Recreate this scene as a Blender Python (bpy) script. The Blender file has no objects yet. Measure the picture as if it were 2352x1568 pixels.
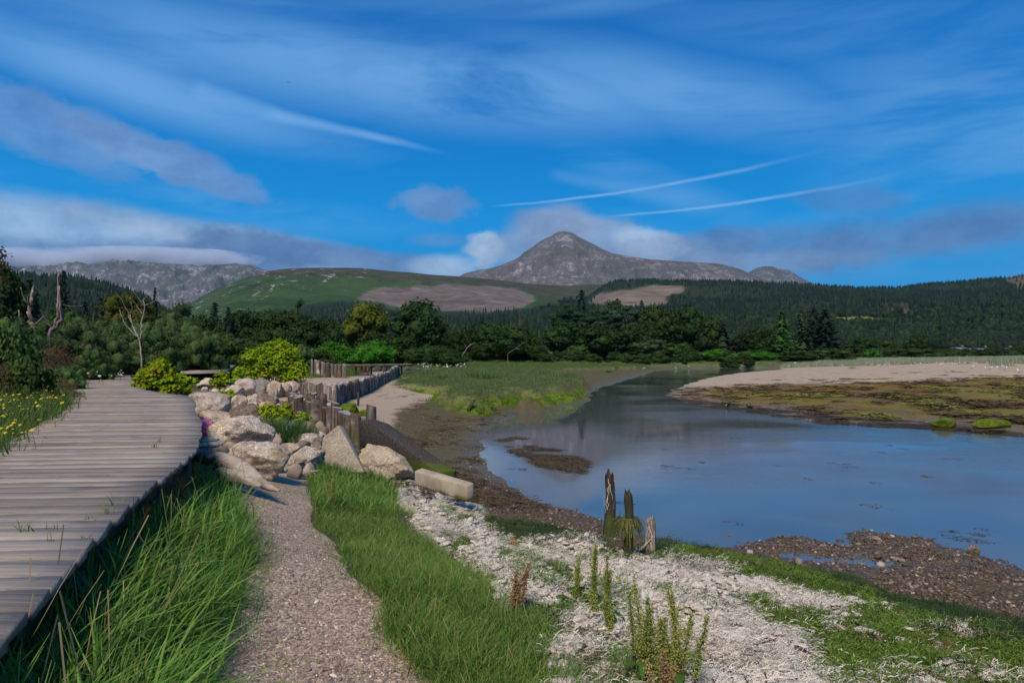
import bpy, math, random
import numpy as np
from mathutils import Vector

# ------------------------------------------------------------------ camera, sky, sun
F, HX, HY, CZ = 1568.0, 1176.0, 818.0, 2.6      # focal length and horizon in picture units (2352 wide), eye height above water
sc = bpy.context.scene
cam_data = bpy.data.cameras.new('camera')
cam_data.lens = 24.0; cam_data.sensor_width = 36.0
cam_data.clip_start = 0.05; cam_data.clip_end = 40000
cam_data.shift_y = 34.0 / 2352.0
cam = bpy.data.objects.new('camera', cam_data)
cam.location = (0, 0, CZ); cam.rotation_euler = (math.pi / 2, 0, 0)
sc.collection.objects.link(cam); sc.camera = cam
sc.view_settings.view_transform = 'Standard'; sc.view_settings.look = 'None'
sc.view_settings.exposure = 0.0; sc.view_settings.gamma = 1.0
sc.view_settings.use_curve_mapping = False
sc.cycles.max_bounces = 6; sc.cycles.volume_bounces = 2; sc.cycles.diffuse_bounces = 2; sc.cycles.glossy_bounces = 3; sc.cycles.transmission_bounces = 2; sc.cycles.caustics_reflective = False
SUN = Vector((-0.18, -0.62, 0.76)).normalized()
sun_el = math.asin(SUN.z); sun_rot = math.atan2(SUN.x, SUN.y)
sd_ = bpy.data.lights.new('sun', 'SUN'); sd_.energy = 4.3; sd_.angle = math.radians(18); sd_.color = (1.0, 0.86, 0.66)
so_ = bpy.data.objects.new('sun', sd_); so_.rotation_euler = (-SUN).to_track_quat('-Z', 'Y').to_euler()
sc.collection.objects.link(so_)

class G:
    """small helper that writes node trees"""
    def __init__(s, nt):
        s.t = nt; s.t.nodes.clear()
    def n(s, typ, **kw):
        nd = s.t.nodes.new(typ)
        for k, v in kw.items(): setattr(nd, k, v)
        return nd
    def put(s, sock, v):
        if isinstance(v, bpy.types.NodeSocket): s.t.links.new(v, sock)
        elif v is not None:
            if sock.type == 'RGBA' and len(v) == 3: v = (*v, 1)
            sock.default_value = v
    def m(s, op, a, b=None, c=None, clamp=False):
        nd = s.n('ShaderNodeMath', operation=op, use_clamp=clamp)
        s.put(nd.inputs[0], a)
        if b is not None: s.put(nd.inputs[1], b)
        if c is not None: s.put(nd.inputs[2], c)
        return nd.outputs[0]
    def mix(s, f, a, b, blend='MIX'):
        nd = s.n('ShaderNodeMix', data_type='RGBA', blend_type=blend)
        s.put(nd.inputs[0], f); s.put(nd.inputs[6], a); s.put(nd.inputs[7], b)
        return nd.outputs[2]
    def noise(s, scale, detail=3, rough=.55, vec=None, dist=0.0, col=False):
        nd = s.n('ShaderNodeTexNoise')
        if vec is not None: s.put(nd.inputs['Vector'], vec)
        nd.inputs['Scale'].default_value = scale; nd.inputs['Detail'].default_value = detail
        nd.inputs['Roughness'].default_value = rough; nd.inputs['Distortion'].default_value = dist
        return nd.outputs['Color' if col else 'Fac']
    def vor(s, scale, vec=None, feature='F1', out='Color', rnd=1.0):
        nd = s.n('ShaderNodeTexVoronoi', feature=feature)
        if vec is not None: s.put(nd.inputs['Vector'], vec)
        nd.inputs['Scale'].default_value = scale; nd.inputs['Randomness'].default_value = rnd
        return nd.outputs[out]
    def ramp(s, f, stops, interp='LINEAR'):
        nd = s.n('ShaderNodeValToRGB'); cr = nd.color_ramp; cr.interpolation = interp
        while len(cr.elements) < len(stops): cr.elements.new(.5)
        for e, (p, c) in zip(cr.elements, stops):
            e.position = p; e.color = (*c, 1) if not isinstance(c, (int, float)) else (c, c, c, 1)
        s.put(nd.inputs[0], f); return nd.outputs[0]
    def rng(s, v, a, b, c=0.0, d=1.0, smooth=True):
        nd = s.n('ShaderNodeMapRange'); nd.clamp = True
        if smooth: nd.interpolation_type = 'SMOOTHSTEP'
        s.put(nd.inputs[0], v)
        for i, q in enumerate((a, b, c, d)): s.put(nd.inputs[i + 1], q)
        return nd.outputs[0]
    def attr(s, name, out='Fac'):
        return s.n('ShaderNodeAttribute', attribute_name=name).outputs[out]
    def mapping(s, vec, scale=(1, 1, 1), loc=(0, 0, 0), rot=(0, 0, 0)):
        nd = s.n('ShaderNodeMapping'); s.put(nd.inputs[0], vec)
        nd.inputs['Scale'].default_value = scale; nd.inputs['Location'].default_value = loc; nd.inputs['Rotation'].default_value = rot
        return nd.outputs[0]
    def pos(s): return s.n('ShaderNodeNewGeometry').outputs['Position']
    def obj(s): return s.n('ShaderNodeTexCoord').outputs['Object']
    def rand(s): return s.n('ShaderNodeObjectInfo').outputs['Random']
    def sep(s, v):
        nd = s.n('ShaderNodeSeparateXYZ'); s.put(nd.inputs[0], v); return nd.outputs
    def bump(s, h, strength=.5, dist=.02, nrm=None):
        nd = s.n('ShaderNodeBump'); nd.inputs['Distance'].default_value = dist
        s.put(nd.inputs['Strength'], strength); s.put(nd.inputs['Height'], h)
        if nrm is not None: s.put(nd.inputs['Normal'], nrm)
        return nd.outputs[0]
    def out(s, col, rough=.85, nrm=None, spec=.25, trans=0.0, ior=None):
        b = s.n('ShaderNodeBsdfPrincipled')
        s.put(b.inputs['Base Color'], col); s.put(b.inputs['Roughness'], rough)
        s.put(b.inputs['Specular IOR Level'], spec)
        if ior: b.inputs['IOR'].default_value = ior
        if nrm is not None: s.put(b.inputs['Normal'], nrm)
        o = s.n('ShaderNodeOutputMaterial'); sh = b.outputs[0]
        if trans:
            tb = s.n('ShaderNodeBsdfTranslucent'); s.put(tb.inputs['Color'], col)
            mx = s.n('ShaderNodeMixShader'); mx.inputs[0].default_value = trans
            s.t.links.new(sh, mx.inputs[1]); s.t.links.new(tb.outputs[0], mx.inputs[2]); sh = mx.outputs[0]
        s.t.links.new(sh, o.inputs['Surface']); return b

def new_mat(name):
    m = bpy.data.materials.new(name); m.use_nodes = True
    return m, G(m.node_tree)

def sky_uv(px, py):
    return math.atan((px - HX) / F) * F, math.atan((HY - py) / math.hypot(F, px - HX)) * F

def build_world():
    w = bpy.data.worlds.new('World'); sc.world = w; w.use_nodes = True
    g = G(w.node_tree)
    sky = g.n('ShaderNodeTexSky', sky_type='NISHITA'); sky.sun_disc = False
    sky.sun_elevation = sun_el; sky.sun_rotation = sun_rot
    sky.air_density = 1.0; sky.dust_density = 0.35; sky.ozone_density = 3.0
    d = g.n('ShaderNodeTexCoord').outputs['Generated']
    x, y, z = g.sep(d)
    U = g.m('MULTIPLY', g.m('ARCTAN2', x, y), F)
    V = g.m('MULTIPLY', g.m('ARCSINE', z), F)
    hs = g.n('ShaderNodeHueSaturation'); hs.inputs['Saturation'].default_value = 1.28; hs.inputs['Value'].default_value = 1.0
    g.put(hs.inputs['Color'], sky.outputs[0])
    base = g.mix(1.0, hs.outputs[0], SKY_TINT, 'MULTIPLY')
    base = g.mix(SKY_MIX, base, g.ramp(g.m('DIVIDE', V, 900.0), SKY_STOPS))
    cmb = g.n('ShaderNodeCombineXYZ'); g.put(cmb.inputs[0], U); g.put(cmb.inputs[1], V); uv = cmb.outputs[0]
    # high thin cirrus in long streaks
    st = g.mapping(uv, scale=(.0011, .0052, 1), rot=(0, 0, math.radians(6)))
    n1 = g.noise(1.0, 9, .60, st, .45)
    n2 = g.noise(1.0, 3, .5, g.mapping(uv, scale=(.0012, .0028, 1), loc=(4.1, 2.2, 0), rot=(0, 0, math.radians(-14))), .3)
    def blob(cx, cy, a, b, rot=0.0, edge=.5, wob=None, amp=.5, rx=None):
        u0, v0 = sky_uv(cx, cy); c, s_ = math.cos(rot), math.sin(rot)
        dx = g.m('SUBTRACT', U, u0); dy = g.m('SUBTRACT', V, v0)
        xr = g.m('MULTIPLY_ADD', dx, c / a, g.m('MULTIPLY', dy, s_ / a))
        yr = g.m('MULTIPLY_ADD', dy, c / b, g.m('MULTIPLY', dx, -s_ / b))
        r = g.m('SQRT', g.m('ADD', g.m('MULTIPLY', xr, xr), g.m('MULTIPLY', yr, yr)))
        if wob is not None: r = g.m('MULTIPLY_ADD', wob, amp, r)
        return g.rng(r, 1 + edge * .8, 1 - edge * .8)
    puff = g.m('SUBTRACT', g.noise(1.0, 9, .62, g.mapping(uv, scale=(.011, .017, 1)), .2), .5)
    soft = g.m('SUBTRACT', g.noise(1.0, 8, .62, g.mapping(uv, scale=(.0045, .008, 1), loc=(7, 3, 0)), .4), .5)
    streak = g.m('SUBTRACT', n1, .5)
    mx = None
    # broad veils placed as in the photograph: (centre, half axes, tilt, strength)
    for cx, cy, a, b, rot, k in CIRRUS:
        q = g.m('MULTIPLY', blob(cx, cy, a, b, math.radians(rot), .75, streak, 3.0), k)
        mx = q if mx is None else g.m('MAXIMUM', mx, q)
    gen = g.m('MULTIPLY', g.rng(g.m('ADD', g.m('MULTIPLY', n1, .55), g.m('MULTIPLY', n2, .5)), .50, .78), .42)
    cir = g.m('MULTIPLY_ADD', g.m('MULTIPLY', mx, g.rng(n1, .36, .60, .16, 1.0)), 1.1, gen, clamp=True)
    cir = g.m('MULTIPLY', g.m('SUBTRACT', cir, .07, clamp=True), g.rng(V, 20, 160, .25, 1.0))
    col = g.mix(g.m('MULTIPLY', cir, .78), base, CIRRUS_COL)
    # vapour trails
    def trail(p0, p1, w0, w1, sag, k):
        u0, v0 = sky_uv(*p0); u1, v1 = sky_uv(*p1); L = math.hypot(u1 - u0, v1 - v0)
        c, s_ = (u1 - u0) / L, (v1 - v0) / L
        dx = g.m('SUBTRACT', U, u0); dy = g.m('SUBTRACT', V, v0)
        t = g.m('DIVIDE', g.m('MULTIPLY_ADD', dx, c, g.m('MULTIPLY', dy, s_)), L)
        off = g.m('MULTIPLY_ADD', dy, c, g.m('MULTIPLY', dx, -s_))
        off = g.m('ADD', off, g.m('MULTIPLY', g.m('MULTIPLY', t, g.m('SUBTRACT', 1.0, t)), 4 * sag))
        off = g.m('MULTIPLY_ADD', puff, 5.0, off)
        wd = g.m('MULTIPLY_ADD', t, w1 - w0, w0)
        q = g.rng(g.m('DIVIDE', g.m('ABSOLUTE', off), wd), 1.4, .0)
        q = g.m('MULTIPLY', q, g.rng(t, -.01, .12)); q = g.m('MULTIPLY', q, g.rng(t, 1.05, .6))
        q = g.m('MULTIPLY', q, g.rng(soft, -.35, .15, .35, 1.0))
        return g.m('MULTIPLY', q, k)
    for tr in TRAILS: col = g.mix(trail(*tr), col, CIRRUS_COL)
    # low cumulus: (centre, axes, tilt, edge, wobble, colour, strength)
    for cx, cy, a, b, rot, e, amp, cc, k, kind in CUMULUS:
        wv = puff if kind == 'p' else soft
        q = blob(cx, cy, a, b, math.radians(rot), e, wv, amp)
        cr, cg, cb = cc
        shade = g.mix(g.rng(g.m('ADD', puff, soft), -.35, .4), (cr * .78, cg * .82, cb * .88), (cr * 1.5, cg * 1.36, cb * 1.2))
        col = g.mix(g.m('MULTIPLY', q, k), col, shade)
    bg = g.n('ShaderNodeBackground'); g.put(bg.inputs[0], col); bg.inputs[1].default_value = 0.1
    w.cycles.sampling_method = 'NONE'
    o = g.n('ShaderNodeOutputWorld'); g.t.links.new(bg.outputs[0], o.inputs[0])

# all sky colours below are scene-linear times ten, because the background strength is 0.1
SKY_TINT = (0.42, 0.92, 1.10); SKY_MIX = 1.0
SKY_STOPS = [(0.0, (.7, 2.8, 5.9)), (.14, (.05, 2.75, 6.7)), (.32, (.0, 2.75, 7.1)), (.55, (.0, 1.9, 5.9)), (.85, (.03, 1.3, 4.7)), (1.0, (.1, 1.4, 4.6))]
CIRRUS_COL = (2.0, 4.5, 8.2)
CIRRUS = [  # cx, cy, half length, half height, tilt, strength
    (950, 190, 700, 85, -4, .80), (330, 205, 420, 55, -9, .70), (1560, 215, 480, 75, -14, .62), (250, 120, 500, 40, 3, .45),
    (2250, 330, 330, 210, -30, .60), (2000, 80, 420, 60, -12, .42), (420, 480, 500, 42, -1, .42), (1500, 420, 260, 40, -22, .36),
    (780, 50, 600, 30, -3, .30), (2050, 520, 380, 60, 6, .45), (2300, 180, 280, 90, -8, .42), (1250, 12, 700, 30, 2, .32),
    (1750, 600, 620, 60, 0, .40)]
TRAILS = [((1120, 475), (1890, 346), 2.4, 5.5, 7, .85), ((1385, 498), (2060, 402), 2.8, 5.0, 5, .80), ((590, 258), (1030, 354), 15, 6, -7, .62),
          ((430, 205), (700, 290), 26, 12, -5, .45), ((1250, 395), (1700, 470), 14, 26, 3, .26)]
GREY1 = (2.2, 3.2, 5.2); GREYD = (.85, 1.85, 4.1); WHITEC = (3.2, 4.7, 6.9); GREYP = (1.25, 2.7, 5.7)
CUMULUS = [
    (90, 290, 215, 52, -15, .35, 1.6, GREYP, .66, 'p'), (400, 372, 175, 38, -14, .35, 1.7, GREYP, .75, 'p'), (330, 350, 160, 36, -16, .4, 1.7, GREYP, .7, 'p'), (210, 285, 60, 30, -10, .35, 1.4, GREYP, .6, 'p'),
    (1000, 465, 86, 34, -6, .45, 2.6, (1.5, 2.8, 5.4), .72, 'p'),
    (250, 560, 560, 62, -5, .45, 1.0, WHITEC, .78, 's'), (700, 590, 420, 38, -8, .5, 1.0, (2.6, 3.6, 5.4), .6, 's'),
    (120, 600, 330, 42, 0, .5, 1.1, GREYD, .8, 's'), (590, 562, 115, 34, -6, .4, 1.5, GREYD, .82, 'p'), (420, 588, 260, 30, 0, .5, 1.2, GREYD, .7, 's'), (840, 598, 250, 27, -6, .5, 1.2, GREYD, .75, 's'),
    (1116, 572, 40, 36, 25, .5, 2.4, (3.6, 5.2, 7.2), .9, 'p'), (1020, 612, 75, 26, 0, .5, 1.1, WHITEC, .7, 'p'),
    (1275, 520, 92, 48, 0, .35, 1.0, GREY1, .85, 'p'), (1190, 565, 95, 40, 15, .45, 1.2, GREY1, .75, 'p'), (1400, 550, 120, 46, -14, .35, 1.1, GREY1, .82, 'p'), (1500, 562, 90, 34, -16, .3, 1.0, WHITEC, .8, 'p'),
    (1560, 580, 150, 36, -8, .4, 1.1, GREY1, .8, 'p'), (1800, 565, 190, 46, -2, .6, 2.2, GREYD, .62, 's'), (1690, 550, 60, 30, 0, .4, 1.2, GREYD, .6, 'p'), (2080, 545, 330, 40, 8, .6, 2.2, GREYD, .6, 's'), (2330, 520, 200, 36, 6, .6, 2.0, GREYD, .6, 's'),
    (1960, 458, 100, 24, -6, .5, 1.4, GREYD, .42, 'p'), (1700, 605, 210, 22, 0, .6, 1.0, GREY1, .5, 's'), (1010, 552, 60, 14, 0, .6, 1.0, (1.4, 2.6, 5.2), .4, 'p')]
build_world()

# ------------------------------------------------------------------ numeric helpers
def hash3(ix, iy, iz, s=0):
    h = (ix.astype(np.int64) * 374761393 + iy.astype(np.int64) * 668265263 + iz.astype(np.int64) * 2147483647 + s * 974711) & 0xffffffff
    h = ((h ^ (h >> 13)) * 1274126177) & 0xffffffff
    return ((h ^ (h >> 16)) & 0xffff) / 65535.0
def vnoise(x, y, z=None, s=0):
    x = np.asarray(x, float); y = np.asarray(y, float)
    z = np.zeros_like(x) if z is None else np.asarray(z, float)
    ix, iy, iz = np.floor(x), np.floor(y), np.floor(z)
    fx, fy, fz = x - ix, y - iy, z - iz
    fx = fx * fx * (3 - 2 * fx); fy = fy * fy * (3 - 2 * fy); fz = fz * fz * (3 - 2 * fz)
    r = 0
    for dz in ((0, 1) if np.any(fz) else (0,)):
        wz = fz if dz else 1 - fz
        for dy in (0, 1):
            wy = fy if dy else 1 - fy
            for dx in (0, 1):
                r = r + hash3(ix + dx, iy + dy, iz + dz, s) * wz * wy * (fx if dx else 1 - fx)
    return r * 2 - 1
def fbm(x, y, z=None, o=4, s=0, gain=.5, ridged=False):
    r = 0; a = 1.0; t = 0; k = 1.0
    x = np.asarray(x, float); y = np.asarray(y, float)
    for i in range(o):
        ca, sa = math.cos(.6 * i), math.sin(.6 * i)
        n = vnoise((x * ca - y * sa) * k, (x * sa + y * ca) * k, None if z is None else np.asarray(z) * k, s + i * 7)
        if ridged: n = 1 - 2 * np.abs(n)
        r = r + n * a; t += a; a *= gain; k *= 2.03
    return r / t
def sstep(a, b, x):
    t = np.clip((x - a) / (b - a), 0, 1); return t * t * (3 - 2 * t)
def unit(v): return v / np.maximum(np.linalg.norm(v, axis=-1, keepdims=True), 1e-9)
def poly_sd(x, y, poly, nearest=False):
    """signed distance, positive inside"""
    P = np.asarray(poly, float); Q = np.roll(P, -1, axis=0)
    x = np.asarray(x, float); y = np.asarray(y, float)
    best = np.full(x.shape, 1e18); idx = np.zeros(x.shape, int); ins = np.zeros(x.shape, bool)
    for i, ((ax, ay), (bx, by)) in enumerate(zip(P, Q)):
        ex, ey = bx - ax, by - ay; L = ex * ex + ey * ey + 1e-12
        t = np.clip(((x - ax) * ex + (y - ay) * ey) / L, 0, 1)
        d2 = (x - ax - t * ex) ** 2 + (y - ay - t * ey) ** 2
        m = d2 < best; best = np.where(m, d2, best); idx = np.where(m, i, idx)
        c = ((ay > y) != (by > y)) & (x < (bx - ax) * (y - ay) / ((by - ay) if by != ay else 1e-12) + ax)
        ins ^= c
    sd = np.sqrt(best) * np.where(ins, 1, -1)
    return (sd, idx) if nearest else sd
def at(px, py, z):
    """the point on level z seen at a place of the photograph"""
    d = F * (CZ - z) / (py - HY); return ((px - HX) / F * d, d)
def atd(px, py, d): return ((px - HX) / F * d, d, CZ + (HY - py) / F * d)
def proj(x, y, z):
    return HX + F * x / y, HY - F * (z - CZ) / y

# ------------------------------------------------------------------ object helpers
COL = sc.collection
def np_mesh(name, V, faces, mats=None, smooth=True, attrs=None, mat_idx=None):
    V = np.asarray(V, np.float32); me = bpy.data.meshes.new(name)
    groups = faces if isinstance(faces, list) else [faces]
    groups = [np.asarray(f, np.int32) for f in groups if len(f)]
    nl = sum(f.size for f in groups); npol = sum(len(f) for f in groups)
    me.vertices.add(len(V)); me.vertices.foreach_set('co', V.ravel())
    me.loops.add(nl); me.polygons.add(npol)
    me.loops.foreach_set('vertex_index', np.concatenate([f.ravel() for f in groups]))
    cnt = np.concatenate([np.full(len(f), f.shape[1], np.int32) for f in groups])
    me.polygons.foreach_set('loop_start', np.concatenate([[0], np.cumsum(cnt)[:-1]]).astype(np.int32))
    me.polygons.foreach_set('loop_total', cnt)
    if smooth: me.polygons.foreach_set('use_smooth', np.ones(npol, bool))
    for m in (mats or []): me.materials.append(m)
    if mat_idx is not None: me.polygons.foreach_set('material_index', np.asarray(mat_idx, np.int32))
    for k, a in (attrs or {}).items():
        at_ = me.attributes.new(k, 'FLOAT', 'POINT'); at_.data.foreach_set('value', np.asarray(a, np.float32))
    me.update(calc_edges=True); me.validate(clean_customdata=False)
    return me
def link(name, data, parent=None, loc=(0, 0, 0), rot=(0, 0, 0), scale=(1, 1, 1)):
    o = bpy.data.objects.new(name, data); COL.objects.link(o)
    o.location = loc; o.rotation_euler = rot; o.scale = scale
    if parent is not None: o.parent = parent
    return o
def tag(o, label=None, cat=None, group=None, kind=None):
    if label: o['label'] = label
    if cat: o['category'] = cat
    if group: o['group'] = group
    if kind: o['kind'] = kind
    return o
def empty(name, loc, label, cat, group=None, rz=0.0, scale=(1, 1, 1)):
    o = bpy.data.objects.new(name, None); COL.objects.link(o); o.empty_display_size = .1
    o.location = loc; o.rotation_euler = (0, 0, rz); o.scale = scale
    return tag(o, label, cat, group)
class MB:
    """collects vertices and faces into one mesh"""
    def __init__(s): s.V = []; s.Q = []; s.T = []; s.n = 0; s.mi_q = []; s.mi_t = []
    def add(s, V, Q=None, T=None, mi=0):
        V = np.asarray(V, float)
        if Q is not None and len(Q): Q = np.asarray(Q); s.Q.append(Q + s.n); s.mi_q += [mi] * len(Q)
        if T is not None and len(T): T = np.asarray(T); s.T.append(T + s.n); s.mi_t += [mi] * len(T)
        s.V.append(V); s.n += len(V)
    def tube(s, pts, rad, seg=8, mi=0, cap=True, rough=0.0, rng=None):
        pts = np.asarray(pts, float); n = len(pts); rad = np.broadcast_to(np.asarray(rad, float), (n,))
        tg = unit(np.gradient(pts, axis=0)); ref = np.array([0, 0, 1.]) if abs(tg[:, 2]).mean() < .8 else np.array([1., 0, 0])
        a = unit(np.cross(tg, ref)); b = np.cross(tg, a)
        th = np.arange(seg) * 2 * math.pi / seg
        rr = rad[:, None] * np.ones((n, seg))
        if rough and rng is not None: rr = rr * (1 + rough * rng.uniform(-1, 1, (1, seg)) + rough * .4 * rng.uniform(-1, 1, (n, seg)))
        V = pts[:, None, :] + rr[..., None] * (np.cos(th)[None, :, None] * a[:, None, :] + np.sin(th)[None, :, None] * b[:, None, :])
        i = np.arange(n - 1)[:, None] * seg; j = np.arange(seg)[None, :]; j2 = (j + 1) % seg
        Q = np.stack([i + j, i + j2, i + seg + j2, i + seg + j], -1).reshape(-1, 4)
        Vv = V.reshape(-1, 3); T = []
        if cap:
            c0, c1 = len(Vv), len(Vv) + 1
            Vv = np.vstack([Vv, pts[0], pts[-1]])
            jj = np.arange(seg); e = (n - 1) * seg
            T = np.vstack([np.stack([np.full(seg, c0), (jj + 1) % seg, jj], -1), np.stack([np.full(seg, c1), e + jj, e + (jj + 1) % seg], -1)])
        s.add(Vv, Q, T, mi)
    def box(s, c, size, rz=0.0, mi=0, tilt=(0, 0)):
        x, y, z = [q / 2 for q in size]
        V = np.array([(sx * x, sy * y, sz * z) for sz in (-1, 1) for sy in (-1, 1) for sx in (-1, 1)], float)
        V[:, 2] += V[:, 0] * tilt[0] + V[:, 1] * tilt[1]
        ca, sa = math.cos(rz), math.sin(rz)
        V = np.stack([V[:, 0] * ca - V[:, 1] * sa, V[:, 0] * sa + V[:, 1] * ca, V[:, 2]], 1) + np.asarray(c, float)
        s.add(V, BOXQ, None, mi)
    def hexa(s, V8, mi=0): s.add(V8, BOXQ, None, mi)
    def leaves(s, P, size, rng, aspect=.55, mi=0, normal=None, spread=1.0, fold=False):
        P = np.asarray(P, float); n = len(P); size = np.broadcast_to(np.asarray(size, float), (n,))[:, None]
        r = rng.normal(size=(n, 3))
        if normal is None: a = unit(r); b = unit(np.cross(a, rng.normal(size=(n, 3))))
        else:
            nn = unit(np.asarray(normal) + r * spread); a = unit(np.cross(nn, rng.normal(size=(n, 3)))); b = np.cross(nn, a)
        V = np.stack([P - a * size * .5, P + b * size * aspect * .5 + a * size * .05, P + a * size * .5, P - b * size * aspect * .5 + a * size * .05], 1).reshape(-1, 3)
        s.add(V, np.arange(n * 4).reshape(n, 4), None, mi)
    def mesh(s, name, mats, smooth=True, attrs=None):
        fs = []; mi = []
        if s.Q: fs.append(np.vstack(s.Q)); mi += s.mi_q
        if s.T: fs.append(np.vstack(s.T)); mi += s.mi_t
        return np_mesh(name, np.vstack(s.V), fs, mats if isinstance(mats, list) else [mats], smooth, attrs, mi)
BOXQ = np.array([(0, 2, 3, 1), (4, 5, 7, 6), (0, 1, 5, 4), (2, 6, 7, 3), (0, 4, 6, 2), (1, 3, 7, 5)])
def ico(sub):
    t = (1 + 5 ** .5) / 2
    V = [(-1, t, 0), (1, t, 0), (-1, -t, 0), (1, -t, 0), (0, -1, t), (0, 1, t), (0, -1, -t), (0, 1, -t), (t, 0, -1), (t, 0, 1), (-t, 0, -1), (-t, 0, 1)]
    V = [tuple(unit(np.array(v, float))) for v in V]
    T = [(0, 11, 5), (0, 5, 1), (0, 1, 7), (0, 7, 10), (0, 10, 11), (1, 5, 9), (5, 11, 4), (11, 10, 2), (10, 7, 6), (7, 1, 8), (3, 9, 4), (3, 4, 2), (3, 2, 6), (3, 6, 8), (3, 8, 9), (4, 9, 5), (2, 4, 11), (6, 2, 10), (8, 6, 7), (9, 8, 1)]
    for _ in range(sub):
        cache = {}; T2 = []
        def mid(a, b):
            k = (min(a, b), max(a, b))
            if k not in cache:
                cache[k] = len(V); V.append(tuple(unit((np.array(V[a]) + np.array(V[b])) / 2)))
            return cache[k]
        for a, b, c in T:
            ab, bc, ca = mid(a, b), mid(b, c), mid(c, a)
            T2 += [(a, ab, ca), (b, bc, ab), (c, ca, bc), (ab, bc, ca)]
        T = T2
    return np.array(V), np.array(T)
ICO = {k: ico(k) for k in (1, 2, 3, 4)}

def scatter(name, P, rot, scl, idx, sources, label, cat):
    """one object whose points carry instances of the source meshes (geometry nodes)"""
    me = bpy.data.meshes.new(name); P = np.asarray(P, np.float32)
    me.vertices.add(len(P)); me.vertices.foreach_set('co', P.ravel())
    a = me.attributes.new('irot', 'FLOAT_VECTOR', 'POINT'); a.data.foreach_set('vector', np.asarray(rot, np.float32).ravel())
    scl = np.asarray(scl, np.float32)
    if scl.ndim == 1: scl = np.repeat(scl[:, None], 3, 1)
    a = me.attributes.new('iscl', 'FLOAT_VECTOR', 'POINT'); a.data.foreach_set('vector', np.ascontiguousarray(scl).ravel())
    a = me.attributes.new('iidx', 'INT', 'POINT'); a.data.foreach_set('value', np.asarray(idx, np.int32))
    o = link(name, me); tag(o, label, cat, kind='stuff')
    cl = bpy.data.collections.new(name + '_source')
    for i, s in enumerate(sources):
        cl.objects.link(bpy.data.objects.new('%s_piece_%02d' % (name, i), s))
    ng = bpy.data.node_groups.new(name + '_nodes', 'GeometryNodeTree')
    ng.interface.new_socket('Geometry', in_out='INPUT', socket_type='NodeSocketGeometry')
    ng.interface.new_socket('Geometry', in_out='OUTPUT', socket_type='NodeSocketGeometry')
    N = ng.nodes; L = ng.links
    gi = N.new('NodeGroupInput'); go = N.new('NodeGroupOutput')
    ci = N.new('GeometryNodeCollectionInfo'); ci.inputs['Collection'].default_value = cl
    ci.inputs['Separate Children'].default_value = True; ci.inputs['Reset Children'].default_value = True
    ip = N.new('GeometryNodeInstanceOnPoints'); ip.inputs['Pick Instance'].default_value = True
    def na(t, nm):
        q = N.new('GeometryNodeInputNamedAttribute'); q.data_type = t; q.inputs['Name'].default_value = nm
        return [x for x in q.outputs if x.enabled and x.name == 'Attribute'][0]
    L.new(gi.outputs[0], ip.inputs['Points']); L.new(ci.outputs[0], ip.inputs['Instance'])
    L.new(na('INT', 'iidx'), ip.inputs['Instance Index'])
    e2r = N.new('FunctionNodeEulerToRotation'); L.new(na('FLOAT_VECTOR', 'irot'), e2r.inputs[0]); L.new(e2r.outputs[0], ip.inputs['Rotation'])
    L.new(na('FLOAT_VECTOR', 'iscl'), ip.inputs['Scale'])
    L.new(ip.outputs[0], go.inputs[0])
    md = o.modifiers.new('instances', 'NODES'); md.node_group = ng
    return o

# ------------------------------------------------------------------ terrain: heights
WATER_PX = [(1560, 845.5), (1500, 853), (1450, 869), (1410, 882), (1365, 894), (1330, 906), (1297, 918), (1264, 931), (1209, 940), (1169, 965), (1138, 979),
    (1118, 996), (1107, 1018), (1105, 1040), (1111, 1070), (1135, 1089), (1160, 1106), (1179, 1121), (1213, 1145), (1250, 1158), (1297, 1165), (1365, 1185), (1416, 1205),
    (1470, 1226), (1500, 1235), (1540, 1238), (1600, 1250), (1650, 1256), (1690, 1258), (1720, 1250), (1752, 1240), (1795, 1228), (1847, 1234), (1890, 1244), (1930, 1252), (1962, 1254),
    (1952, 1240), (1939, 1224), (1960, 1219), (1988, 1218), (2058, 1227), (2129, 1238), (2180, 1252), (2234, 1266), (2290, 1287), (2352, 1312), (2500, 1380), (2900, 1500), (3600, 1500),
    (3600, 1100), (2700, 1030), (2352, 1002), (2287, 997), (2199, 988), (2129, 981), (2058, 981), (1953, 976), (1847, 965), (1742, 947), (1601, 932), (1560, 917), (1531, 907),
    (1550, 893), (1580, 882), (1610, 872), (1650, 863), (1700, 856), (1760, 851), (1800, 848.5), (1790, 845), (1700, 844)]
WATER = [at(px, py, 0) for px, py in WATER_PX]
i_spit0 = WATER_PX.index((3600, 1100)); i_spit1 = WATER_PX.index((1800, 848.5)); i_bar0 = WATER_PX.index((1690, 1258)); i_near = WATER_PX.index((1209, 940))
SLOPE = np.array([.035 if i_spit0 <= i <= i_spit1 else (.07 if i < i_near else (.11 if i < i_bar0 else .11)) for i in range(len(WATER))])
POOLS = [[at(px, py, 0) for px, py in q] for q in (
    [(1765, 1276), (1800, 1271), (1880, 1280), (1960, 1286), (2060, 1291), (2080, 1296), (1980, 1295), (1880, 1292), (1800, 1285)],
    [(2290, 1232), (2310, 1240), (2352, 1262), (2420, 1300), (2380, 1310), (2340, 1285), (2300, 1262)])]
MARSH = [at(px, py, .9) for px, py in [(905, 878), (960, 884), (1000, 892), (1002, 900), (1030, 909), (1080, 911), (1120, 907), (1160, 898), (1200, 894), (1205, 903), (1240, 899), (1262, 897), (1266, 889), (1310, 889),
    (1335, 884), (1330, 873), (1352, 868), (1340, 859), (1290, 858), (1260, 851), (1330, 846), (1420, 842), (1500, 839), (1430, 837), (1200, 834), (900, 834), (850, 845), (920, 856)]]
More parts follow.
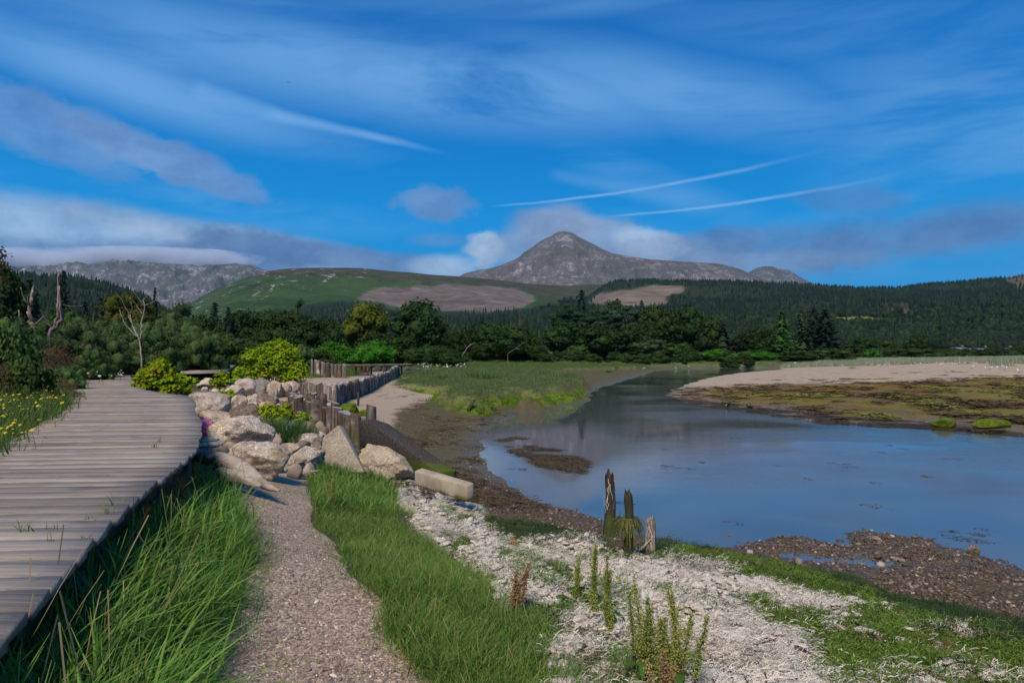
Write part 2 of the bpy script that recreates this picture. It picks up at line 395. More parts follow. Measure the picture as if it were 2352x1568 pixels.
CTRL = [  # picture x, picture y, height above the water
    (700, 1568, 1.05), (700, 1300, 1.05), (620, 1120, 1.02), (950, 1568, 1.05), (850, 1400, 1.05), (500, 1568, 1.07), (430, 1400, 1.12), (60, 1500, 1.42), (200, 1330, 1.42), (300, 1210, 1.42), (380, 1120, 1.42), (-100, 1568, 1.5), (300, 1568, 1.2), (470, 1150, 1.12),
    (560, 1200, 1.06), (0, 1000, 1.6), (100, 965, 1.6), (160, 930, 1.55), (60, 900, 1.8), (180, 865, 1.66), (250, 852, 1.66), (-400, 1100, 1.7), (-400, 900, 2.2), (-700, 1200, 1.8), (-1200, 1400, 1.8), (200, 1100, 1.5), (350, 950, 1.45), (430, 1040, 1.36), (0, 1250, 1.5), (-600, 1500, 1.5),
    (520, 1080, .95), (600, 1060, .85), (560, 950, 1.0), (480, 930, 1.15), (600, 900, .95), (650, 880, .9), (700, 1000, .75), (720, 1060, .8), (640, 950, .85), (700, 900, .8), (700, 870, .95), (850, 850, 1.0), (780, 862, .97),
    (800, 1080, 1.0), (900, 1150, 1.0), (1000, 1300, 1.04), (1200, 1450, 1.0), (1100, 1568, 1.05), (850, 1045, .85), (950, 1130, .88), (1000, 1200, .92), (1100, 1180, .62), (1200, 1280, .75), (1300, 1250, .5),
    (1400, 1300, .6), (1500, 1400, .75), (1500, 1568, .88), (1700, 1568, .82), (1900, 1568, .72), (2352, 1568, .58), (2800, 1568, .5), (1700, 1350, .5), (1900, 1400, .42), (2100, 1450, .42), (2352, 1450, .32), (1550, 1285, .36),
    (1700, 1285, .26), (2000, 1315, .12), (2352, 1390, .14), (2200, 1345, .1), (1900, 1305, .1), (1900, 1262, .06), (2100, 1270, .09), (2250, 1300, .09), (2700, 1420, .2), (1440, 1275, .28), (1400, 1232, .18), (1300, 1200, .25), (1200, 1190, .42), (1150, 1160, .36), (1050, 1100, .36), (980, 1040, .4),
    (900, 960, .5), (860, 930, .5), (960, 900, .6), (930, 870, .7), (760, 940, .5), (840, 1000, .48), (1000, 960, .4), (930, 1050, .42), (1100, 870, .8), (1200, 850, .8), (1300, 870, .5), (1400, 860, .4), (1300, 845, .8),
    (1000, 850, .9), (1000, 838, 1.0), (900, 842, 1.05), (700, 850, 1.0), (1200, 836, 1.0), (1500, 838, .6), (1550, 834, 1.0), (1700, 832, 1.1), (1800, 835, 1.0), (450, 870, 1.2), (550, 860, 1.1), (300, 845, 1.7), (100, 842, 2.0), (-600, 860, 2.4),
    (1600, 895, .3), (1654, 862, .5), (1700, 855, .6), (1800, 850, .8), (1800, 900, .5), (1900, 880, .8), (2100, 880, .85), (2352, 880, .85), (2100, 838, 1.55), (2352, 842, 1.5), (1900, 847, 1.2), (2200, 829, 1.75), (2100, 920, .48), (2352, 930, .5),
    (2700, 900, .8), (2700, 840, 1.6), (2000, 834, 1.6), (1850, 842, 1.3), (2352, 828, 1.8)]
pts = [(*at(a, b, c), c) for a, b, c in CTRL]
for px in (-1400, -800, -200, 300, 700, 1176, 1500, 1800, 2100, 2500, 3300):
    for d, z in ((150, 1.3), (200, 1.7), (260, 2.4), (350, 5.0), (700, 9.0), (1500, 13.0), (12000, 13.0)):
        pts.append(((px - HX) / F * d, d, z))
for px in (-1400, 3600):
    for d, z in ((1.2, 1.1 if px < 0 else .6), (3, 1.4 if px < 0 else .4), (20, 1.6 if px < 0 else .3)): pts.append(((px - HX) / F * d, d, z))
pts = np.array(pts); KU = 1.0; KV = .42
def _uv(x, y): return np.stack([x / y * KU, np.log(y) * KV], -1)
cp = _uv(pts[:, 0], pts[:, 1])
dd_ = np.linalg.norm(cp[:, None] - cp[None], axis=-1)
A_ = np.zeros((len(cp) + 1,) * 2); A_[:-1, :-1] = -dd_ + np.eye(len(cp)) * 2e-3; A_[-1, :-1] = 1; A_[:-1, -1] = 1
W_ = np.linalg.solve(A_, np.append(pts[:, 2], 0))
def rbf(x, y):
    uv = _uv(x, y); r = np.full(x.shape, W_[-1])
    for i in range(len(cp)):
        r = r - W_[i] * np.sqrt((uv[..., 0] - cp[i, 0]) ** 2 + (uv[..., 1] - cp[i, 1]) ** 2)
    return r
Z_PATH = [(410, 1600), (440, 1540), (495, 1480), (545, 1400), (560, 1330), (600, 1290), (560, 1210), (520, 1150), (520, 1118), (560, 1102), (640, 1112), (718, 1122), (716, 1200), (775, 1265), (820, 1330), (890, 1395), (885, 1460), (945, 1520), (990, 1568), (1180, 2200), (1500, 6000), (-2500, 6000), (300, 2200)]
Z_WRACK = [(900, 1108), (960, 1110), (1010, 1130), (1060, 1150), (1115, 1178), (1105, 1215), (1180, 1245), (1250, 1240), (1340, 1238), (1400, 1270), (1480, 1292), (1560, 1290), (1640, 1310), (1740, 1340), (1830, 1380), (1930, 1410), (1930, 1440), (1840, 1470), (1850, 1520), (1900, 1568), (2000, 1900), (2400, 6000), (1800, 6000),
    (1400, 2000), (1280, 1568), (1265, 1490), (1310, 1440), (1150, 1395), (1135, 1370), (1180, 1355), (1060, 1290), (1000, 1250), (940, 1200), (915, 1160)]
Z_ALGAE = [(1480, 1300), (1560, 1265), (1640, 1270), (1730, 1280), (1860, 1325), (1960, 1360), (2100, 1420), (2352, 1500), (3000, 1700), (6000, 3000), (2800, 6000), (2000, 1900), (1850, 1560), (1830, 1470), (1930, 1435), (1900, 1400), (1780, 1340), (1640, 1310)]
Z_GRASSR = [(716, 1122), (700, 1080), (735, 1050), (760, 1028), (815, 1030), (860, 1062), (905, 1105), (925, 1190), (1000, 1255), (1060, 1300), (1150, 1365), (1130, 1395), (1230, 1425), (1300, 1450), (1265, 1500), (1290, 1568), (1400, 2000), (1900, 6000), (1500, 6000), (1180, 2200), (990, 1568), (945, 1520), (885, 1460), (890, 1395), (820, 1330), (775, 1265), (716, 1200)]
Z_GRASSL = [(440, 1035), (500, 1050), (525, 1085), (520, 1150), (560, 1210), (625, 1275), (590, 1340), (590, 1400), (540, 1480), (500, 1540), (480, 1600), (300, 2200), (-2500, 6000), (-4000, 6000), (-1500, 1700), (0, 1460), (150, 1320), (280, 1180), (380, 1090)]
Z_GRASSB = [(1110, 1185), (1200, 1195), (1300, 1215), (1400, 1238), (1400, 1262), (1330, 1240), (1180, 1250), (1110, 1215)]
Z_GRASSC = [(1400, 1275), (1470, 1262), (1500, 1240), (1570, 1236), (1650, 1262), (1730, 1275), (1850, 1310), (1950, 1318), (2050, 1368), (2200, 1392), (2352, 1430), (2900, 1600), (2900, 1700), (2352, 1515), (2150, 1455), (2000, 1400), (1850, 1350), (1700, 1312), (1560, 1300), (1480, 1300)]
Z_SANDN = [(690, 905), (760, 880), (850, 895), (905, 868), (925, 868), (1000, 893), (1000, 915), (960, 925), (905, 950), (905, 990), (885, 985), (850, 960), (760, 960), (720, 930)]
Z_SANDI = [(700, 885), (700, 868), (770, 866), (840, 862), (870, 852), (1010, 848), (1010, 858), (930, 862), (880, 868), (790, 884)]
Z_ROCKS = [(440, 1040), (430, 910), (560, 880), (700, 885), (720, 930), (760, 960), (830, 1010), (820, 1035), (760, 1028), (700, 1080), (716, 1125), (640, 1112), (520, 1100)]
Z_MARSHFAR = [(930, 858), (900, 842), (1000, 832), (1500, 828), (1800, 825), (1830, 830), (1780, 837), (1500, 839), (1430, 843), (1280, 850), (1100, 852)]
Z_MARRAM = [(1800, 845), (1830, 838), (1900, 830), (2050, 826), (2200, 820), (2400, 816), (2500, 832), (2352, 835), (2200, 830), (2060, 838), (1900, 842)]
SUR = lambda q: q
MARSH_TOP = .92
def ground_full(x, y):
    x = np.asarray(x, float); y = np.asarray(y, float)
    zl = rbf(x, y)
    sd, idx = poly_sd(x, y, WATER, nearest=True); sd = -sd
    for p in POOLS: sd = np.minimum(sd, -poly_sd(x, y, p) * 1.0)
    wob = fbm(x * 1.3, y * 1.3, o=3, s=5) * .16 * np.clip(y / 14, .5, 3) + fbm(x * 5, y * 5, o=2, s=15) * .05
    sdw = sd + wob * (np.abs(sd) < 4)
    sl = SLOPE[idx] * (1 + .25 * vnoise(x * .3, y * .3, s=3))
    nearshore = ((idx >= i_near) & (idx < i_spit0)) * 1.0
    shore = sdw * sl + nearshore * .10 * np.maximum(sdw - 2.2, 0) ** 1.25
    zl = zl + fbm(x * .7, y * .7, o=4, s=9) * .03 * sstep(0, 2, sdw)
    k = .06
    h = np.clip(.5 + .5 * (shore - zl) / k, 0, 1)
    z = shore * (1 - h) + zl * h - k * h * (1 - h)
    z = np.where(sdw < 0, np.maximum(sdw * sl * 1.6, -.6), z)
    sm = poly_sd(x, y, MARSH) + fbm(x * .9, y * .9, o=3, s=21) * .8 + fbm(x * 3, y * 3, o=2, s=22) * .2
    mt = MARSH_TOP + .10 * fbm(x * .25, y * .25, o=3, s=23)
    z = np.maximum(z, mt * sstep(-.5, .95, sm)) * (sm > -.5) + z * (sm <= -.5)
    px, py = proj(x, y, z)
    M_ = {}
    wx = px + 14 * fbm(x * 2.2, y * 2.2, o=3, s=31); wy = py + 9 * fbm(x * 2.2, y * 2.2, o=3, s=32)
    def msk(poly, soft=10): 
        bb = np.array(poly); near = (wx > bb[:, 0].min() - 60) & (wx < bb[:, 0].max() + 60) & (wy > bb[:, 1].min() - 60) & (wy < bb[:, 1].max() + 60)
        r = np.zeros_like(wx)
        if near.any(): r[near] = sstep(-soft, soft, poly_sd(wx[near], wy[near], poly))
        return r
    sh = x.shape; x1 = x.ravel(); 
    wx = wx.ravel(); wy = wy.ravel(); zf = z.ravel(); yf = y.ravel(); sdf = sdw.ravel(); smf = sm.ravel()
    M_['path'] = msk(Z_PATH, 8)
    M_['wrack'] = msk(Z_WRACK, 8) * sstep(-.30, -.12, fbm(x1 * 1.6, yf * 1.6, o=3, s=41))
    M_['algae'] = np.maximum(msk(Z_ALGAE, 14), msk(Z_WRACK, 8) * (1 - M_['wrack']))
    mixed = msk(Z_ALGAE, 10) * sstep(.08, .25, fbm(x1 * 3.2, yf * 3.2, o=3, s=42)) * (wy > 1370)
    M_['wrack'] = np.maximum(M_['wrack'], mixed)
    M_['grass'] = np.maximum.reduce([msk(Z_GRASSR, 8), msk(Z_GRASSL, 8), msk(Z_GRASSB, 8), msk(Z_GRASSC, 10)])
    M_['marsh'] = np.maximum(sstep(-.1, .8, smf) * (sdf > 0), msk(Z_MARSHFAR, 3) * sstep(-.3, .0, fbm(x1 * .12, yf * .12, o=3, s=44)))
    M_['moss'] = sstep(-.5, .1, smf) * sstep(.8, .2, smf) * sstep(-.35, .2, fbm(x1 * .35, yf * .35, o=3, s=45)) * (yf < 46) * (wy > 880) * sstep(.75, .5, zf)
    M_['rocks'] = msk(Z_ROCKS, 12)
    spit = (idx.ravel() >= i_spit0) & (idx.ravel() <= i_spit1) & (yf > 12) & (sdf > 0)
    nz = fbm(x1 * .35, yf * .35, o=4, s=46) * .10 + fbm(x1 * 2, yf * 2, o=2, s=47) * .05
    top = np.maximum(sstep(.86, 1.0, zf + nz), sstep(-4, 4, poly_sd(wx, wy, [(1560, 892), (1600, 862), (1654, 850), (1800, 838), (2000, 820), (3600, 815), (3600, 868), (2352, 866), (2230, 868), (2100, 877), (1950, 879), (1800, 882), (1680, 887), (1600, 890)])))
    M_['sand'] = np.maximum(np.where(spit, np.maximum(top, sstep(.17, .03, zf + nz * .6) * .18), 0), np.maximum(msk(Z_SANDN, 8), msk(Z_SANDI, 4)))
    M_['olive'] = np.where(spit, sstep(.06, .16, zf + nz) * (1 - top), 0)
    M_['rust'] = np.where(spit, np.clip(sstep(24, 4, np.abs(wy - np.interp(wx, [1560, 1700, 1950, 2230, 2352], [893, 897, 884, 874, 872]) - 6)) * (1 - top) + sstep(.30, .12, zf + nz) * sstep(34, 42, yf) + .5 * sstep(.1, .3, fbm(x1 * .5, yf * 1.2, o=3, s=48)), 0, 1) * (1 - top), 0)
    M_['wet'] = sstep(.16, .0, zf) * (1 - M_['sand'])
    M_['left'] = ((x1 < -2) & (yf < 60) & (wx < 560)).astype(float) * (1 - M_['rocks'])
    far = sstep(125, 165, yf); M_['far'] = np.maximum(far * (sdf > 0), msk(Z_MARRAM, 3))
    M_ = {k: np.clip(v, 0, 1).reshape(sh) for k, v in M_.items()}
    # lumps: heaped seaweed, turf, pebbles on the bar
    nw = fbm(x * 2.4, y * 2.4, o=4, s=51, ridged=True)
    z = z + M_['wrack'] * (.02 + .11 * nw + .05 * fbm(x * 6, y * 9, o=3, s=52, ridged=True)) + M_['algae'] * (1 - M_['wrack']) * .05 * fbm(x * 2.5, y * 2.5, o=4, s=53)
    z = z + M_['grass'] * .035 * fbm(x * 2, y * 2, o=3, s=54) + M_['marsh'] * .10 * fbm(x * .8, y * .8, o=3, s=55)
    bar = ((sd > 0) & (idx >= i_bar0) & (idx < i_spit0)) * 1.0
    z = z + bar * .02 * fbm(x * 6, y * 6, o=3, s=56)
    return z, M_
def H(x, y):
    x = np.atleast_1d(np.asarray(x, float)); y = np.atleast_1d(np.asarray(y, float)); return ground_full(x, y)[0]
_DS = np.exp(np.linspace(math.log(1.6), math.log(420), 700))
def on_ground(px, py):
    """first point of the terrain met by the sight line"""
    x = (px - HX) / F * _DS; zr = CZ + (HY - py) / F * _DS
    g = H(x, _DS); k = np.argmax(g >= zr)
    if g[k] < zr[k]: k = len(_DS) - 1
    a, b = zr[k - 1] - g[k - 1], g[k] - zr[k]; t = a / max(a + b, 1e-9)
    d = _DS[k - 1] + (_DS[k] - _DS[k - 1]) * t; x = (px - HX) / F * d
    return float(x), float(d), float(H([x], [d])[0])
def gz(x, y): return float(H([x], [y])[0])

# ------------------------------------------------------------------ ground material
gm, g = new_mat('ground')
pos = g.pos(); px_, py_, pz_ = g.sep(pos)
n_big = g.noise(.35, 4, .6, pos); n_mid = g.noise(3.0, 4, .6, pos); n_fin = g.noise(28, 3, .65, pos); n_tiny = g.noise(120, 2, .6, pos)
soil = g.ramp(n_mid, [(.25, (.045, .033, .02)), (.6, (.10, .075, .05)), (.8, (.14, .11, .075))])
v_peb = g.vor(48, pos); pr, pg, pb = g.sep(v_peb); v_d = g.vor(48, pos, out='Distance')
v_peb2 = g.vor(110, pos); pr2, _, _ = g.sep(v_peb2)
gravel = g.ramp(pr, [(0, (.13, .10, .085)), (.3, (.27, .205, .16)), (.55, (.36, .28, .215)), (.72, (.20, .17, .155)), (.86, (.46, .38, .30)), (1, (.62, .55, .47))], 'CONSTANT')
fine = g.ramp(pr2, [(0, (.18, .13, .10)), (.4, (.33, .25, .185)), (.8, (.43, .34, .26)), (1, (.6, .52, .44))])
gravel = g.mix(g.rng(pg, .35, .6), fine, gravel)
gravel = g.mix(g.rng(n_mid, .35, .75, 0, .30), gravel, (.24, .165, .115))
sand = g.mix(g.rng(n_fin, .3, .8, 0, .5), (.39, .305, .225), (.27, .205, .145))
sand = g.mix(g.rng(n_big, .35, .7, 0, .4), sand, (.44, .355, .27))
sand = g.mix(g.rng(py_, 45, 20, 0, .75), sand, g.mix(g.rng(pr, .2, .8), (.20, .155, .115), (.42, .34, .26)))
sand = g.mix(g.m('MULTIPLY', g.rng(g.noise(1.1, 6, .75, g.mapping(pos, scale=(1.6, .35, 1))), .55, .64), .75), sand, (.15, .105, .07))
mud = g.mix(g.rng(n_fin, .35, .7), (.070, .055, .028), (.145, .115, .062))
mud = g.mix(g.m('MULTIPLY', g.rng(g.noise(1.3, 6, .75, pos), .40, .55), .8), mud, (.070, .085, .018))
mud = g.mix(g.rng(g.noise(11, 5, .8, pos), .55, .68, 0, .7), mud, (.17, .125, .085))
peb_mud = g.ramp(pr, [(0, (.05, .035, .027)), (.45, (.10, .066, .045)), (.75, (.17, .105, .065)), (.92, (.27, .21, .16)), (1, (.34, .30, .25))], 'CONSTANT')
mud = g.mix(g.rng(py_, 8, 20, .75, .35), mud, peb_mud)
olive = g.mix(g.rng(g.noise(.5, 7, .75, g.mapping(pos, scale=(1.5, .35, 1))), .42, .56), (.125, .085, .042), (.15, .14, .02))
olive = g.mix(g.rng(g.noise(2.5, 6, .8, g.mapping(pos, scale=(1.6, .4, 1))), .48, .62, 0, .8), olive, (.11, .07, .035))
olive = g.mix(g.rng(g.noise(1.6, 6, .8, g.mapping(pos, loc=(9, 3, 2), scale=(1.6, .4, 1))), .56, .66, 0, .8), olive, (.13, .17, .02))
rust = g.mix(g.rng(g.noise(3, 6, .8, g.mapping(pos, scale=(1.5, .5, 1))), .4, .6), (.10, .05, .012), (.23, .135, .02))
wrk = g.noise(60, 5, .75, g.mapping(pos, scale=(1, .45, 1), rot=(0, 0, .5)), 2.2)
wrack = g.ramp(wrk, [(.34, (.035, .028, .02)), (.41, (.22, .18, .14)), (.47, (.62, .56, .48)), (.60, (.86, .82, .74))])
wrack = g.mix(g.m('MULTIPLY', g.rng(g.noise(5, 5, .75, pos), .55, .62), .9), wrack, (.10, .15, .03))
algae = g.mix(g.rng(g.noise(16, 5, .7, pos, 1.0), .35, .65), (.028, .05, .008), (.13, .20, .022))
algae = g.mix(g.m('MULTIPLY', g.rng(g.noise(5, 4, .6, pos), .58, .68), .8), algae, (.06, .035, .02))
gsoil = g.mix(n_mid, (.04, .055, .018), (.10, .085, .04))
marsh = g.mix(g.rng(g.noise(1.5, 5, .7, pos), .3, .7), (.06, .105, .026), (.15, .18, .055))
marsh = g.mix(g.rng(pos and n_big, .35, .65, 0, .5), marsh, (.17, .155, .075))
moss = g.mix(g.rng(g.noise(6, 4, .7, pos), .3, .7), (.04, .075, .004), (.14, .22, .012))
farc = g.mix(g.rng(g.noise(.15, 5, .7, pos), .3, .7), (.05, .08, .03), (.15, .15, .06))
col = mud
col = g.mix(g.attr('left'), col, gsoil)
col = g.mix(g.attr('far'), col, farc)
col = g.mix(g.attr('olive'), col, olive)
col = g.mix(g.m('MULTIPLY', g.attr('rust'), g.rng(g.noise(.9, 6, .75, g.mapping(pos, scale=(1.5, .4, 1))), .38, .56)), col, rust)
col = g.mix(g.attr('sand'), col, sand)
col = g.mix(g.attr('rocks'), col, g.mix(n_fin, (.24, .18, .13), (.46, .37, .28)))
col = g.mix(g.attr('marsh'), col, marsh)
col = g.mix(g.attr('moss'), col, moss)
col = g.mix(g.attr('grass'), col, gsoil)
col = g.mix(g.attr('algae'), col, algae)
col = g.mix(g.attr('wrack'), col, wrack)
col = g.mix(g.rng(g.m('ADD', g.attr('path'), g.m('MULTIPLY', g.m('SUBTRACT', n_fin, .5), .7)), .4, .6), col, gravel)
wet = g.attr('wet')
hgt = g.m('ADD', g.m('MULTIPLY', v_d, -.5), g.m('ADD', g.m('MULTIPLY', n_fin, 1.0), g.m('MULTIPLY', wrk, g.m('MULTIPLY', g.attr('wrack'), 3.0))))
g.out(col, g.m('MULTIPLY_ADD', wet, -.45, .92), g.bump(hgt, .75, .018), spec=g.m('MULTIPLY_ADD', wet, .25, .15))

# ------------------------------------------------------------------ ground sheets, split where the photograph shows different ground
un = np.concatenate([np.linspace(-3.5, -1.06, 18)[:-1], np.linspace(-1.05, 1.05, 540), np.linspace(1.06, 3.5, 18)[1:]])
dn = np.concatenate([np.exp(np.linspace(math.log(1.15), math.log(55), 430)), np.exp(np.linspace(math.log(55), math.log(400), 95))[1:], np.exp(np.linspace(math.log(400), math.log(12000), 14))[1:]])
Ug, Dg = np.meshgrid(un, dn); Xg = Ug * Dg; Yg = Dg
Zg, MG = ground_full(Xg, Yg)
nr, nc = Xg.shape
Vg = np.stack([Xg, Yg, Zg], -1).reshape(-1, 3)
ii = np.arange(nr - 1)[:, None] * nc + np.arange(nc - 1)[None, :]
Qg = np.stack([ii, ii + 1, ii + nc + 1, ii + nc], -1).reshape(-1, 4)
def fm(k): return MG[k].ravel()[Qg].mean(1)
zq = Zg.ravel()[Qg].mean(1); yq = Yg.ravel()[Qg].mean(1); xq = Xg.ravel()[Qg].mean(1)
cls = np.zeros(len(Qg), int)                                        # 0 ground
pxq, pyq = proj(xq, yq, zq)
riv = (fm('left') < .5) & (fm('far') < .5)
cls[riv & (zq < .42)] = 1                                          # mud and shingle shore
spq = (poly_sd(pxq, pyq, [(1500, 905), (1560, 860), (1800, 838), (1850, 828), (2300, 812), (3600, 812), (3600, 1110), (2352, 1012), (2100, 990), (1740, 952)]) > 0) & (yq > 15)
cls[(fm('sand') > .5) & ~spq] = 2
cls[fm('marsh') > .5] = 3
cls[spq] = 4
cls[fm('path') > .5] = 5
cls[fm('wrack') > .5] = 6
for c, (nm, lab) in enumerate([('ground', None), ('muddy_shore', None), ('gravel_beach', None), ('salt_marsh_ground', None), ('sand_spit', None), ('gravel_path', None), ('bleached_seaweed', 'thick mat of bleached cream seaweed heaped along the shore grass')]):
    f = Qg[cls == c]; used = np.unique(f); rm = np.zeros(len(Vg), np.int64); rm[used] = np.arange(len(used))
    me = np_mesh(nm, Vg[used], rm[f], [gm], attrs={k: v.ravel()[used] for k, v in MG.items()})
    o = link(nm, me)
    if lab: tag(o, lab, 'seaweed', kind='stuff')
    else: o['kind'] = 'structure'
mb = MB(); mb.add([(-60, -40, 1.0), (60, -40, .6), (60, 1.2, .6), (4.0, 1.16, .6), (-4.0, 1.16, 1.15), (-60, 1.2, 1.6)], None, [(0, 1, 2), (0, 2, 3), (0, 3, 4), (0, 4, 5)])
link('ground', np_mesh('ground_behind', mb.V[0], mb.T[0], [gm]))['kind'] = 'structure'

# ------------------------------------------------------------------ water
wm, g = new_mat('river_water')
pos = g.pos(); x_, y_, z_ = g.sep(pos)
calm = g.rng(g.noise(.16, 3, .5, g.mapping(pos, scale=(.6, 1.2, 1)), .4), .38, .60)
calm = g.m('MULTIPLY', calm, g.rng(g.m('SUBTRACT', x_, g.m('MULTIPLY', y_, .12)), -.6, 3.4, .04, 1.0))
rip = g.noise(7.0, 3, .55, g.mapping(pos, scale=(.55, 1.6, 1), rot=(0, 0, .1)), .5)
rip2 = g.noise(24.0, 2, .5, g.mapping(pos, scale=(.7, 1.5, 1)))
swl = g.noise(1.1, 2, .5, g.mapping(pos, scale=(.5, 1.6, 1)), .3)
nr1 = g.bump(g.m('ADD', g.m('MULTIPLY', rip, .7), g.m('MULTIPLY', rip2, .25)), g.m('MULTIPLY_ADD', calm, .30, .015), .02)
nr2 = g.bump(swl, g.m('MULTIPLY_ADD', calm, .08, .01), .05, nr1)
b = g.out(g.mix(calm, (.072, .080, .090), (.105, .115, .130)), .015, nr2, spec=.5, ior=1.6)
wx = np.linspace(-60, 260, 33); wy = np.exp(np.linspace(math.log(3), math.log(260), 40))
Xw, Yw = np.meshgrid(wx, wy); iw = np.arange(39)[:, None] * 33 + np.arange(32)[None, :]
o = link('river_water', np_mesh('river_water', np.stack([Xw, Yw, Xw * 0], -1).reshape(-1, 3), np.stack([iw, iw + 1, iw + 34, iw + 33], -1).reshape(-1, 4), [wm])); o['kind'] = 'structure'

# ------------------------------------------------------------------ hills and mountains
def interp(prof, px):
    P = np.array(prof, float)
    # smooth through the points
    x = np.linspace(P[0, 0], P[-1, 0], int((P[-1, 0] - P[0, 0]) / 2) + 2); y = np.interp(x, P[:, 0], P[:, 1])
    k = np.array([1, 2, 3, 2, 1.]); k /= k.sum(); yp = np.pad(y, 2, mode='edge'); y = np.convolve(yp, k, 'valid')
    return np.interp(px, x, y)
HILLS = {}
def hill(name, prof, dr, db, zb, amp, nscale, mat, shape=1.0, ncol=300, nrow=90, seed=0, masks=None, ridge_w=.25, dprof=None, sharp=.5):
    x0, x1 = prof[0][0], prof[-1][0]
    def surf(px, t):
        ridge = interp(prof, px)
        drr = dr if dprof is None else np.interp(px, *zip(*dprof))
        d = db + (drr - db) * np.minimum(t, 1) + np.maximum(t - 1, 0) * drr * .5
        zr = CZ + (HY - ridge) / F * drr
        s = np.where(t < 1, np.power(np.clip(t, 0, 1), shape), 1 - 1.6 * (t - 1) ** 1.3)
        z = zb + (zr - zb) * s
        x = (px - HX) / F * d
        n = fbm(x / nscale, d / nscale, o=7, s=seed, gain=.52, ridged=True) * sharp + fbm(x / nscale * 1.3, d / nscale * 1.3, o=6, s=seed + 3) * (1 - sharp)
        env = np.clip(t * 3, 0, 1) * (ridge_w + (1 - ridge_w) * np.clip(np.abs(t - 1) * 4, 0, 1))
        z = z + amp * n * env
        return x, d, z
    T = np.concatenate([np.linspace(0, 1, nrow), [1.04, 1.12, 1.3]])
    PX, TT = np.meshgrid(np.linspace(x0, x1, ncol), T)
    X, Y, Z = surf(PX, TT); nr, nc = X.shape
    i = np.arange(nr - 1)[:, None] * nc + np.arange(nc - 1)[None, :]
    Q = np.stack([i, i + 1, i + nc + 1, i + nc], -1).reshape(-1, 4)
    px, py = proj(X.ravel(), Y.ravel(), Z.ravel())
    wx = px + 22 * fbm(px / 45, py / 22, o=4, s=seed + 60); wy = py + 8 * fbm(px / 45, py / 22, o=4, s=seed + 61)
    at_ = {k: sstep(-3, 3, poly_sd(wx, wy, p)) for k, p in (masks or {}).items()}
    at_['up'] = TT.ravel()
    o = link(name, np_mesh(name, np.stack([X, Y, Z], -1).reshape(-1, 3), Q, [mat], attrs=at_)); o['kind'] = 'structure'
    HILLS[name] = surf
    return surf

def rock_mat(name, base, pale, heath, s, pale_at=(.52, .66), heath_amt=.5):
    m, g = new_mat(name); pos = g.pos()
    st = g.mapping(pos, scale=(1, 1, .55))
    a = g.noise(s, 7, .68, st, .6); b_ = g.noise(s * .22, 5, .6, pos, .4); c = g.noise(s * 4.2, 5, .72, st, .8)
    col = g.mix(g.rng(a, .3, .7), [q * .62 for q in base], base)
    col = g.mix(g.m('MULTIPLY', g.rng(b_, .42, .60), heath_amt), col, heath)
    pm = g.rng(g.m('ADD', g.m('MULTIPLY', a, .45), g.m('MULTIPLY', c, .55)), *pale_at)
    col = g.mix(g.m('MULTIPLY', pm, g.rng(b_, .66, .40, .35, 1.0)), col, pale)
    g.out(col, .95, g.bump(g.m('ADD', a, g.m('MULTIPLY', c, .4)), .9, .25 / s), spec=.1)
    return m, g
m_mount, _ = rock_mat('granite_mountain', (.135, .125, .135), (.34, .32, .34), (.075, .080, .062), .011, (.50, .66), .6)
m_range, _ = rock_mat('granite_range', (.13, .125, .14), (.40, .38, .41), (.06, .078, .055), .009, (.50, .64), .6)
# grass hill with scree, heather top, felled plots
m_green, g = new_mat('green_hill'); pos = g.pos()
n1 = g.noise(.0028, 6, .62, pos, .5); n2 = g.noise(.02, 6, .7, g.mapping(pos, scale=(1, 1, .6)), .6); n3 = g.noise(.008, 5, .6, pos, 1.0)
col = g.mix(g.rng(n1, .36, .6), (.018, .046, .014), (.038, .080, .022))
col = g.mix(g.m('MULTIPLY', g.rng(n2, .4, .65), .5), col, (.07, .085, .035))
col = g.mix(g.attr('brown'), col, g.mix(g.rng(n2, .3, .7), (.036, .040, .024), (.070, .072, .038)))
col = g.mix(g.m('MULTIPLY', g.m('MULTIPLY', g.rng(n2, .56, .66), g.attr('scree')), .9), col, (.33, .30, .30))
fel = g.ramp(g.noise(.012, 7, .75, g.mapping(pos, scale=(.5, 1, 2.5), rot=(0, .2, 0)), 1.6), [(.3, (.06, .048, .045)), (.45, (.125, .10, .09)), (.6, (.175, .145, .128)), (.75, (.26, .225, .20))])
fel = g.mix(g.m('MULTIPLY', g.rng(n3, .55, .68), .7), fel, (.10, .075, .062))
col = g.mix(g.attr('felled'), col, fel)
col = g.mix(g.attr('wood'), col, (.02, .03, .018))
g.out(col, .95, g.bump(g.m('ADD', n2, n1), .8, 20.0), spec=.08)
m_wood, g = new_mat('forest_floor'); pos = g.pos()
n2 = g.noise(.03, 5, .65, pos)
col = g.mix(n2, (.016, .024, .014), (.035, .045, .024))
fel = g.ramp(g.noise(.018, 7, .75, g.mapping(pos, scale=(.5, 1, 2.5)), 1.2), [(.3, (.07, .055, .045)), (.45, (.14, .115, .09)), (.6, (.20, .165, .13)), (.75, (.28, .24, .19))])
col = g.mix(g.attr('felled'), col, fel)
col = g.mix(g.attr('field'), col, (.20, .20, .07))
col = g.mix(g.attr('moor'), col, g.mix(g.rng(n2, .35, .65), (.06, .06, .03), (.13, .10, .055)))
g.out(col, .95, g.bump(n2, .6, 6.0), spec=.05)

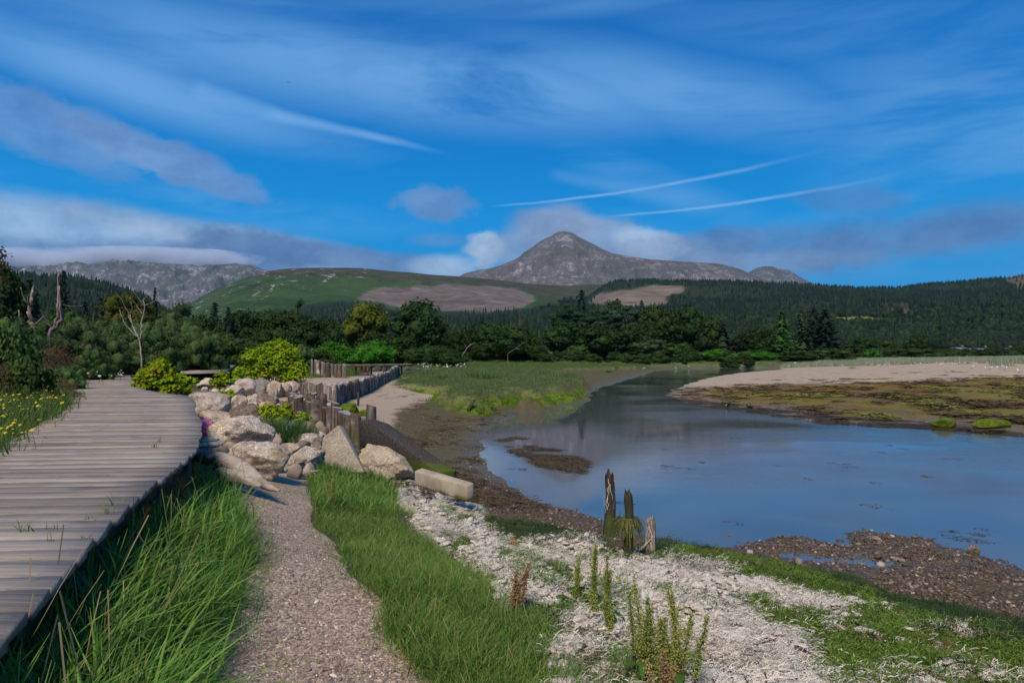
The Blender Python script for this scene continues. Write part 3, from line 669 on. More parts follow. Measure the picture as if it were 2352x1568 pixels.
hill('mountain', [(900, 700), (1000, 668), (1050, 638), (1068, 628), (1100, 621), (1125, 617), (1150, 609), (1165, 603), (1180, 597), (1196, 588), (1202, 580), (1212, 575), (1225, 566), (1240, 555), (1256, 547), (1268, 542), (1276, 535), (1284, 531), (1296, 531), (1308, 534), (1318, 537), (1326, 543), (1345, 553), (1365, 563), (1385, 573), (1405, 581), (1430, 586),
    (1455, 590), (1470, 593), (1500, 597), (1530, 598), (1560, 600), (1590, 602), (1620, 603), (1650, 605), (1680, 611), (1705, 619), (1720, 627), (1745, 637), (1800, 660), (1900, 700)], 5000, 3300, 120, 150, 420, m_mount, 1.15, 440, 190, 11, ridge_w=.04, sharp=.8)
hill('mountain_range', [(-500, 640), (-200, 610), (-60, 604), (0, 608), (40, 612), (90, 611), (130, 609), (165, 607), (200, 604), (235, 601), (262, 598), (285, 600), (310, 603), (350, 603), (390, 606), (430, 609), (455, 612), (480, 612), (500, 609), (520, 606), (545, 604), (560, 608), (580, 609), (600, 618), (625, 622), (660, 632), (760, 660), (900, 700)], 6200, 4300, 150, 175, 300, m_range, .9, 340, 120, 25, ridge_w=.06, sharp=.8)
hill('far_peak', [(1640, 670), (1700, 640), (1725, 622), (1742, 614), (1758, 611), (1775, 612), (1790, 618), (1812, 620), (1830, 632), (1860, 648), (1950, 680)], 6800, 5600, 200, 120, 400, m_range, 1.0, 110, 50, 37, ridge_w=.06)
hill('far_tor', [(1004, 650), (1012, 640), (1017, 633), (1022, 632), (1028, 637), (1040, 650)], 7600, 6900, 500, 20, 200, m_range, 1.0, 24, 20, 39, ridge_w=.02)
hill('green_hill', [(-400, 800), (150, 780), (330, 745), (400, 716), (430, 700), (465, 681), (500, 662), (530, 650), (560, 640), (590, 631), (610, 625), (640, 619), (680, 616), (740, 614.5), (790, 615), (830, 616), (870, 620), (900, 623), (940, 626), (990, 631), (1050, 635), (1100, 639), (1150, 644), (1200, 650), (1260, 655), (1310, 657), (1360, 654), (1400, 655), (1500, 662), (1600, 672), (1750, 690), (2000, 720)],
    2900, 1300, 14, 70, 500, m_green, 1.0, 380, 130, 43, ridge_w=.06, sharp=.45,
    masks={'brown': [(600, 640), (560, 610), (900, 600), (1300, 640), (1600, 650), (1500, 700), (1300, 700), (1150, 660), (950, 652), (800, 636), (700, 630)],
           'scree': [(440, 700), (560, 630), (620, 612), (860, 612), (820, 640), (700, 660), (600, 690), (560, 720), (420, 720)],
           'felled': [(818, 684), (850, 668), (890, 660), (930, 662), (960, 655), (1060, 656), (1130, 660), (1180, 664), (1210, 680), (1228, 692), (1210, 706), (1130, 712), (1040, 712), (960, 714), (930, 706), (880, 694), (850, 690)],
           'wood': [(400, 760), (640, 716), (700, 704), (800, 690), (850, 696), (930, 712), (1100, 716), (1230, 708), (1280, 690), (1380, 680), (1500, 720), (1500, 900), (300, 900)]})
hill('forest_hill', [(1180, 790), (1240, 740), (1300, 708), (1350, 684), (1380, 664), (1395, 654), (1420, 646), (1460, 643), (1520, 644), (1600, 645), (1700, 647), (1760, 650), (1850, 653), (1900, 656), (1960, 660), (2020, 662), (2060, 661), (2110, 656), (2160, 651), (2220, 645), (2270, 640), (2310, 638), (2352, 630), (2500, 615), (2900, 600), (3400, 640)],
    2000, 480, 7, 26, 330, m_wood, 1.05, 380, 110, 51, ridge_w=.1,
    masks={'felled': [(1362, 692), (1385, 672), (1440, 664), (1500, 658), (1570, 657), (1562, 668), (1540, 682), (1530, 700), (1480, 708), (1390, 706)],
           'field': [(1905, 738), (1925, 731), (1980, 730), (2040, 733), (2035, 737), (1980, 741)],
           'moor': [(2306, 636), (2352, 620), (3000, 590), (3000, 660), (2420, 672), (2340, 660), (2300, 648)]})
hill('left_forest_hill', [(-900, 560), (-300, 590), (-60, 622), (0, 626), (60, 631), (110, 634), (150, 634), (200, 640), (250, 652), (290, 663), (325, 675), (350, 690), (380, 712), (450, 745), (560, 780)], 1150, 380, 6, 14, 200, m_wood, 1.0, 160, 60, 57, ridge_w=.1)
hill('valley_wood_rise', [(300, 800), (480, 778), (620, 745), (720, 722), (800, 715), (900, 725), (1000, 738), (1100, 738), (1180, 728), (1260, 718), (1340, 715), (1420, 728), (1500, 748), (1600, 770)], 1150, 420, 5, 10, 200, m_wood, 1.0, 160, 50, 61, ridge_w=.1)
HILLS_OBJ = {o.name: o for o in sc.objects}

# ------------------------------------------------------------------ foliage materials
def leaf_mat(name, cols, var=.35, trans=.25, rough=.6, scale=1.2, obj_noise=True):
    m, g = new_mat(name)
    r = g.rand(); n = g.noise(scale, 3, .6, g.pos())
    c = g.mix(g.rng(n, .3, .7), cols[0], cols[1])
    if len(cols) > 2: c = g.mix(g.rng(g.noise(scale * 2.3, 3, .6, g.mapping(g.pos(), loc=(5, 3, 1))), .56, .68), c, cols[2])
    h = g.n('ShaderNodeHueSaturation'); g.put(h.inputs['Color'], c)
    g.put(h.inputs['Hue'], g.m('MULTIPLY_ADD', r, .05 * var * 2, .5 - .05 * var))
    g.put(h.inputs['Value'], g.m('MULTIPLY_ADD', r, var * 1.4, 1 - var * .6))
    g.out(h.outputs[0], .8, spec=.04, trans=trans)
    return m
def bark_mat(name, a, b_, s=14, rough=.9):
    m, g = new_mat(name); o = g.mapping(g.pos(), scale=(1, 1, .18))
    n = g.noise(s, 5, .7, o, .5)
    g.out(g.mix(g.rng(n, .35, .65), a, b_), rough, g.bump(n, .8, .02), spec=.15); return m
ML = dict(
    conifer=leaf_mat('spruce_needles', [(.009, .022, .017), (.020, .038, .026)], .45, .1, .7, .05),
    larch=leaf_mat('larch_needles', [(.022, .038, .020), (.042, .058, .026)], .4, .1, .7, .05),
    deadwood=leaf_mat('bare_stems', [(.11, .085, .075), (.17, .13, .12)], .3, 0, .9, .05),
    far=leaf_mat('far_leaves', [(.012, .026, .014), (.030, .050, .022)], .5, .1, .7, .03),
    dark=leaf_mat('dark_leaves', [(.016, .036, .012), (.036, .066, .020)], .3, .15, .6, .45),
    oak=leaf_mat('oak_leaves', [(.022, .048, .014), (.048, .080, .022)], .3, .15, .6, .45),
    mid=leaf_mat('mid_leaves', [(.03, .075, .014), (.06, .12, .022)], .3, .2, .6, .5),
    lime=leaf_mat('yellow_green_leaves', [(.07, .10, .012), (.12, .14, .02)], .2, .2, .6, .5),
    willow=leaf_mat('grey_green_leaves', [(.040, .070, .032), (.070, .105, .048)], .2, .2, .6, .6),
    bright=leaf_mat('bright_leaves', [(.03, .12, .012), (.065, .21, .02)], .2, .25, .55, .9),
    pine=leaf_mat('pine_needles', [(.022, .052, .028), (.045, .085, .042)], .25, .1, .7, .6),
    gorse=leaf_mat('gorse_spines', [(.034, .078, .024), (.070, .125, .038), (.15, .105, .06)], .25, .1, .75, 1.6),
    brown=leaf_mat('dry_scrub', [(.09, .062, .035), (.15, .11, .06), (.06, .075, .03)], .25, .1, .8, 2.0),
    bramble=leaf_mat('bramble_leaves', [(.035, .075, .02), (.07, .12, .03)], .3, .2, .5, 2.0),
    knot=leaf_mat('knotweed_leaves', [(.16, .30, .012), (.31, .42, .016), (.46, .29, .02)], .25, .40, .5, 2.6),
    rowan=leaf_mat('rowan_leaves', [(.04, .07, .015), (.07, .10, .02), (.26, .08, .02)], .25, .2, .6, .9),
)
MB_ = dict(bark=bark_mat('bark', (.05, .038, .03), (.13, .10, .08)), pale=bark_mat('pale_bark', (.20, .155, .13), (.46, .39, .35), 9), snag=bark_mat('snag_bark', (.085, .06, .05), (.33, .26, .23), 5))

# low conifers for the far woods
def far_conifer(seed, mat, w=.20):
    r = np.random.default_rng(seed); mb = MB(); n = 7
    for lv in range(6):
        z0 = .06 + lv * .155; z1 = z0 + .28; rad = w * (1 - lv / 6.6)
        th = np.arange(n) * 2 * math.pi / n + r.uniform(0, 1)
        rr = rad * r.uniform(.65, 1.15, n)
        V = np.vstack([np.stack([rr * np.cos(th), rr * np.sin(th), z0 + r.uniform(-.03, .03, n)], 1), [(0, 0, min(z1, 1.0))]])
        mb.add(V, None, [(k, (k + 1) % n, n) for k in range(n)])
    mb.tube([(0, 0, -.05), (0, 0, .2)], [.02, .015], 4, cap=False)
    return mb.mesh('conifer', mat, smooth=False)
def far_round(seed, mat):
    r = np.random.default_rng(seed); mb = MB()
    V, T = ICO[2]; n = fbm(V[:, 0] * 2 + seed, V[:, 1] * 2, V[:, 2] * 2, o=3, s=seed)
    mb.add(V * (1 + .35 * n)[:, None] * [.33, .33, .45] + [0, 0, .5], None, T)
    P = unit(r.normal(size=(170, 3))) * [.34, .34, .46] * r.uniform(.85, 1.15, (170, 1)) + [0, 0, .5]
    mb.leaves(P, .13, r); return mb.mesh('round_tree', mat, smooth=False)
def far_stems(seed, mat):
    r = np.random.default_rng(seed); mb = MB()
    for k in range(3):
        x, y = r.uniform(-.1, .1, 2); mb.tube([(x, y, 0), (x + r.uniform(-.02, .02), y, r.uniform(.7, 1))], [.018, .006], 4, cap=False)
    return mb.mesh('bare_stem', mat, smooth=False)
far_src = [far_conifer(i, ML['conifer'], .17 + .03 * (i % 3)) for i in range(5)] + [far_conifer(9, ML['larch'], .2)] + [far_round(i, ML['far']) for i in (1, 2, 5, 7)] + [far_stems(3, ML['deadwood'])]
def wood(name, hname, n, rng_px, rng_t, h, label, keep, pick, seed):
    r = np.random.default_rng(seed); surf = HILLS[hname]
    px = r.uniform(*rng_px, n); t = r.uniform(rng_t[0] ** .6, rng_t[1] ** .6, n) ** (1 / .6)
    x, d, z = surf(px, t); qx, qy = proj(x, d, z)
    k = keep(qx, qy, t, r); px, t, x, d, z, qx, qy = [a[k] for a in (px, t, x, d, z, qx, qy)]
    n = len(x); s = (h[0] + (h[1] - h[0]) * np.clip(.5 + .5 * r.normal(size=n) * .5 + .35 * fbm(px / 25, t * 9, o=2, s=seed), 0, 1.2)); idx = pick(qx, qy, t, r, n)
    s = np.where(idx >= 6, s * .8, s)
    rot = np.zeros((n, 3)); rot[:, 2] = r.uniform(0, 6.28, n)
    scatter(name, np.stack([x, d, z - .5], 1), rot, np.stack([s * 1.1, s * 1.1, s], 1), idx, far_src, label, 'forest')
def inp(qx, qy, poly, w=0): return poly_sd(qx, qy, poly) > w
FELL_R = [(1355, 700), (1382, 668), (1440, 662), (1500, 656), (1578, 655), (1566, 668), (1545, 682), (1532, 704), (1480, 714), (1380, 710)]
FIELD = [(1900, 742), (1920, 730), (1980, 728), (2045, 731), (2040, 738), (1980, 744)]
MOOR = [(2306, 636), (2352, 615), (3000, 580), (3000, 660), (2420, 668), (2340, 660), (2300, 646)]
def keep_r(qx, qy, t, r):
    dens = fbm(qx / 30, qy / 12, o=3, s=5)
    return ~inp(qx, qy, FELL_R) & ~inp(qx, qy, FIELD) & (~inp(qx, qy, MOOR) | (r.uniform(size=len(qx)) < .12)) & ~((dens < -.33) & (r.uniform(size=len(qx)) < .5))
def pick_r(qx, qy, t, r, n):
    u = r.uniform(size=n); broad = sstep(695, 765, qy + 25 * fbm(qx / 60, qy / 30, o=3, s=8) + (qx - 2000) * .05)
    i = r.integers(0, 5, n); i = np.where(u > .9, 5, i)
    b = r.uniform(size=n) < broad * .8; i = np.where(b, 6 + r.integers(0, 4, n), i)
    stem = ((np.abs(qx - 2045) < 14) | (np.abs(qx - 2085) < 22)) & (np.abs(qy - 712) < 14) & (fbm(qx / 5, qy / 8, o=2, s=3) > -.4)
    return np.where(stem & (r.uniform(size=n) < .8), 10, i)
wood('forest', 'forest_hill', 30000, (1230, 2700), (.0, 1.0), (5, 10.5), 'dark plantation of conifers covering the long hillside behind the right riverbank', keep_r, pick_r, 71)
wood('forest', 'left_forest_hill', 3200, (-200, 480), (.15, 1.0), (5.5, 9.5), 'dark conifer wood on the slope at the far left below the rocky range', lambda a, b_, c, r: a > -1e9, lambda a, b_, c, r, n: r.integers(0, 6, n), 73)
wood('forest', 'valley_wood_rise', 5200, (480, 1560), (.1, 1.0), (9, 14), 'belt of spruce forest on the valley floor below the felled ground', lambda a, b_, c, r: a > -1e9,
     lambda a, b_, c, r, n: np.where((a < 840) & (b_ < 745) & (r.uniform(size=n) < .5), 10, r.integers(0, 6, n)), 75)
wood('forest', 'green_hill', 2600, (560, 1560), (.02, .62), (12, 17), 'thin strip of conifers along the foot of the green hill', lambda a, b_, c, r: inp(a, b_, [(540, 760), (690, 712), (800, 692), (850, 700), (930, 716), (1100, 718), (1230, 712), (1290, 690), (1350, 682), (1500, 700), (1500, 800), (540, 800)]),
     lambda a, b_, c, r, n: np.where((a < 900) & (r.uniform(size=n) < .4), 10, np.where(a > 1240, r.integers(5, 10, n), r.integers(0, 6, n))), 77)

# ------------------------------------------------------------------ tree and bush builders (unit height, base at the origin)
def crown_mesh(seed, w, zc, rh, nclump, per, clump, leaf, mat, flat=1.0, aspect=.6, inner=True, low=.0, spiky=False):
    r = np.random.default_rng(seed); mb = MB()
    C = unit(r.normal(size=(nclump, 3))); rad = r.uniform(.45, .92, (nclump, 1))
    C = C * rad * [w, w, rh]; C[:, 2] += zc
    C[:, 2] = np.maximum(C[:, 2], low + clump * .6)
    cr = clump * r.uniform(.45, 1.4, nclump)
    P = []; N = []; 
    for c, q in zip(C, cr):
        v = unit(r.normal(size=(per, 3))); v[:, 2] = np.where(v[:, 2] < -.3, -v[:, 2] * .6, v[:, 2])
        P.append(c + v * q * r.uniform(.62, 1.30, (per, 1)) * [1, 1, flat]); N.append(v)
    P = np.vstack(P); N = np.vstack(N)
    mb.leaves(P, leaf * r.uniform(.6, 1.4, len(P)), r, aspect, normal=N, spread=.8)
    if spiky:
        K = r.choice(len(P), len(P) // 4, replace=False); mb.leaves(P[K] + N[K] * leaf * .5, leaf * 1.2, r, .25)
    if inner:
        V, T = ICO[1]
        for c, q in zip(C, cr): mb.add(V * q * .62 * [1, 1, flat] * (1 + .2 * r.normal(size=(len(V), 1))) + c, None, T)
    return mb.mesh('crown', mat, smooth=False)
def trunk_mesh(seed, h, rad, mat, limbs=5, spread=.22, z0=.3, bend=.03):
    r = np.random.default_rng(seed); mb = MB()
    k = np.linspace(0, 1, 6); bx, by = r.uniform(-bend, bend, 2)
    P = np.stack([bx * np.sin(k * 3), by * np.sin(k * 2.2), k * h - .03], 1)
    mb.tube(P, rad * (1.25 - .95 * k), 7)
    for i in range(limbs):
        t = r.uniform(z0, .95); a = r.uniform(0, 6.28); b0 = np.array([np.interp(t, k, P[:, j]) for j in range(3)])
        L = spread * r.uniform(.6, 1.1); e = b0 + [math.cos(a) * L, math.sin(a) * L, L * r.uniform(.3, .9)]
        mb.tube([b0, (b0 + e) / 2 + [0, 0, -.015], e], [rad * .5, rad * .32, rad * .12], 5, cap=False)
    return mb.mesh('trunk', mat)
def spruce_mesh(seed, w, mat, levels=24, sparse=0.0):
    r = np.random.default_rng(seed); mb = MB()
    for L in range(levels):
        z = .06 + .93 * (L / levels) ** 1.05; R = w * (1 - z) ** .8 * r.uniform(.82, 1.1) + .008
        nb = int(8 + 6 * (1 - z))
        for a in r.uniform(0, 6.28, nb):
            if r.uniform() < sparse: continue
            n = max(3, int(13 * R / w)); t = np.linspace(.25, 1, n); rr = R * r.uniform(.7, 1.12)
            P = np.stack([np.cos(a) * rr * t, np.sin(a) * rr * t, z - .16 * rr * t ** 1.5 + .04 * rr * t ** 4], 1) + r.normal(size=(n, 3)) * .005
            mb.leaves(P, .052 * r.uniform(.8, 1.3, n), r, .5, normal=np.tile([math.cos(a) * .4, math.sin(a) * .4, .7], (n, 1)), spread=.5)
    for L in range(6):
        z0 = .08 + L * .15; n = 8; th = np.arange(n) * .785; rr = w * (1 - z0) * .66
        mb.add(np.vstack([np.stack([rr * np.cos(th), rr * np.sin(th), np.full(n, z0)], 1), [(0, 0, min(z0 + .3, .97))]]), None, [(q, (q + 1) % n, n) for q in range(n)])
    return mb.mesh('crown', mat, smooth=False)
KIND = {}
def kind(name, crowns, trunks): KIND[name] = (crowns, trunks)
kind('oak', [crown_mesh(i, .42, .58, .40, 80, 120, .15, .05, ML['oak']) for i in (1, 2)], [trunk_mesh(1, .6, .035, MB_['bark'])])
kind('dark', [crown_mesh(i, .38, .56, .42, 80, 120, .14, .05, ML['dark']) for i in (3, 4)], [trunk_mesh(2, .6, .032, MB_['bark'])])
kind('mid', [crown_mesh(i, .44, .55, .42, 55, 90, .16, .05, ML['mid']) for i in (5,)], [trunk_mesh(3, .6, .03, MB_['bark'])])
kind('lime', [crown_mesh(6, .40, .58, .40, 60, 100, .14, .045, ML['lime'])], [trunk_mesh(4, .6, .032, MB_['bark'])])
kind('willow', [crown_mesh(7, .45, .55, .42, 55, 90, .14, .05, ML['willow'], aspect=.3)], [trunk_mesh(5, .7, .025, MB_['bark'])])
kind('rowan', [crown_mesh(8, .5, .60, .36, 60, 90, .15, .045, ML['rowan'])], [trunk_mesh(6, .6, .02, MB_['bark'])])
kind('pine', [crown_mesh(i, .40, .72, .26, 34, 130, .13, .042, ML['pine'], flat=.5, aspect=.3) for i in (9, 10)], [trunk_mesh(7, .85, .028, MB_['bark'], 9, .3, .4)])
kind('lone_pine', [crown_mesh(11, .20, .72, .26, 12, 150, .10, .04, ML['pine'], flat=.8, aspect=.3)], [trunk_mesh(8, .9, .018, MB_['bark'], 5, .16, .5)])
kind('spruce', [spruce_mesh(i, .24, ML['conifer']) for i in (12, 13)], [trunk_mesh(9, .9, .02, MB_['bark'], 0)])
kind('thin_spruce', [spruce_mesh(14, .20, ML['larch'], 20, .2)], [trunk_mesh(10, .9, .016, MB_['bark'], 0)])
kind('green_spruce', [spruce_mesh(15, .22, ML['mid'])], [trunk_mesh(10, .9, .016, MB_['bark'], 0)])
kind('bush', [crown_mesh(16, .62, .42, .50, 55, 110, .20, .055, ML['bright'])], [trunk_mesh(11, .4, .03, MB_['bark'], 6, .3, .1)])
kind('dark_bush', [crown_mesh(i, .62, .42, .50, 50, 90, .20, .06, ML['oak']) for i in (17,)], [trunk_mesh(12, .4, .03, MB_['bark'], 6, .3, .1)])
kind('gorse', [crown_mesh(i, .62, .40, .50, 110, 160, .15, .030, ML['gorse'], spiky=True, aspect=.35) for i in (18, 19, 20)], [trunk_mesh(13, .5, .025, MB_['bark'], 8, .3, .1)])
kind('brown', [crown_mesh(21, .60, .42, .48, 70, 130, .13, .035, ML['brown'], spiky=True, aspect=.3, inner=False)], [trunk_mesh(14, .6, .015, MB_['bark'], 14, .35, .05)])
kind('bramble', [crown_mesh(22, .62, .40, .50, 70, 60, .17, .07, ML['bramble'], aspect=.8)], [trunk_mesh(15, .5, .012, MB_['bark'], 10, .3, .05)])
_rs = np.random.default_rng(5); _ct = {}
def tree(k, x, y, z, h, w, label, cat='tree', group=None, nm=None, lean=0.0):
    cr, tk = KIND[k]; i = _ct.get(k, 0); _ct[k] = i + 1
    ww = {'oak': .84, 'dark': .76, 'mid': .88, 'lime': .8, 'willow': .9, 'rowan': 1.0, 'pine': .8, 'lone_pine': .45, 'spruce': .48, 'thin_spruce': .4, 'green_spruce': .44}.get(k, 1.24)
    s = w / ww
    o = empty(nm or {'oak': 'oak_tree', 'dark': 'broadleaf_tree', 'mid': 'broadleaf_tree', 'lime': 'broadleaf_tree', 'willow': 'willow_tree', 'rowan': 'rowan_tree', 'pine': 'pine_tree', 'lone_pine': 'pine_tree', 'spruce': 'spruce_tree', 'thin_spruce': 'spruce_tree',
        'green_spruce': 'spruce_tree', 'gorse': 'gorse_bush', 'brown': 'dry_bush', 'bramble': 'bramble_bush'}.get(k, 'leafy_bush'), (x, y, z), label, cat, group, _rs.uniform(0, 6.28), (s, s, h))
    if lean: o.rotation_euler[1] = lean
    link('trunk', tk[i % len(tk)], o); link('crown', cr[i % len(cr)], o)
    return o
def tree_px(k, px, top, base, w, d, label, **kw):
    x = (px - HX) / F * d; zb = gz(x, d); zt = CZ + (HY - top) / F * d
    return tree(k, x, d, zb - .1, (zt - zb) * 1.03, w / F * d, label, **kw)
BU = 'bush'
# right-hand wood behind the river, left to right
for a in [
    ('dark', 1128, 746, 818, 84, 168, 'dark round tree standing just left of the small bright green spruce'),
    ('green_spruce', 1226, 744, 815, 30, 172, 'small bright green spruce between two darker round trees'),
    ('oak', 1180, 768, 822, 70, 158, 'grey-green scrubby tree in front of the dark round tree at the valley centre'),
    ('dark', 1086, 760, 818, 58, 160, 'small dark tree next to the pale bare stem at the valley centre'),
    ('oak', 1046, 758, 820, 52, 155, 'olive-brown small tree right of the big dark sycamore'),
    ('green_spruce', 1010, 757, 822, 42, 150, 'narrow mid-green tree against the right side of the big dark sycamore'),
    ('dark', 962, 697, 822, 108, 146, 'big dark round-headed sycamore standing alone left of centre'),
    ('lime', 838, 701, 826, 112, 150, 'tall yellow-green tree with billowing crown behind the bright green bushes'),
    ('spruce', 1336, 664, 812, 66, 214, 'tallest conifer poking above the pines left of the river wood'),
    ('pine', 1304, 700, 815, 84, 205, 'flat-topped dark pine at the left end of the river wood'),
    ('pine', 1350, 712, 815, 100, 198, 'broad spreading pine below the tallest conifer of the river wood'),
    ('pine', 1402, 690, 812, 90, 210, 'pine with layered boughs in the middle of the river wood'),
    ('pine', 1440, 704, 812, 96, 200, 'blue-green pine with layered boughs right of the wood centre'),
    ('spruce', 1474, 688, 812, 56, 212, 'pointed dark conifer at the right of the pines'),
    ('spruce', 1418, 684, 812, 44, 218, 'slim conifer tip showing behind the layered pines'),
    ('dark', 1296, 742, 822, 96, 188, 'dense dark tree at the left foot of the river wood'),
    ('dark', 1380, 752, 824, 112, 186, 'dense dark tree at the middle foot of the river wood'),
    ('dark', 1452, 752, 824, 96, 188, 'round black-green tree in the foot of the river wood above the inlet'),
    ('oak', 1516, 706, 822, 108, 198, 'tall dark oak-like tree at the wood edge above the river bend'),
    ('dark', 1572, 712, 824, 96, 196, 'tall dark tree right of the oak at the river bend'),
    ('oak', 1618, 728, 824, 76, 194, 'rounded olive tree at the right end of the river wood'),
    ('willow', 1490, 776, 828, 84, 178, 'pale grey-green willow on the bank above the inlet'),
    ('mid', 1548, 786, 830, 76, 178, 'low mid-green tree on the bank right of the willow'),
    ('thin_spruce', 1662, 742, 826, 84, 190, 'thin greyish-green spruce beyond the river bend'),
    ('dark', 1712, 768, 824, 70, 195, 'dark low tree between the greyish spruce and the dark spruce clump'),
    ('dark', 1750, 758, 824, 66, 200, 'dark rounded tree touching the left side of the spruce clump'),
    ('green_spruce', 1796, 713, 824, 80, 188, 'leftmost and greenest spruce of the clump beyond the spit'),
    ('thin_spruce', 1840, 708, 824, 72, 190, 'slender spruce in the middle of the clump beyond the spit'),
    ('spruce', 1868, 706, 824, 82, 192, 'dark spruce second from the right in the clump beyond the spit'),
    ('spruce', 1896, 709, 824, 96, 188, 'broad dark spruce at the right of the clump beyond the spit'),
    ('dark', 2106, 769, 815, 48, 235, 'single small round dark tree on the flat behind the spit'),
    ('dark', 1975, 778, 818, 64, 240, 'low dark tree right of the spruce clump behind the scrub'),
    ('mid', 2040, 782, 818, 50, 245, 'low mid-green tree behind the scrub line right of the spruce clump')]:
    tree_px(a[0], *a[1:6], a[6])
# left-hand tree line
for a in [
    ('spruce', 146, 619, 790, 62, 92, 'tall dark spruce behind the two broken snags'),
    ('spruce', 196, 690, 790, 60, 100, 'small dark spruce right of the tall spruce at the left'),
    ('thin_spruce', 232, 680, 800, 66, 96, 'olive spruce left of the rowan'),
    ('thin_spruce', 66, 636, 800, 90, 88, 'feathery olive conifer behind the left snag'),
    ('dark', 8, 622, 820, 110, 80, 'tall dark tree at the left edge of the view'),
    ('spruce', 356, 658, 780, 34, 125, 'small dark spruce tip rising behind the rowan'),
    ('rowan', 304, 676, 800, 130, 84, 'broad rowan with orange berries behind the bare tree'),
    ('willow', 398, 686, 800, 90, 92, 'grey-green willow between the rowan and the pair of pines'),
    ('mid', 150, 708, 810, 90, 78, 'mid-green tree behind the left snags'),
    ('spruce', 494, 692, 800, 66, 118, 'left one of the pair of dark conifers left of centre'),
    ('spruce', 524, 703, 800, 58, 116, 'right one of the pair of dark conifers left of centre'),
    ('dark', 470, 730, 815, 80, 100, 'dark round tree at the foot of the pair of conifers'),
    ('dark', 556, 722, 815, 84, 120, 'dark round tree right of the pair of conifers'),
    ('oak', 596, 716, 815, 96, 122, 'olive-dark oak left of the lone pine'),
    ('oak', 650, 716, 815, 100, 118, 'olive-dark oak directly left of the lone pine'),
    ('lone_pine', 681, 684, 815, 40, 126, 'lone thin pine standing above the tree line left of centre'),
    ('dark', 708, 736, 822, 92, 116, 'dark oak under the lone pine'),
    ('dark', 752, 740, 822, 72, 122, 'black-green tree left of the yellow-green tree'),
    ('oak', 640, 756, 830, 110, 92, 'dense brown-green tree behind the larger yellow bush'),
    ('mid', 500, 762, 830, 100, 76, 'leafy mid-green tree above the raised boardwalk'),
    ('willow', 570, 772, 835, 90, 72, 'grey-green willow bush left behind the larger yellow bush'),
    ('bush', 776, 781, 836, 108, 92, 'bright green bush left of the biggest bright green bush'),
    ('bush', 850, 779, 838, 116, 90, 'biggest bright green rounded bush behind the pile wall'),
    ('dark_bush', 905, 794, 836, 60, 118, 'dark low bush between the bright green bushes and the sycamore'),
    ('dark_bush', 1000, 800, 834, 70, 130, 'dark low bush at the foot of the sycamore'),
    ('bush', 1420 - 460, 808, 836, 60, 128, 'low green bush in front of the sycamore trunk')]:
    tree_px(a[0], *a[1:6], a[6], cat='bush' if 'bush' in a[0] else 'tree')
# bright bushes and gorse on the far bank
for a in [('bush', 1640, 800, 832, 80, 176, 'bright green bush right of the river wood'), ('bush', 1704, 806, 830, 96, 178, 'long low bright bush beyond the river end'), ('bush', 1762, 806, 830, 84, 178, 'low bright bush left below the spruce clump'),
          ('dark_bush', 1830, 806, 830, 90, 165, 'dark gorse mound left of the marram grass'), ('dark_bush', 1900, 800, 828, 110, 170, 'dark gorse mound below the spruce clump'), ('dark_bush', 1970, 798, 826, 110, 180, 'dark gorse mound behind the left of the marram grass'),
          ('bush', 1998, 799, 824, 50, 176, 'small bright bush among the gorse behind the spit'), ('dark_bush', 2050, 800, 824, 120, 190, 'dark gorse mound behind the middle of the gulls'), ('dark_bush', 2120, 802, 820, 90, 200, 'dark gorse mound under the single round tree')]:
    tree_px(a[0], *a[1:6], a[6], cat='bush')
# scrub that reads as one mass along the foot of the woods
r = np.random.default_rng(31)
scr = [KIND['dark_bush'][0][0], KIND['dark_bush'][0][0], KIND['oak'][0][1], KIND['dark'][0][0], KIND['oak'][0][0], KIND['mid'][0][0]]
P = []; S = []; I = []
for i in range(520):
    px = r.uniform(380, 2400); d = r.uniform(150, 250) if px > 1050 else r.uniform(100, 160)
    if 1790 < px and d < 190: d += 45
    x = (px - HX) / F * d; hh = r.uniform(2.0, 5.2) * (d / 170); 
    if r.uniform() < .12 and px < 1900: hh *= 1.8
    if px > 1230: hh *= .55
    P.append((x, d, 0)); S.append((hh * 1.5, hh * 1.5, hh)); I.append(r.integers(0, 6))
P = np.array(P); P[:, 2] = H(P[:, 0], P[:, 1]) - .2
scatter('scrub', P, np.stack([r.uniform(-.1, .1, 520), r.uniform(-.1, .1, 520), r.uniform(0, 6.28, 520)], 1), S, I, scr, 'tangled scrub and small trees along the foot of the woods beyond the river', 'scrub')

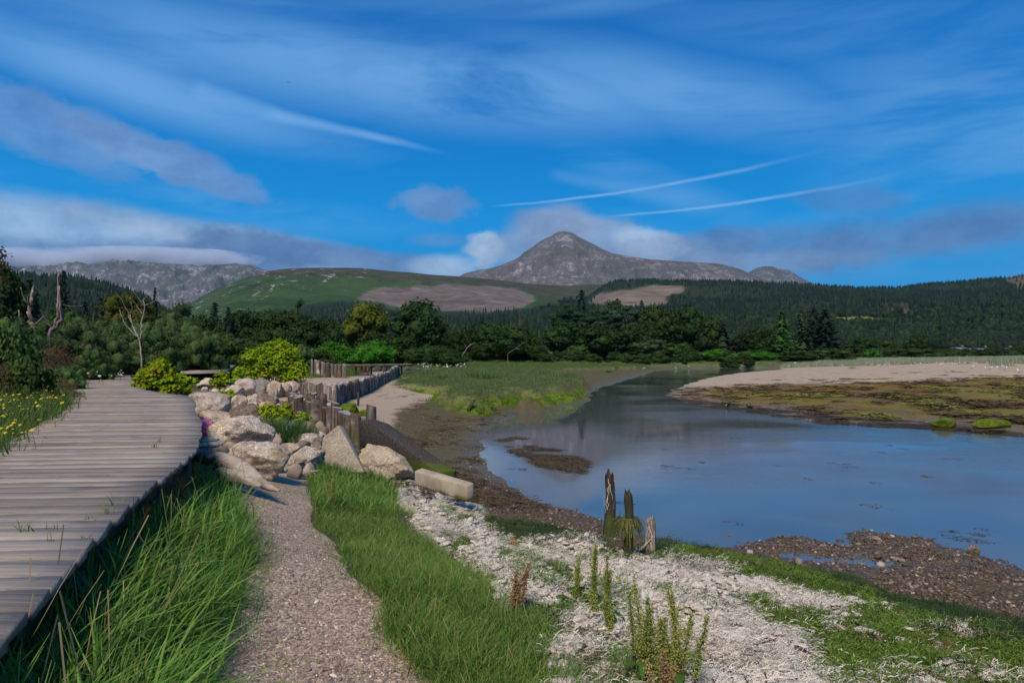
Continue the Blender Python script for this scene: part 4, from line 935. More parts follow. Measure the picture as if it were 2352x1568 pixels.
# ------------------------------------------------------------------ materials of the near things
def wood_mat(name, a, b_, c, axis=(1, 9, 9), s=2.2, var=.3, moss=0.0):
    m, g = new_mat(name); o = g.obj(); r = g.rand()
    cx = g.n('ShaderNodeCombineXYZ'); g.put(cx.inputs[0], g.m('MULTIPLY', r, 60.0)); g.put(cx.inputs[1], g.m('MULTIPLY', r, 23.0))
    va = g.n('ShaderNodeVectorMath', operation='ADD'); g.put(va.inputs[0], o); g.put(va.inputs[1], cx.outputs[0]); o2 = va.outputs[0]
    gr = g.noise(s, 6, .72, g.mapping(o2, scale=axis), .6); blot = g.noise(1.7, 4, .6, o2); fine_ = g.noise(s * 5, 4, .7, g.mapping(o2, scale=axis))
    col = g.mix(g.rng(gr, .3, .7), a, b_); col = g.mix(g.m('MULTIPLY', g.rng(blot, .52, .72), .75), col, c)
    col = g.mix(g.m('MULTIPLY', g.rng(fine_, .60, .70), .6), col, [q * .4 for q in a])
    if moss: col = g.mix(g.m('MULTIPLY', g.rng(g.sep(g.pos())[2], .95, .5), g.rng(g.noise(5, 3, .6, g.pos()), .4, .55, 0, moss)), col, (.055, .08, .012))
    h = g.n('ShaderNodeHueSaturation'); g.put(h.inputs['Color'], col); g.put(h.inputs['Value'], g.m('MULTIPLY_ADD', r, var * 2, 1 - var))
    g.out(h.outputs[0], .85, g.bump(g.m('ADD', gr, g.m('MULTIPLY', fine_, .7)), .7, .006), spec=.2); return m
M_deck = wood_mat('weathered_boards', (.19, .163, .138), (.34, .298, .258), (.13, .12, .112), (.55, 16, 10), 2.4, .24)
M_beam = wood_mat('dark_timber', (.05, .04, .03), (.11, .09, .07), (.04, .035, .03), (.6, 9, 9), 3, .2)
M_pile = wood_mat('pile_timber', (.05, .04, .033), (.27, .225, .185), (.62, .58, .53), (11, 11, .7), 1.6, .45, moss=.85)
M_pile2 = wood_mat('dark_pile_timber', (.025, .019, .015), (.15, .12, .10), (.33, .29, .26), (11, 11, .7), 1.8, .4, moss=.6)
M_top = wood_mat('sawn_end_grain', (.18, .175, .17), (.36, .35, .35), (.42, .41, .40), (3, 3, 3), 6, .2)
M_post = wood_mat('rotten_post_timber', (.018, .013, .010), (.085, .065, .048), (.04, .035, .015), (12, 12, .8), 2.2, .1, moss=.9)
def rock_material(name, a, b_, speck, stain, k=.5, sc_=1.0):
    m, g = new_mat(name); o = g.pos(); r = g.rand()
    n = g.noise(3.2 * sc_, 5, .65, o, .4); s1 = g.noise(24, 4, .8, o); s2 = g.noise(60, 3, .75, o)
    col = g.mix(g.rng(n, .3, .7), a, b_)
    col = g.mix(g.m('MULTIPLY', g.rng(s1, .50, .62), .85), col, speck)
    col = g.mix(g.m('MULTIPLY', g.rng(s2, .48, .34), .75), col, [q * .3 for q in a]); col = g.mix(g.rng(g.noise(14, 4, .75, o), .56, .66, 0, .55), col, [q * .5 for q in a])
    col = g.mix(g.m('MULTIPLY', g.rng(g.noise(2.1, 4, .6, g.mapping(o, loc=(3, 8, 1)), .8), .50, .66), k), col, stain)
    h = g.n('ShaderNodeHueSaturation'); g.put(h.inputs['Color'], col); g.put(h.inputs['Value'], g.m('MULTIPLY_ADD', r, .3, .85))
    g.out(h.outputs[0], .9, g.bump(g.m('ADD', g.m('MULTIPLY', g.noise(9, 5, .7, o), 2.0), s1), .9, .03), spec=.15); return m
RM = {'slab': rock_material('pale_slab', (.33, .28, .22), (.46, .40, .32), (.50, .45, .38), (.28, .23, .17), .3), 'pale': rock_material('pale_granite', (.30, .24, .18), (.58, .50, .41), (.82, .77, .70), (.24, .16, .09), .75),
      'sandy': rock_material('sandy_granite', (.33, .26, .19), (.55, .45, .34), (.70, .62, .52), (.26, .15, .08), .6),
      'pink': rock_material('pinkish_granite', (.34, .27, .23), (.57, .48, .41), (.74, .68, .62), (.25, .15, .11), .5),
      'brown': rock_material('brown_stone', (.13, .085, .065), (.23, .16, .125), (.42, .36, .30), (.10, .06, .045), .5),
      'orange': rock_material('orange_brown_stone', (.21, .13, .075), (.30, .20, .12), (.38, .30, .22), (.14, .08, .05), .5),
      'grey': rock_material('grey_stone', (.15, .14, .13), (.27, .25, .235), (.40, .38, .36), (.18, .13, .09), .4),
      'dark': rock_material('dark_stone', (.045, .042, .042), (.09, .085, .085), (.16, .15, .15), (.05, .045, .04), .4),
      'moss': rock_material('mossy_stone', (.05, .085, .006), (.13, .19, .012), (.17, .24, .02), (.06, .045, .02), .45)}
m_conc, g = new_mat('dark_pebble_concrete'); o_ = g.pos()
s1 = g.noise(45, 3, .8, o_); s2 = g.noise(3, 4, .6, o_)
c = g.mix(g.rng(s1, .44, .66), (.018, .017, .016), (.13, .12, .105)); c = g.mix(g.m('MULTIPLY', g.rng(s2, .45, .65), .4), c, (.055, .05, .045))
c = g.mix(g.m('MULTIPLY', g.rng(g.m('ADD', g.sep(o_)[2], g.m('MULTIPLY', s2, .25)), .62, .54), .9), c, (.065, .10, .010))
g.out(c, .9, g.bump(s1, .9, .01), spec=.15)
m_conc2, g = new_mat('pale_worn_concrete'); o_ = g.pos()
s1 = g.noise(55, 3, .75, o_); s2 = g.noise(3.5, 4, .6, o_)
c = g.mix(g.rng(s2, .3, .7), (.30, .25, .19), (.44, .385, .30)); c = g.mix(g.m('MULTIPLY', g.rng(s1, .55, .66), .5), c, (.16, .12, .09))
c = g.mix(g.m('MULTIPLY', g.rng(g.m('ADD', g.sep(o_)[2], g.m('MULTIPLY', s2, .30)), .80, .72), .9), c, (.11, .12, .015))
g.out(c, .9, g.bump(g.m('ADD', s1, s2), .8, .01), spec=.15)

# ------------------------------------------------------------------ boardwalk
DECKZ = 1.75
RE = np.array([(-.6, -3), (-.95, 0), (-1.50, 2), (-2.03, 3.44), (-2.40, 4.56), (-2.66, 5.5), (-2.86, 6.15), (-3.37, 7.4), (-4.10, 9.0), (-5.05, 10.9), (-6.0, 12.9), (-6.95, 14.6), (-7.9, 15.6), (-9.3, 17.3), (-10.6, 19.4), (-12.5, 22.6), (-14.6, 26.5), (-17.3, 31.5), (-19.0, 35)])
LE = np.array([(-2.5, -3), (-2.8, 0), (-3.35, 2), (-4.0, 4), (-4.72, 6.29), (-5.05, 6.9), (-5.67, 8.1), (-6.8, 10.3), (-8.2, 12.7), (-8.75, 13.6), (-10.0, 15.4), (-11.0, 16.9), (-13.5, 20.6), (-15.2, 23.4), (-17.1, 28.4), (-18.4, 31.5), (-20.6, 35)])
def edge(E, y): return float(np.interp(y, E[:, 1], E[:, 0]))
bw = empty('boardwalk', (-2.2, 3.0, DECKZ), 'long weathered grey boardwalk of cross planks curving away along the left side', 'boardwalk')
r = np.random.default_rng(8); y = -1.0
while y < 32.5:
    wd = r.uniform(.15, .22) * (1 if y < 14 else .95)
    yc = y + wd / 2; L0 = edge(LE, yc - .12); R0 = edge(RE, yc + .12)
    tl = .105 + .03 * math.sin(yc * 1.1) + r.uniform(-.012, .012)
    xl = L0 - r.uniform(-.02, .04); xr = R0 + r.uniform(-.005, .02); cx = (xl + xr) / 2; w = xr - xl
    th = .040; zz = DECKZ + r.uniform(-.006, .006) + .012 * math.sin(yc * .9)
    xs = np.linspace(-w / 2, w / 2, 7); V = []
    jit = r.uniform(-.004, .004, (7, 2)); sag = r.uniform(-.006, .006)
    mR = (edge(RE, yc + .4) - edge(RE, yc - .2)) / .6; mL = (edge(LE, yc + .2) - edge(LE, yc - .4)) / .6
    mR = max(min(mR, .3), -1.2); mL = max(min(mL, .3), -1.2)
    for i, q in enumerate(xs):
        dy = q * tl; hw = (wd - .012) / 2; f_ = (q / w + .5); sk = mR * f_ + mL * (1 - f_)
        for a, b_ in ((-hw + jit[i, 0], -th), (-hw + jit[i, 0], -.006), (-hw + .006, 0), (hw - .006, 0), (hw + jit[i, 1], -.006), (hw + jit[i, 1], -th)):
            V.append((q + sk * a, dy + a, b_ + sag * (1 - (2 * q / w) ** 2)))
    mb = MB(); k = 6; Q = [(i * k + j, i * k + (j + 1) % k, (i + 1) * k + (j + 1) % k, (i + 1) * k + j) for i in range(6) for j in range(k)]
    T = [(0, 2, 1), (0, 3, 2), (0, 4, 3), (0, 5, 4)]; e = 36; T += [(e, e + 1, e + 2), (e, e + 2, e + 3), (e, e + 3, e + 4), (e, e + 4, e + 5)]
    mb.add(V, Q, T); o = link('plank', mb.mesh('plank', M_deck, smooth=False), bw, (cx + 2.2, yc - 3.0, zz - DECKZ)); o.rotation_euler = (r.uniform(-.012, .012), r.uniform(-.003, .003), 0)
    y += wd + (r.uniform(.006, .016) if r.uniform() > .2 else r.uniform(.018, .032))
def rel(p): return np.array(p) - [-2.2, 3.0, DECKZ]
for E, off in ((RE, -.16), (LE, .16), (None, 0)):
    ys = np.linspace(-1, 32, 60); xs = [(edge(E, q) + off) if E is not None else (edge(RE, q) + edge(LE, q)) / 2 for q in ys]
    mb = MB()
    for a in range(len(ys) - 1):
        A = np.array([xs[a], ys[a]]); B = np.array([xs[a + 1], ys[a + 1]]); t = unit(B - A); n = np.array([-t[1], t[0]]) * .04
        V = [(*(A - n), -.20), (*(A + n), -.20), (*(B - n), -.20), (*(B + n), -.20), (*(A - n), -.056), (*(A + n), -.056), (*(B - n), -.056), (*(B + n), -.056)]
        mb.hexa(np.array([rel((v[0], v[1], DECKZ + v[2])) for v in V]))
    link('bearer_beam', mb.mesh('bearer_beam', M_beam, smooth=False), bw)
    for q in np.arange(-.5, 32, 1.9):
        X = (edge(E, q) + off) if E is not None else (edge(RE, q) + edge(LE, q)) / 2
        zb = gz(X, max(q, 1.3)) - .1; mb = MB(); mb.box((0, 0, -(DECKZ - .2 - zb) / 2), (.1, .1, DECKZ - .2 - zb))
        link('support_post', mb.mesh('support_post', M_beam, smooth=False), bw, tuple(rel((X, q, DECKZ - .2))))
def small_deck(name_label, c0, c1, c2, c3, z0, z1, n, posts):
    """plank deck spanned between two long edges c0-c3 (left) and c1-c2 (right)"""
    o0 = empty('boardwalk', (*c0, z0), name_label, 'boardwalk'); c0, c1, c2, c3 = map(np.array, (c0, c1, c2, c3)); r = np.random.default_rng(n)
    org = np.array([*c0, z0])
    for i in range(n):
        t0, t1 = (i + .05) / n, (i + .93) / n; th = .05
        A, B, C_, D = c0 + (c3 - c0) * t0, c1 + (c2 - c1) * t0, c0 + (c3 - c0) * t1, c1 + (c2 - c1) * t1
        e = unit(B - A) * r.uniform(-.04, .05); z = z0 + (z1 - z0) * t0 + r.uniform(-.006, .006)
        V = np.array([(*(A - e), z - th), (*(B + e), z - th), (*(C_ - e), z - th), (*(D + e), z - th), (*(A - e), z), (*(B + e), z), (*(C_ - e), z), (*(D + e), z)]) - org
        m_ = V.mean(0); mb = MB(); mb.hexa(V - m_); link('plank', mb.mesh('plank', M_deck, smooth=False), o0, tuple(m_))
    for A, B in ((c0, c3), (c1, c2)):
        inn = (c0 + c1 + c2 + c3) / 4; A = A + unit(inn - A) * .15; B = B + unit(inn - B) * .15; n_ = unit(np.array([-(B - A)[1], (B - A)[0]])) * .04; mb = MB()
        mb.hexa(np.array([(*(A - n_), z0 - .2), (*(A + n_), z0 - .2), (*(B - n_), z1 - .2), (*(B + n_), z1 - .2), (*(A - n_), z0 - .058), (*(A + n_), z0 - .058), (*(B - n_), z1 - .058), (*(B + n_), z1 - .058)]) - org)
        link('bearer_beam', mb.mesh('bearer_beam', M_beam, smooth=False), o0)
        for k in range(posts):
            t = (k + .3) / posts; P = A + (B - A) * t; zt = z0 + (z1 - z0) * t - .2; zb = gz(*P) - .1
            mb = MB(); mb.box((0, 0, -(zt - zb) / 2), (.12, .12, zt - zb)); link('support_post', mb.mesh('support_post', M_beam, smooth=False), o0, tuple(np.array([*P, zt]) - org))
small_deck('short raised boardwalk section on posts between the two yellow bushes', (-16.3, 33.6), (-14.9, 35.2), (-17.6, 43.5), (-20.4, 42.5), 1.76, 2.06, 34, 3)
small_deck('low dark far boardwalk running level behind the pile walls', (-16.2, 60.5), (-16.2, 62.0), (-9.3, 64.5), (-9.3, 63.0), 1.86, 1.88, 28, 5)

# ------------------------------------------------------------------ timber pile walls
def pile_mesh(seed, rad, h, lean=.03):
    r = np.random.default_rng(seed); seg = 11; zs = np.array([-.25, 0, .15, .35, .55, .72, .86, .97, 1.0]); th = np.arange(seg) * 2 * math.pi / seg
    base = 1 + .17 * r.uniform(-1, 1, seg); V = []
    crack = r.integers(0, seg); tl = r.uniform(-.06, .06, 2); lx, ly = r.uniform(-lean, lean, 2)
    for z in zs:
        q = rad * base * (1 + .035 * r.uniform(-1, 1, seg)) * (1.06 - .1 * max(z, 0)); q[crack] *= .78
        if z > .97: q = q * .93
        zz = z * h + (tl[0] * np.cos(th) + tl[1] * np.sin(th)) * (z > .9)
        V.append(np.stack([q * np.cos(th) + lx * z * h, q * np.sin(th) + ly * z * h, zz * np.ones(seg)], 1))
    V = np.vstack(V); n = len(zs); i = np.arange(n - 1)[:, None] * seg; j = np.arange(seg)[None]
    Q = np.stack([i + j, i + (j + 1) % seg, i + seg + (j + 1) % seg, i + seg + j], -1).reshape(-1, 4)
    mb = MB(); mb.add(V, Q, None, 0); top = np.vstack([V[-seg:], V[-seg:].mean(0) - [0, 0, .006]]); mb.add(top, None, [(k, (k + 1) % seg, seg) for k in range(seg)], 1)
    return mb.mesh('pile', [None, M_top], smooth=False)
pile_src = [pile_mesh(i, .125, 1.0) for i in range(14)]
pile_meshes = {}
for mname, mm in (('a', M_pile), ('b', M_pile2)):
    L = []
    for s in pile_src:
        q = s.copy(); q.materials[0] = mm; L.append(q)
    pile_meshes[mname] = L
def pile_wall(label, line, tops, step, mat, zlow, seed, width=1.0, gap=0.0):
    r = np.random.default_rng(seed); line = np.array(line, float); seg = np.linalg.norm(np.diff(line, axis=0), axis=1); s = np.concatenate([[0], np.cumsum(seg)])
    o0 = empty('pile_wall', (line[0, 0], line[0, 1], zlow), label, 'pile wall'); d = 0.0
    while d < s[-1]:
        x = np.interp(d, s, line[:, 0]) + r.uniform(-.03, .03); y_ = np.interp(d, s, line[:, 1]) + r.uniform(-.03, .03); t = np.interp(d, s, tops) + r.uniform(-.05, .05)
        if mat == 'b': t += r.choice([-.28, -.12, 0, .06, .16])
        k = r.uniform(.8, 1.2) * width; zb = min(gz(x, y_), zlow + .5) - .05; h = t - zb
        if r.uniform() > gap:
            o = link('pile', pile_meshes[mat][r.integers(0, 14)], o0, (x - line[0, 0], y_ - line[0, 1], zb - zlow)); o.scale = (k, k, h); o.rotation_euler[2] = r.uniform(0, 6.28)
        d += step * k * r.uniform(.96, 1.08)
    return o0
pile_wall('long wall of close-set grey and white timber piles running away beside the gravel beach', [(-9.4, 30.6), (-8.4, 29.2), (-7.3, 28.0), (-7.55, 30.5), (-7.7, 36), (-8.5, 43.4), (-9.4, 52), (-9.7, 56), (-11.1, 67)], [1.42, 1.44, 1.42, 1.42, 1.46, 1.42, 1.42, 1.72, 1.66], .25, 'a', .4, 21)
pile_wall('nearer wall of dark uneven timber piles beside the boulders', [(-7.6, 23.6), (-6.7, 21.2), (-6.15, 19.8), (-5.55, 18.9), (-4.7, 17.9), (-4.05, 17.0), (-3.75, 16.75), (-3.4, 17.0)], [1.40, 1.30, 1.26, 1.32, 1.30, 1.10, 1.34, 1.22], .27, 'b', .4, 22, 1.15)
pile_wall('second short row of low piles behind the dark uneven piles', [(-7.4, 24.6), (-6.5, 23.4), (-5.6, 21.5)], [1.25, 1.2, 1.05], .27, 'b', .4, 24, .9)
pile_wall('short distant row of old grey piles left of the rust-red docks', [(-15.8, 54), (-14.2, 53.5), (-13.0, 53.2)], [2.35, 2.02, 1.95], .3, 'a', 1.0, 23, 1.15)

# ------------------------------------------------------------------ boulders and concrete
def rock_mesh(seed, sub, mat, flat=.0, facets=9, rough=.10, boxy=.0):
    r = np.random.default_rng(seed); V, T = ICO[sub]; V = V.copy()
    if boxy: V = V / (np.abs(V) ** 4).sum(1, keepdims=True) ** (boxy / 4)
    for _ in range(facets):
        n = unit(r.normal(size=3)); d = r.uniform(.55, .88); q = V @ n; V = V - np.outer(np.maximum(q - d, 0) * .93, n)
    n1 = fbm(V[:, 0] * 1.5 + seed, V[:, 1] * 1.5, V[:, 2] * 1.5, o=3, s=seed); n2 = fbm(V[:, 0] * 6, V[:, 1] * 6 + seed, V[:, 2] * 6, o=3, s=seed + 5)
    V = V * (1 + rough * 1.4 * n1 + rough * 1.0 * n2)[:, None]
    V = (V - (V.max(0) + V.min(0)) / 2) / (V.max(0) - V.min(0)); V[:, 2] += .5
    mb = MB(); mb.add(V, None, T); return mb.mesh('boulder', mat, smooth=False)
def rock(px, base, w, h, tone, seed, label, dep=.8, sink=.12, rz=None, cat='boulder', nm='boulder', d=None, z=None, sub=None, facets=9, boxy=0.0, group=None, tilt=0.0):
    if d is None: x, d, z0 = on_ground(px, base)
    else: x = (px - HX) / F * d; z0 = gz(x, d)
    if z is not None: z0 = z
    W = w / F * d; Hh = h / F * d * (1 + sink); y_ = d + W * dep * .35
    sub = sub or (4 if w > 70 else 3 if w > 14 else 2)
    o = link(nm, rock_mesh(seed, sub, RM[tone], facets=facets, boxy=boxy), None, (x * y_ / d, y_, z0 - Hh * sink), (0, tilt, (seed * 1.7 % .8 - .4) if rz is None else rz), (W * 1.06, W * dep, Hh * 1.04))
    return tag(o, label, cat, group)
BO = [
    (492, 958, 92, 54, 'pink', 1, 'big round-topped pale brown boulder at the boardwalk edge', 1.0),
    (560, 990, 76, 60, 'brown', 2, 'dark brown angular boulder between the pale boulders by the boardwalk', .8),
    (492, 992, 90, 48, 'sandy', 3, 'yellowish boulder directly above the pink bag', .8),
    (552, 1038, 146, 78, 'pale', 4, 'large white-topped granite boulder beside the pink bag', .75),
    (604, 1104, 128, 84, 'pale', 5, 'biggest pale granite boulder at the head of the gravel path', .8),
    (702, 1080, 84, 52, 'pale', 6, 'pale boulder behind the grass tuft at the path head', .8),
    (715, 1032, 60, 36, 'pale', 7, 'pale boulder draped with dry weed below the dark piles', .8),
    (702, 1008, 50, 38, 'orange', 9, 'orange-brown boulder behind the tall grass clump', .9),
    (567, 911, 50, 42, 'pink', 10, 'round egg-like pale boulder in the middle of the boulder pile', .9),
    (535, 915, 50, 30, 'sandy', 11, 'broad sandy boulder left of the egg-like boulder', .8),
    (550, 944, 36, 36, 'pale', 12, 'small pointed pale boulder behind the brown angular boulder', .8),
    (582, 932, 38, 24, 'pale', 13, 'pale cream boulder below the egg-like boulder', .9),
    (611, 930, 34, 26, 'brown', 14, 'reddish brown boulder right of the cream boulder', .9),
    (632, 911, 38, 36, 'sandy', 15, 'left half of the twin sandy boulders', .9),
    (654, 911, 36, 32, 'sandy', 115, 'right half of the twin sandy boulders', .9),
    (628, 913, 22, 21, 'sandy', 16, 'small sandy stone in front of the twin boulders', .9),
    (670, 899, 38, 24, 'sandy', 17, 'sandy boulder right of the twin boulders next to the piles', .9),
    (602, 905, 38, 38, 'grey', 18, 'grey slab leaning behind the egg-like boulder', .8),
    (589, 898, 24, 26, 'pink', 118, 'small pinkish stone squeezed behind the egg-like boulder', .8),
    (449, 930, 34, 26, 'pink', 20, 'pinkish stone touching the boardwalk corner under the yellow bush', .8),
    (476, 894, 44, 26, 'pink', 21, 'pale boulder under the short raised boardwalk', .8),
    (631, 881, 24, 16, 'sandy', 22, 'triangular sandy stone at the foot of the larger yellow bush', .8),
    (672, 878, 26, 15, 'grey', 23, 'grey stone right of the larger yellow bush', .8),
    (694, 878, 22, 13, 'sandy', 123, 'small sandy stone just above the near end of the long pile wall', .8),
    (590, 873, 20, 15, 'dark', 25, 'dark grey stone beside the gnarled stump', .8),
    (548, 926, 34, 22, 'brown', 26, 'brown stone tucked under the sandy boulder', .8),
    (629, 928, 24, 18, 'grey', 27, 'grey stone right of the reddish brown boulder', .8),
    (648, 929, 20, 12, 'sandy', 28, 'low sandy stone near the left end of the dark piles', .8),
    (738, 1010, 20, 17, 'pink', 29, 'small pinkish stone at the foot of the dark piles', .8),
    (456, 954, 20, 20, 'pale', 30, 'small pale stone wedged against the boardwalk', .8),
    (517, 930, 30, 20, 'sandy', 31, 'sandy stone among the leaves behind the round-topped boulder', .8),
    (660, 1046, 60, 26, 'sandy', 33, 'low sandy slab behind the biggest pale boulder', .8),
    (536, 862, 20, 18, 'pale', 34, 'pointed pale stone at the end of the short raised boardwalk', .8),
    (553, 866, 26, 12, 'pale', 35, 'flat pale stone between the raised boardwalk and the stump', .8),
    (610, 888, 26, 16, 'orange', 36, 'small orange-brown stone under the larger yellow bush', .8),
    (366, 903, 30, 14, 'pale', 37, 'small pale stone under the smaller yellow bush beside the boardwalk', .8),
    (800, 953, 50, 26, 'moss', 38, 'mossy dark boulder behind the end of the dark piles', .8),
    (836, 956, 30, 16, 'moss', 39, 'small mossy stone right of the mossy dark boulder', .8),
    (1006, 1072, 30, 12, 'moss', 40, 'moss-covered block at the toe of the dark concrete wedge', .8),
    (1010, 1084, 36, 15, 'moss', 41, 'second moss-covered block below the concrete wedge', .8),
    (1024, 1094, 48, 16, 'moss', 42, 'moss-covered block right behind the pale concrete beam', .8),
    (716, 846, 20, 10, 'pale', 43, 'pale stone under the distant row of old piles', .8),
    (840, 855, 22, 18, 'dark', 44, 'dark block left end of the distant line of dark stone blocks', .7),
    (714, 836, 9, 18, 'grey', 45, 'upright grey stone at the left end of the distant old piles', .7)]
for b_ in BO:
    rock(b_[0], b_[1], b_[2], b_[3], b_[4], b_[5], b_[6], b_[7], boxy=.6 if b_[4] in ('brown', 'moss', 'dark') else .2, facets=12 if b_[2] > 70 else 8)
rock(2166, 983, 52, 22, 'moss', 60, 'left bright green algae-covered rock at the water edge of the spit', .6, nm='mossy_rock', cat='rock')
rock(2276, 984, 96, 22, 'moss', 61, 'long right algae-covered rock at the water edge of the spit', .35, nm='mossy_rock', cat='rock')
rock(3650 / 3840 * 2352, 1275, 24, 22, 'brown', 62, 'square brown stone standing on the shingle bar by the water', .8, nm='rock', cat='rock', boxy=.9)
rock(1676, 1222, 10, 8, 'brown', 63, 'small brown stone alone in the river near the grassy bank', .8, nm='rock', cat='rock', z=-.03, d=9.9)
rock(2010, 1240, 16, 10, 'grey', 64, 'pale grey rounded stone on top of the shingle bar', .8, nm='rock', cat='rock')
r = np.random.default_rng(3)
for i, px in enumerate((868, 890, 912, 934, 958, 984)):
    rock(px + r.uniform(-4, 4), 853 + r.uniform(-1, 1), r.uniform(20, 26), r.uniform(9, 13), 'dark', 70 + i, ['leftmost squared dark stone of the distant line behind the long pile wall', 'second dark stone from the left in the distant line', 'third dark stone from the left in the distant line', 'fourth dark stone from the left in the distant line', 'second dark stone from the right in the distant line', 'rightmost dark stone of the distant line beside the white flowers'][i], .6, boxy=.9, cat='stone block', nm='stone_block', group='dark stone blocks behind the pile wall')
def prism(name, V, Q, T, mat, label, cat, bev=.02):
    V = np.array(V, float); c = V.mean(0); mb = MB(); mb.add(V - c, Q, T); o = link(name, mb.mesh(name, mat, smooth=False), None, tuple(c))
    b_ = o.modifiers.new('bevel', 'BEVEL'); b_.width = bev; b_.segments = 2; return tag(o, label, cat)
# dark concrete wedge: wall end that slopes down to the beach
A = np.array([-3.62, 16.2]); Bq = np.array([-1.42, 13.2]); nn = np.array([.30, .20])
prism('concrete_wedge', [(*A, .2), (*(A + nn), .2), (*Bq, .1), (*(Bq + nn), .1), (*A, 1.09), (*(A + nn), 1.10), (*(A + [.42, -.38]), 1.02), (*(A + [.42, -.38] + nn), 1.03), (*Bq, .36), (*(Bq + nn), .37)],
      [(0, 2, 3, 1), (0, 1, 5, 4), (4, 5, 7, 6), (6, 7, 9, 8), (2, 8, 9, 3)], [(0, 4, 6), (0, 6, 2), (2, 6, 8), (1, 7, 5), (1, 3, 7), (3, 9, 7)], m_conc, 'dark grey concrete wedge sloping down from the end of the dark piles', 'concrete wedge', .03)
A = at(750, 1024, .74); d0 = A[1]
def P3(px, py, d): return atd(px, py, d)
prism('concrete_fragment', [P3(730, 1085, 12.9), P3(838, 1085, 12.4), P3(778, 975, 12.9), P3(742, 1004, 12.9), P3(743, 1080, 13.7), P3(842, 1080, 13.3), P3(790, 979, 13.6), P3(752, 1004, 13.7)], [(0, 1, 2, 3), (4, 7, 6, 5), (0, 4, 5, 1), (1, 5, 6, 2), (2, 6, 7, 3), (3, 7, 4, 0)], None, RM['slab'], 'pale triangular slab of broken concrete leaning below the dark piles', 'concrete slab')
o = rock(878, 1098, 136, 66, 'sandy', 91, 'long sloping pale block with dry weed between the grass tuft and the concrete wedge', .5, boxy=.7, nm='sloping_block', cat='block', facets=10, rz=-.28, tilt=.24)
def slab(name, c4, thick, zdown, mat, label, cat):
    """block from the front top edge: c4 = (px,py,d) left, (px,py,d) right"""
    L = np.array(P3(*c4[0])); Rr = np.array(P3(*c4[1])); n = unit(np.array([-(Rr - L)[1], (Rr - L)[0], 0])) * thick
    V = [L - [0, 0, zdown], Rr - [0, 0, zdown * 1.1], L + n - [0, 0, zdown], Rr + n - [0, 0, zdown], L, Rr, L + n + [0, 0, .03], Rr + n + [0, 0, .02]]
    return prism(name, V, BOXQ, None, mat, label, cat, .03)
slab('concrete_beam', [(951, 1080, 10.4), (1071, 1114, 9.6)], .16, .22, m_conc2, 'pale concrete beam with green algae skirt lying above the shingle', 'concrete beam')

# ------------------------------------------------------------------ grass, weeds and leaves
def blade_mat(name, cols, trans=.3, rough=.5):
    m, g = new_mat(name); r = g.rand(); n = g.noise(1.3, 3, .6, g.pos()); n2 = g.noise(60, 1, .5, g.pos())
    c = g.mix(g.rng(g.m('ADD', g.m('MULTIPLY', r, .5), g.m('MULTIPLY', n, .6)), .25, .85), cols[0], cols[1])
    if len(cols) > 2: c = g.mix(g.m('MULTIPLY', g.rng(n2, .58, .66), .8), c, cols[2])
    g.out(c, rough, spec=.12, trans=trans); return m
GM = dict(collar=blade_mat('collar_weed', [(.05, .08, .02), (.12, .14, .04), (.26, .22, .12)]), tall=blade_mat('tall_clump_grass', [(.06, .14, .04), (.12, .24, .07), (.20, .22, .10)]), lush=blade_mat('lush_grass', [(.055, .15, .025), (.17, .34, .055), (.26, .28, .09)]), fine=blade_mat('fine_grass', [(.06, .14, .025), (.17, .29, .05), (.30, .28, .11)]),
    marsh=blade_mat('marsh_grass', [(.085, .135, .04), (.16, .205, .07), (.24, .22, .11)]), marram=blade_mat('marram_grass', [(.26, .32, .20), (.38, .43, .29), (.46, .42, .28)]),
    algae=blade_mat('green_seaweed', [(.05, .095, .010), (.12, .21, .018), (.24, .24, .10)], .2), wrack=blade_mat('bleached_fibre', [(.50, .44, .37), (.82, .77, .69), (.14, .09, .06)], .1, .8),
    straw=blade_mat('seed_stalks', [(.22, .16, .08), (.33, .25, .13)], .1), kelp=blade_mat('brown_wrack', [(.05, .03, .01), (.13, .085, .02)], .1, .4),
    weed=blade_mat('tall_weeds', [(.06, .14, .03), (.13, .21, .05), (.20, .16, .07)]), blue=blade_mat('blue_green_grass', [(.07, .15, .06), (.12, .22, .09), (.15, .16, .09)]), greenshore=blade_mat('shore_grass', [(.025, .06, .018), (.05, .10, .03), (.10, .10, .05)]))
def tuft(seed, n, h, w, spread, lean, mat, seg=3, curl=1.0, stalks=0, hv=(.5, 1.1)):
    r = np.random.default_rng(seed); mb = MB(); k = np.linspace(0, 1, seg + 1)
    for i in range(n + stalks):
        st = i >= n; a = r.uniform(0, 6.28); p = r.normal(size=2) * spread; hh = h * (r.uniform(*hv) if not st else r.uniform(1.4, 2.1)); L = lean * r.uniform(.2, 1.2) * (1 if not st else .5)
        ca, sa = math.cos(a), math.sin(a); out = L * hh * k ** 1.8; zz = hh * (k - .28 * curl * L * k ** 2.2)
        ww = (w * r.uniform(.7, 1.3) * (1 - k ** 1.6) + .0006) if not st else np.full(seg + 1, .0012) + (k > .7) * min(w, .004) * .35
        b_ = r.uniform(0, 6.28) if not st else a; sx, sy = -math.sin(a + .3), math.cos(a + .3)
        C = np.stack([p[0] + ca * out, p[1] + sa * out, zz - .01], 1); S = np.stack([sx * ww / 2, sy * ww / 2, ww * 0], 1)
        V = np.stack([C - S, C + S], 1).reshape(-1, 3); Q = [(2 * j, 2 * j + 1, 2 * j + 3, 2 * j + 2) for j in range(seg)]
        mb.add(V, Q, None, 1 if st else 0)
    return mb.mesh('tuft', mat if isinstance(mat, list) else [mat, GM['straw']], smooth=True)
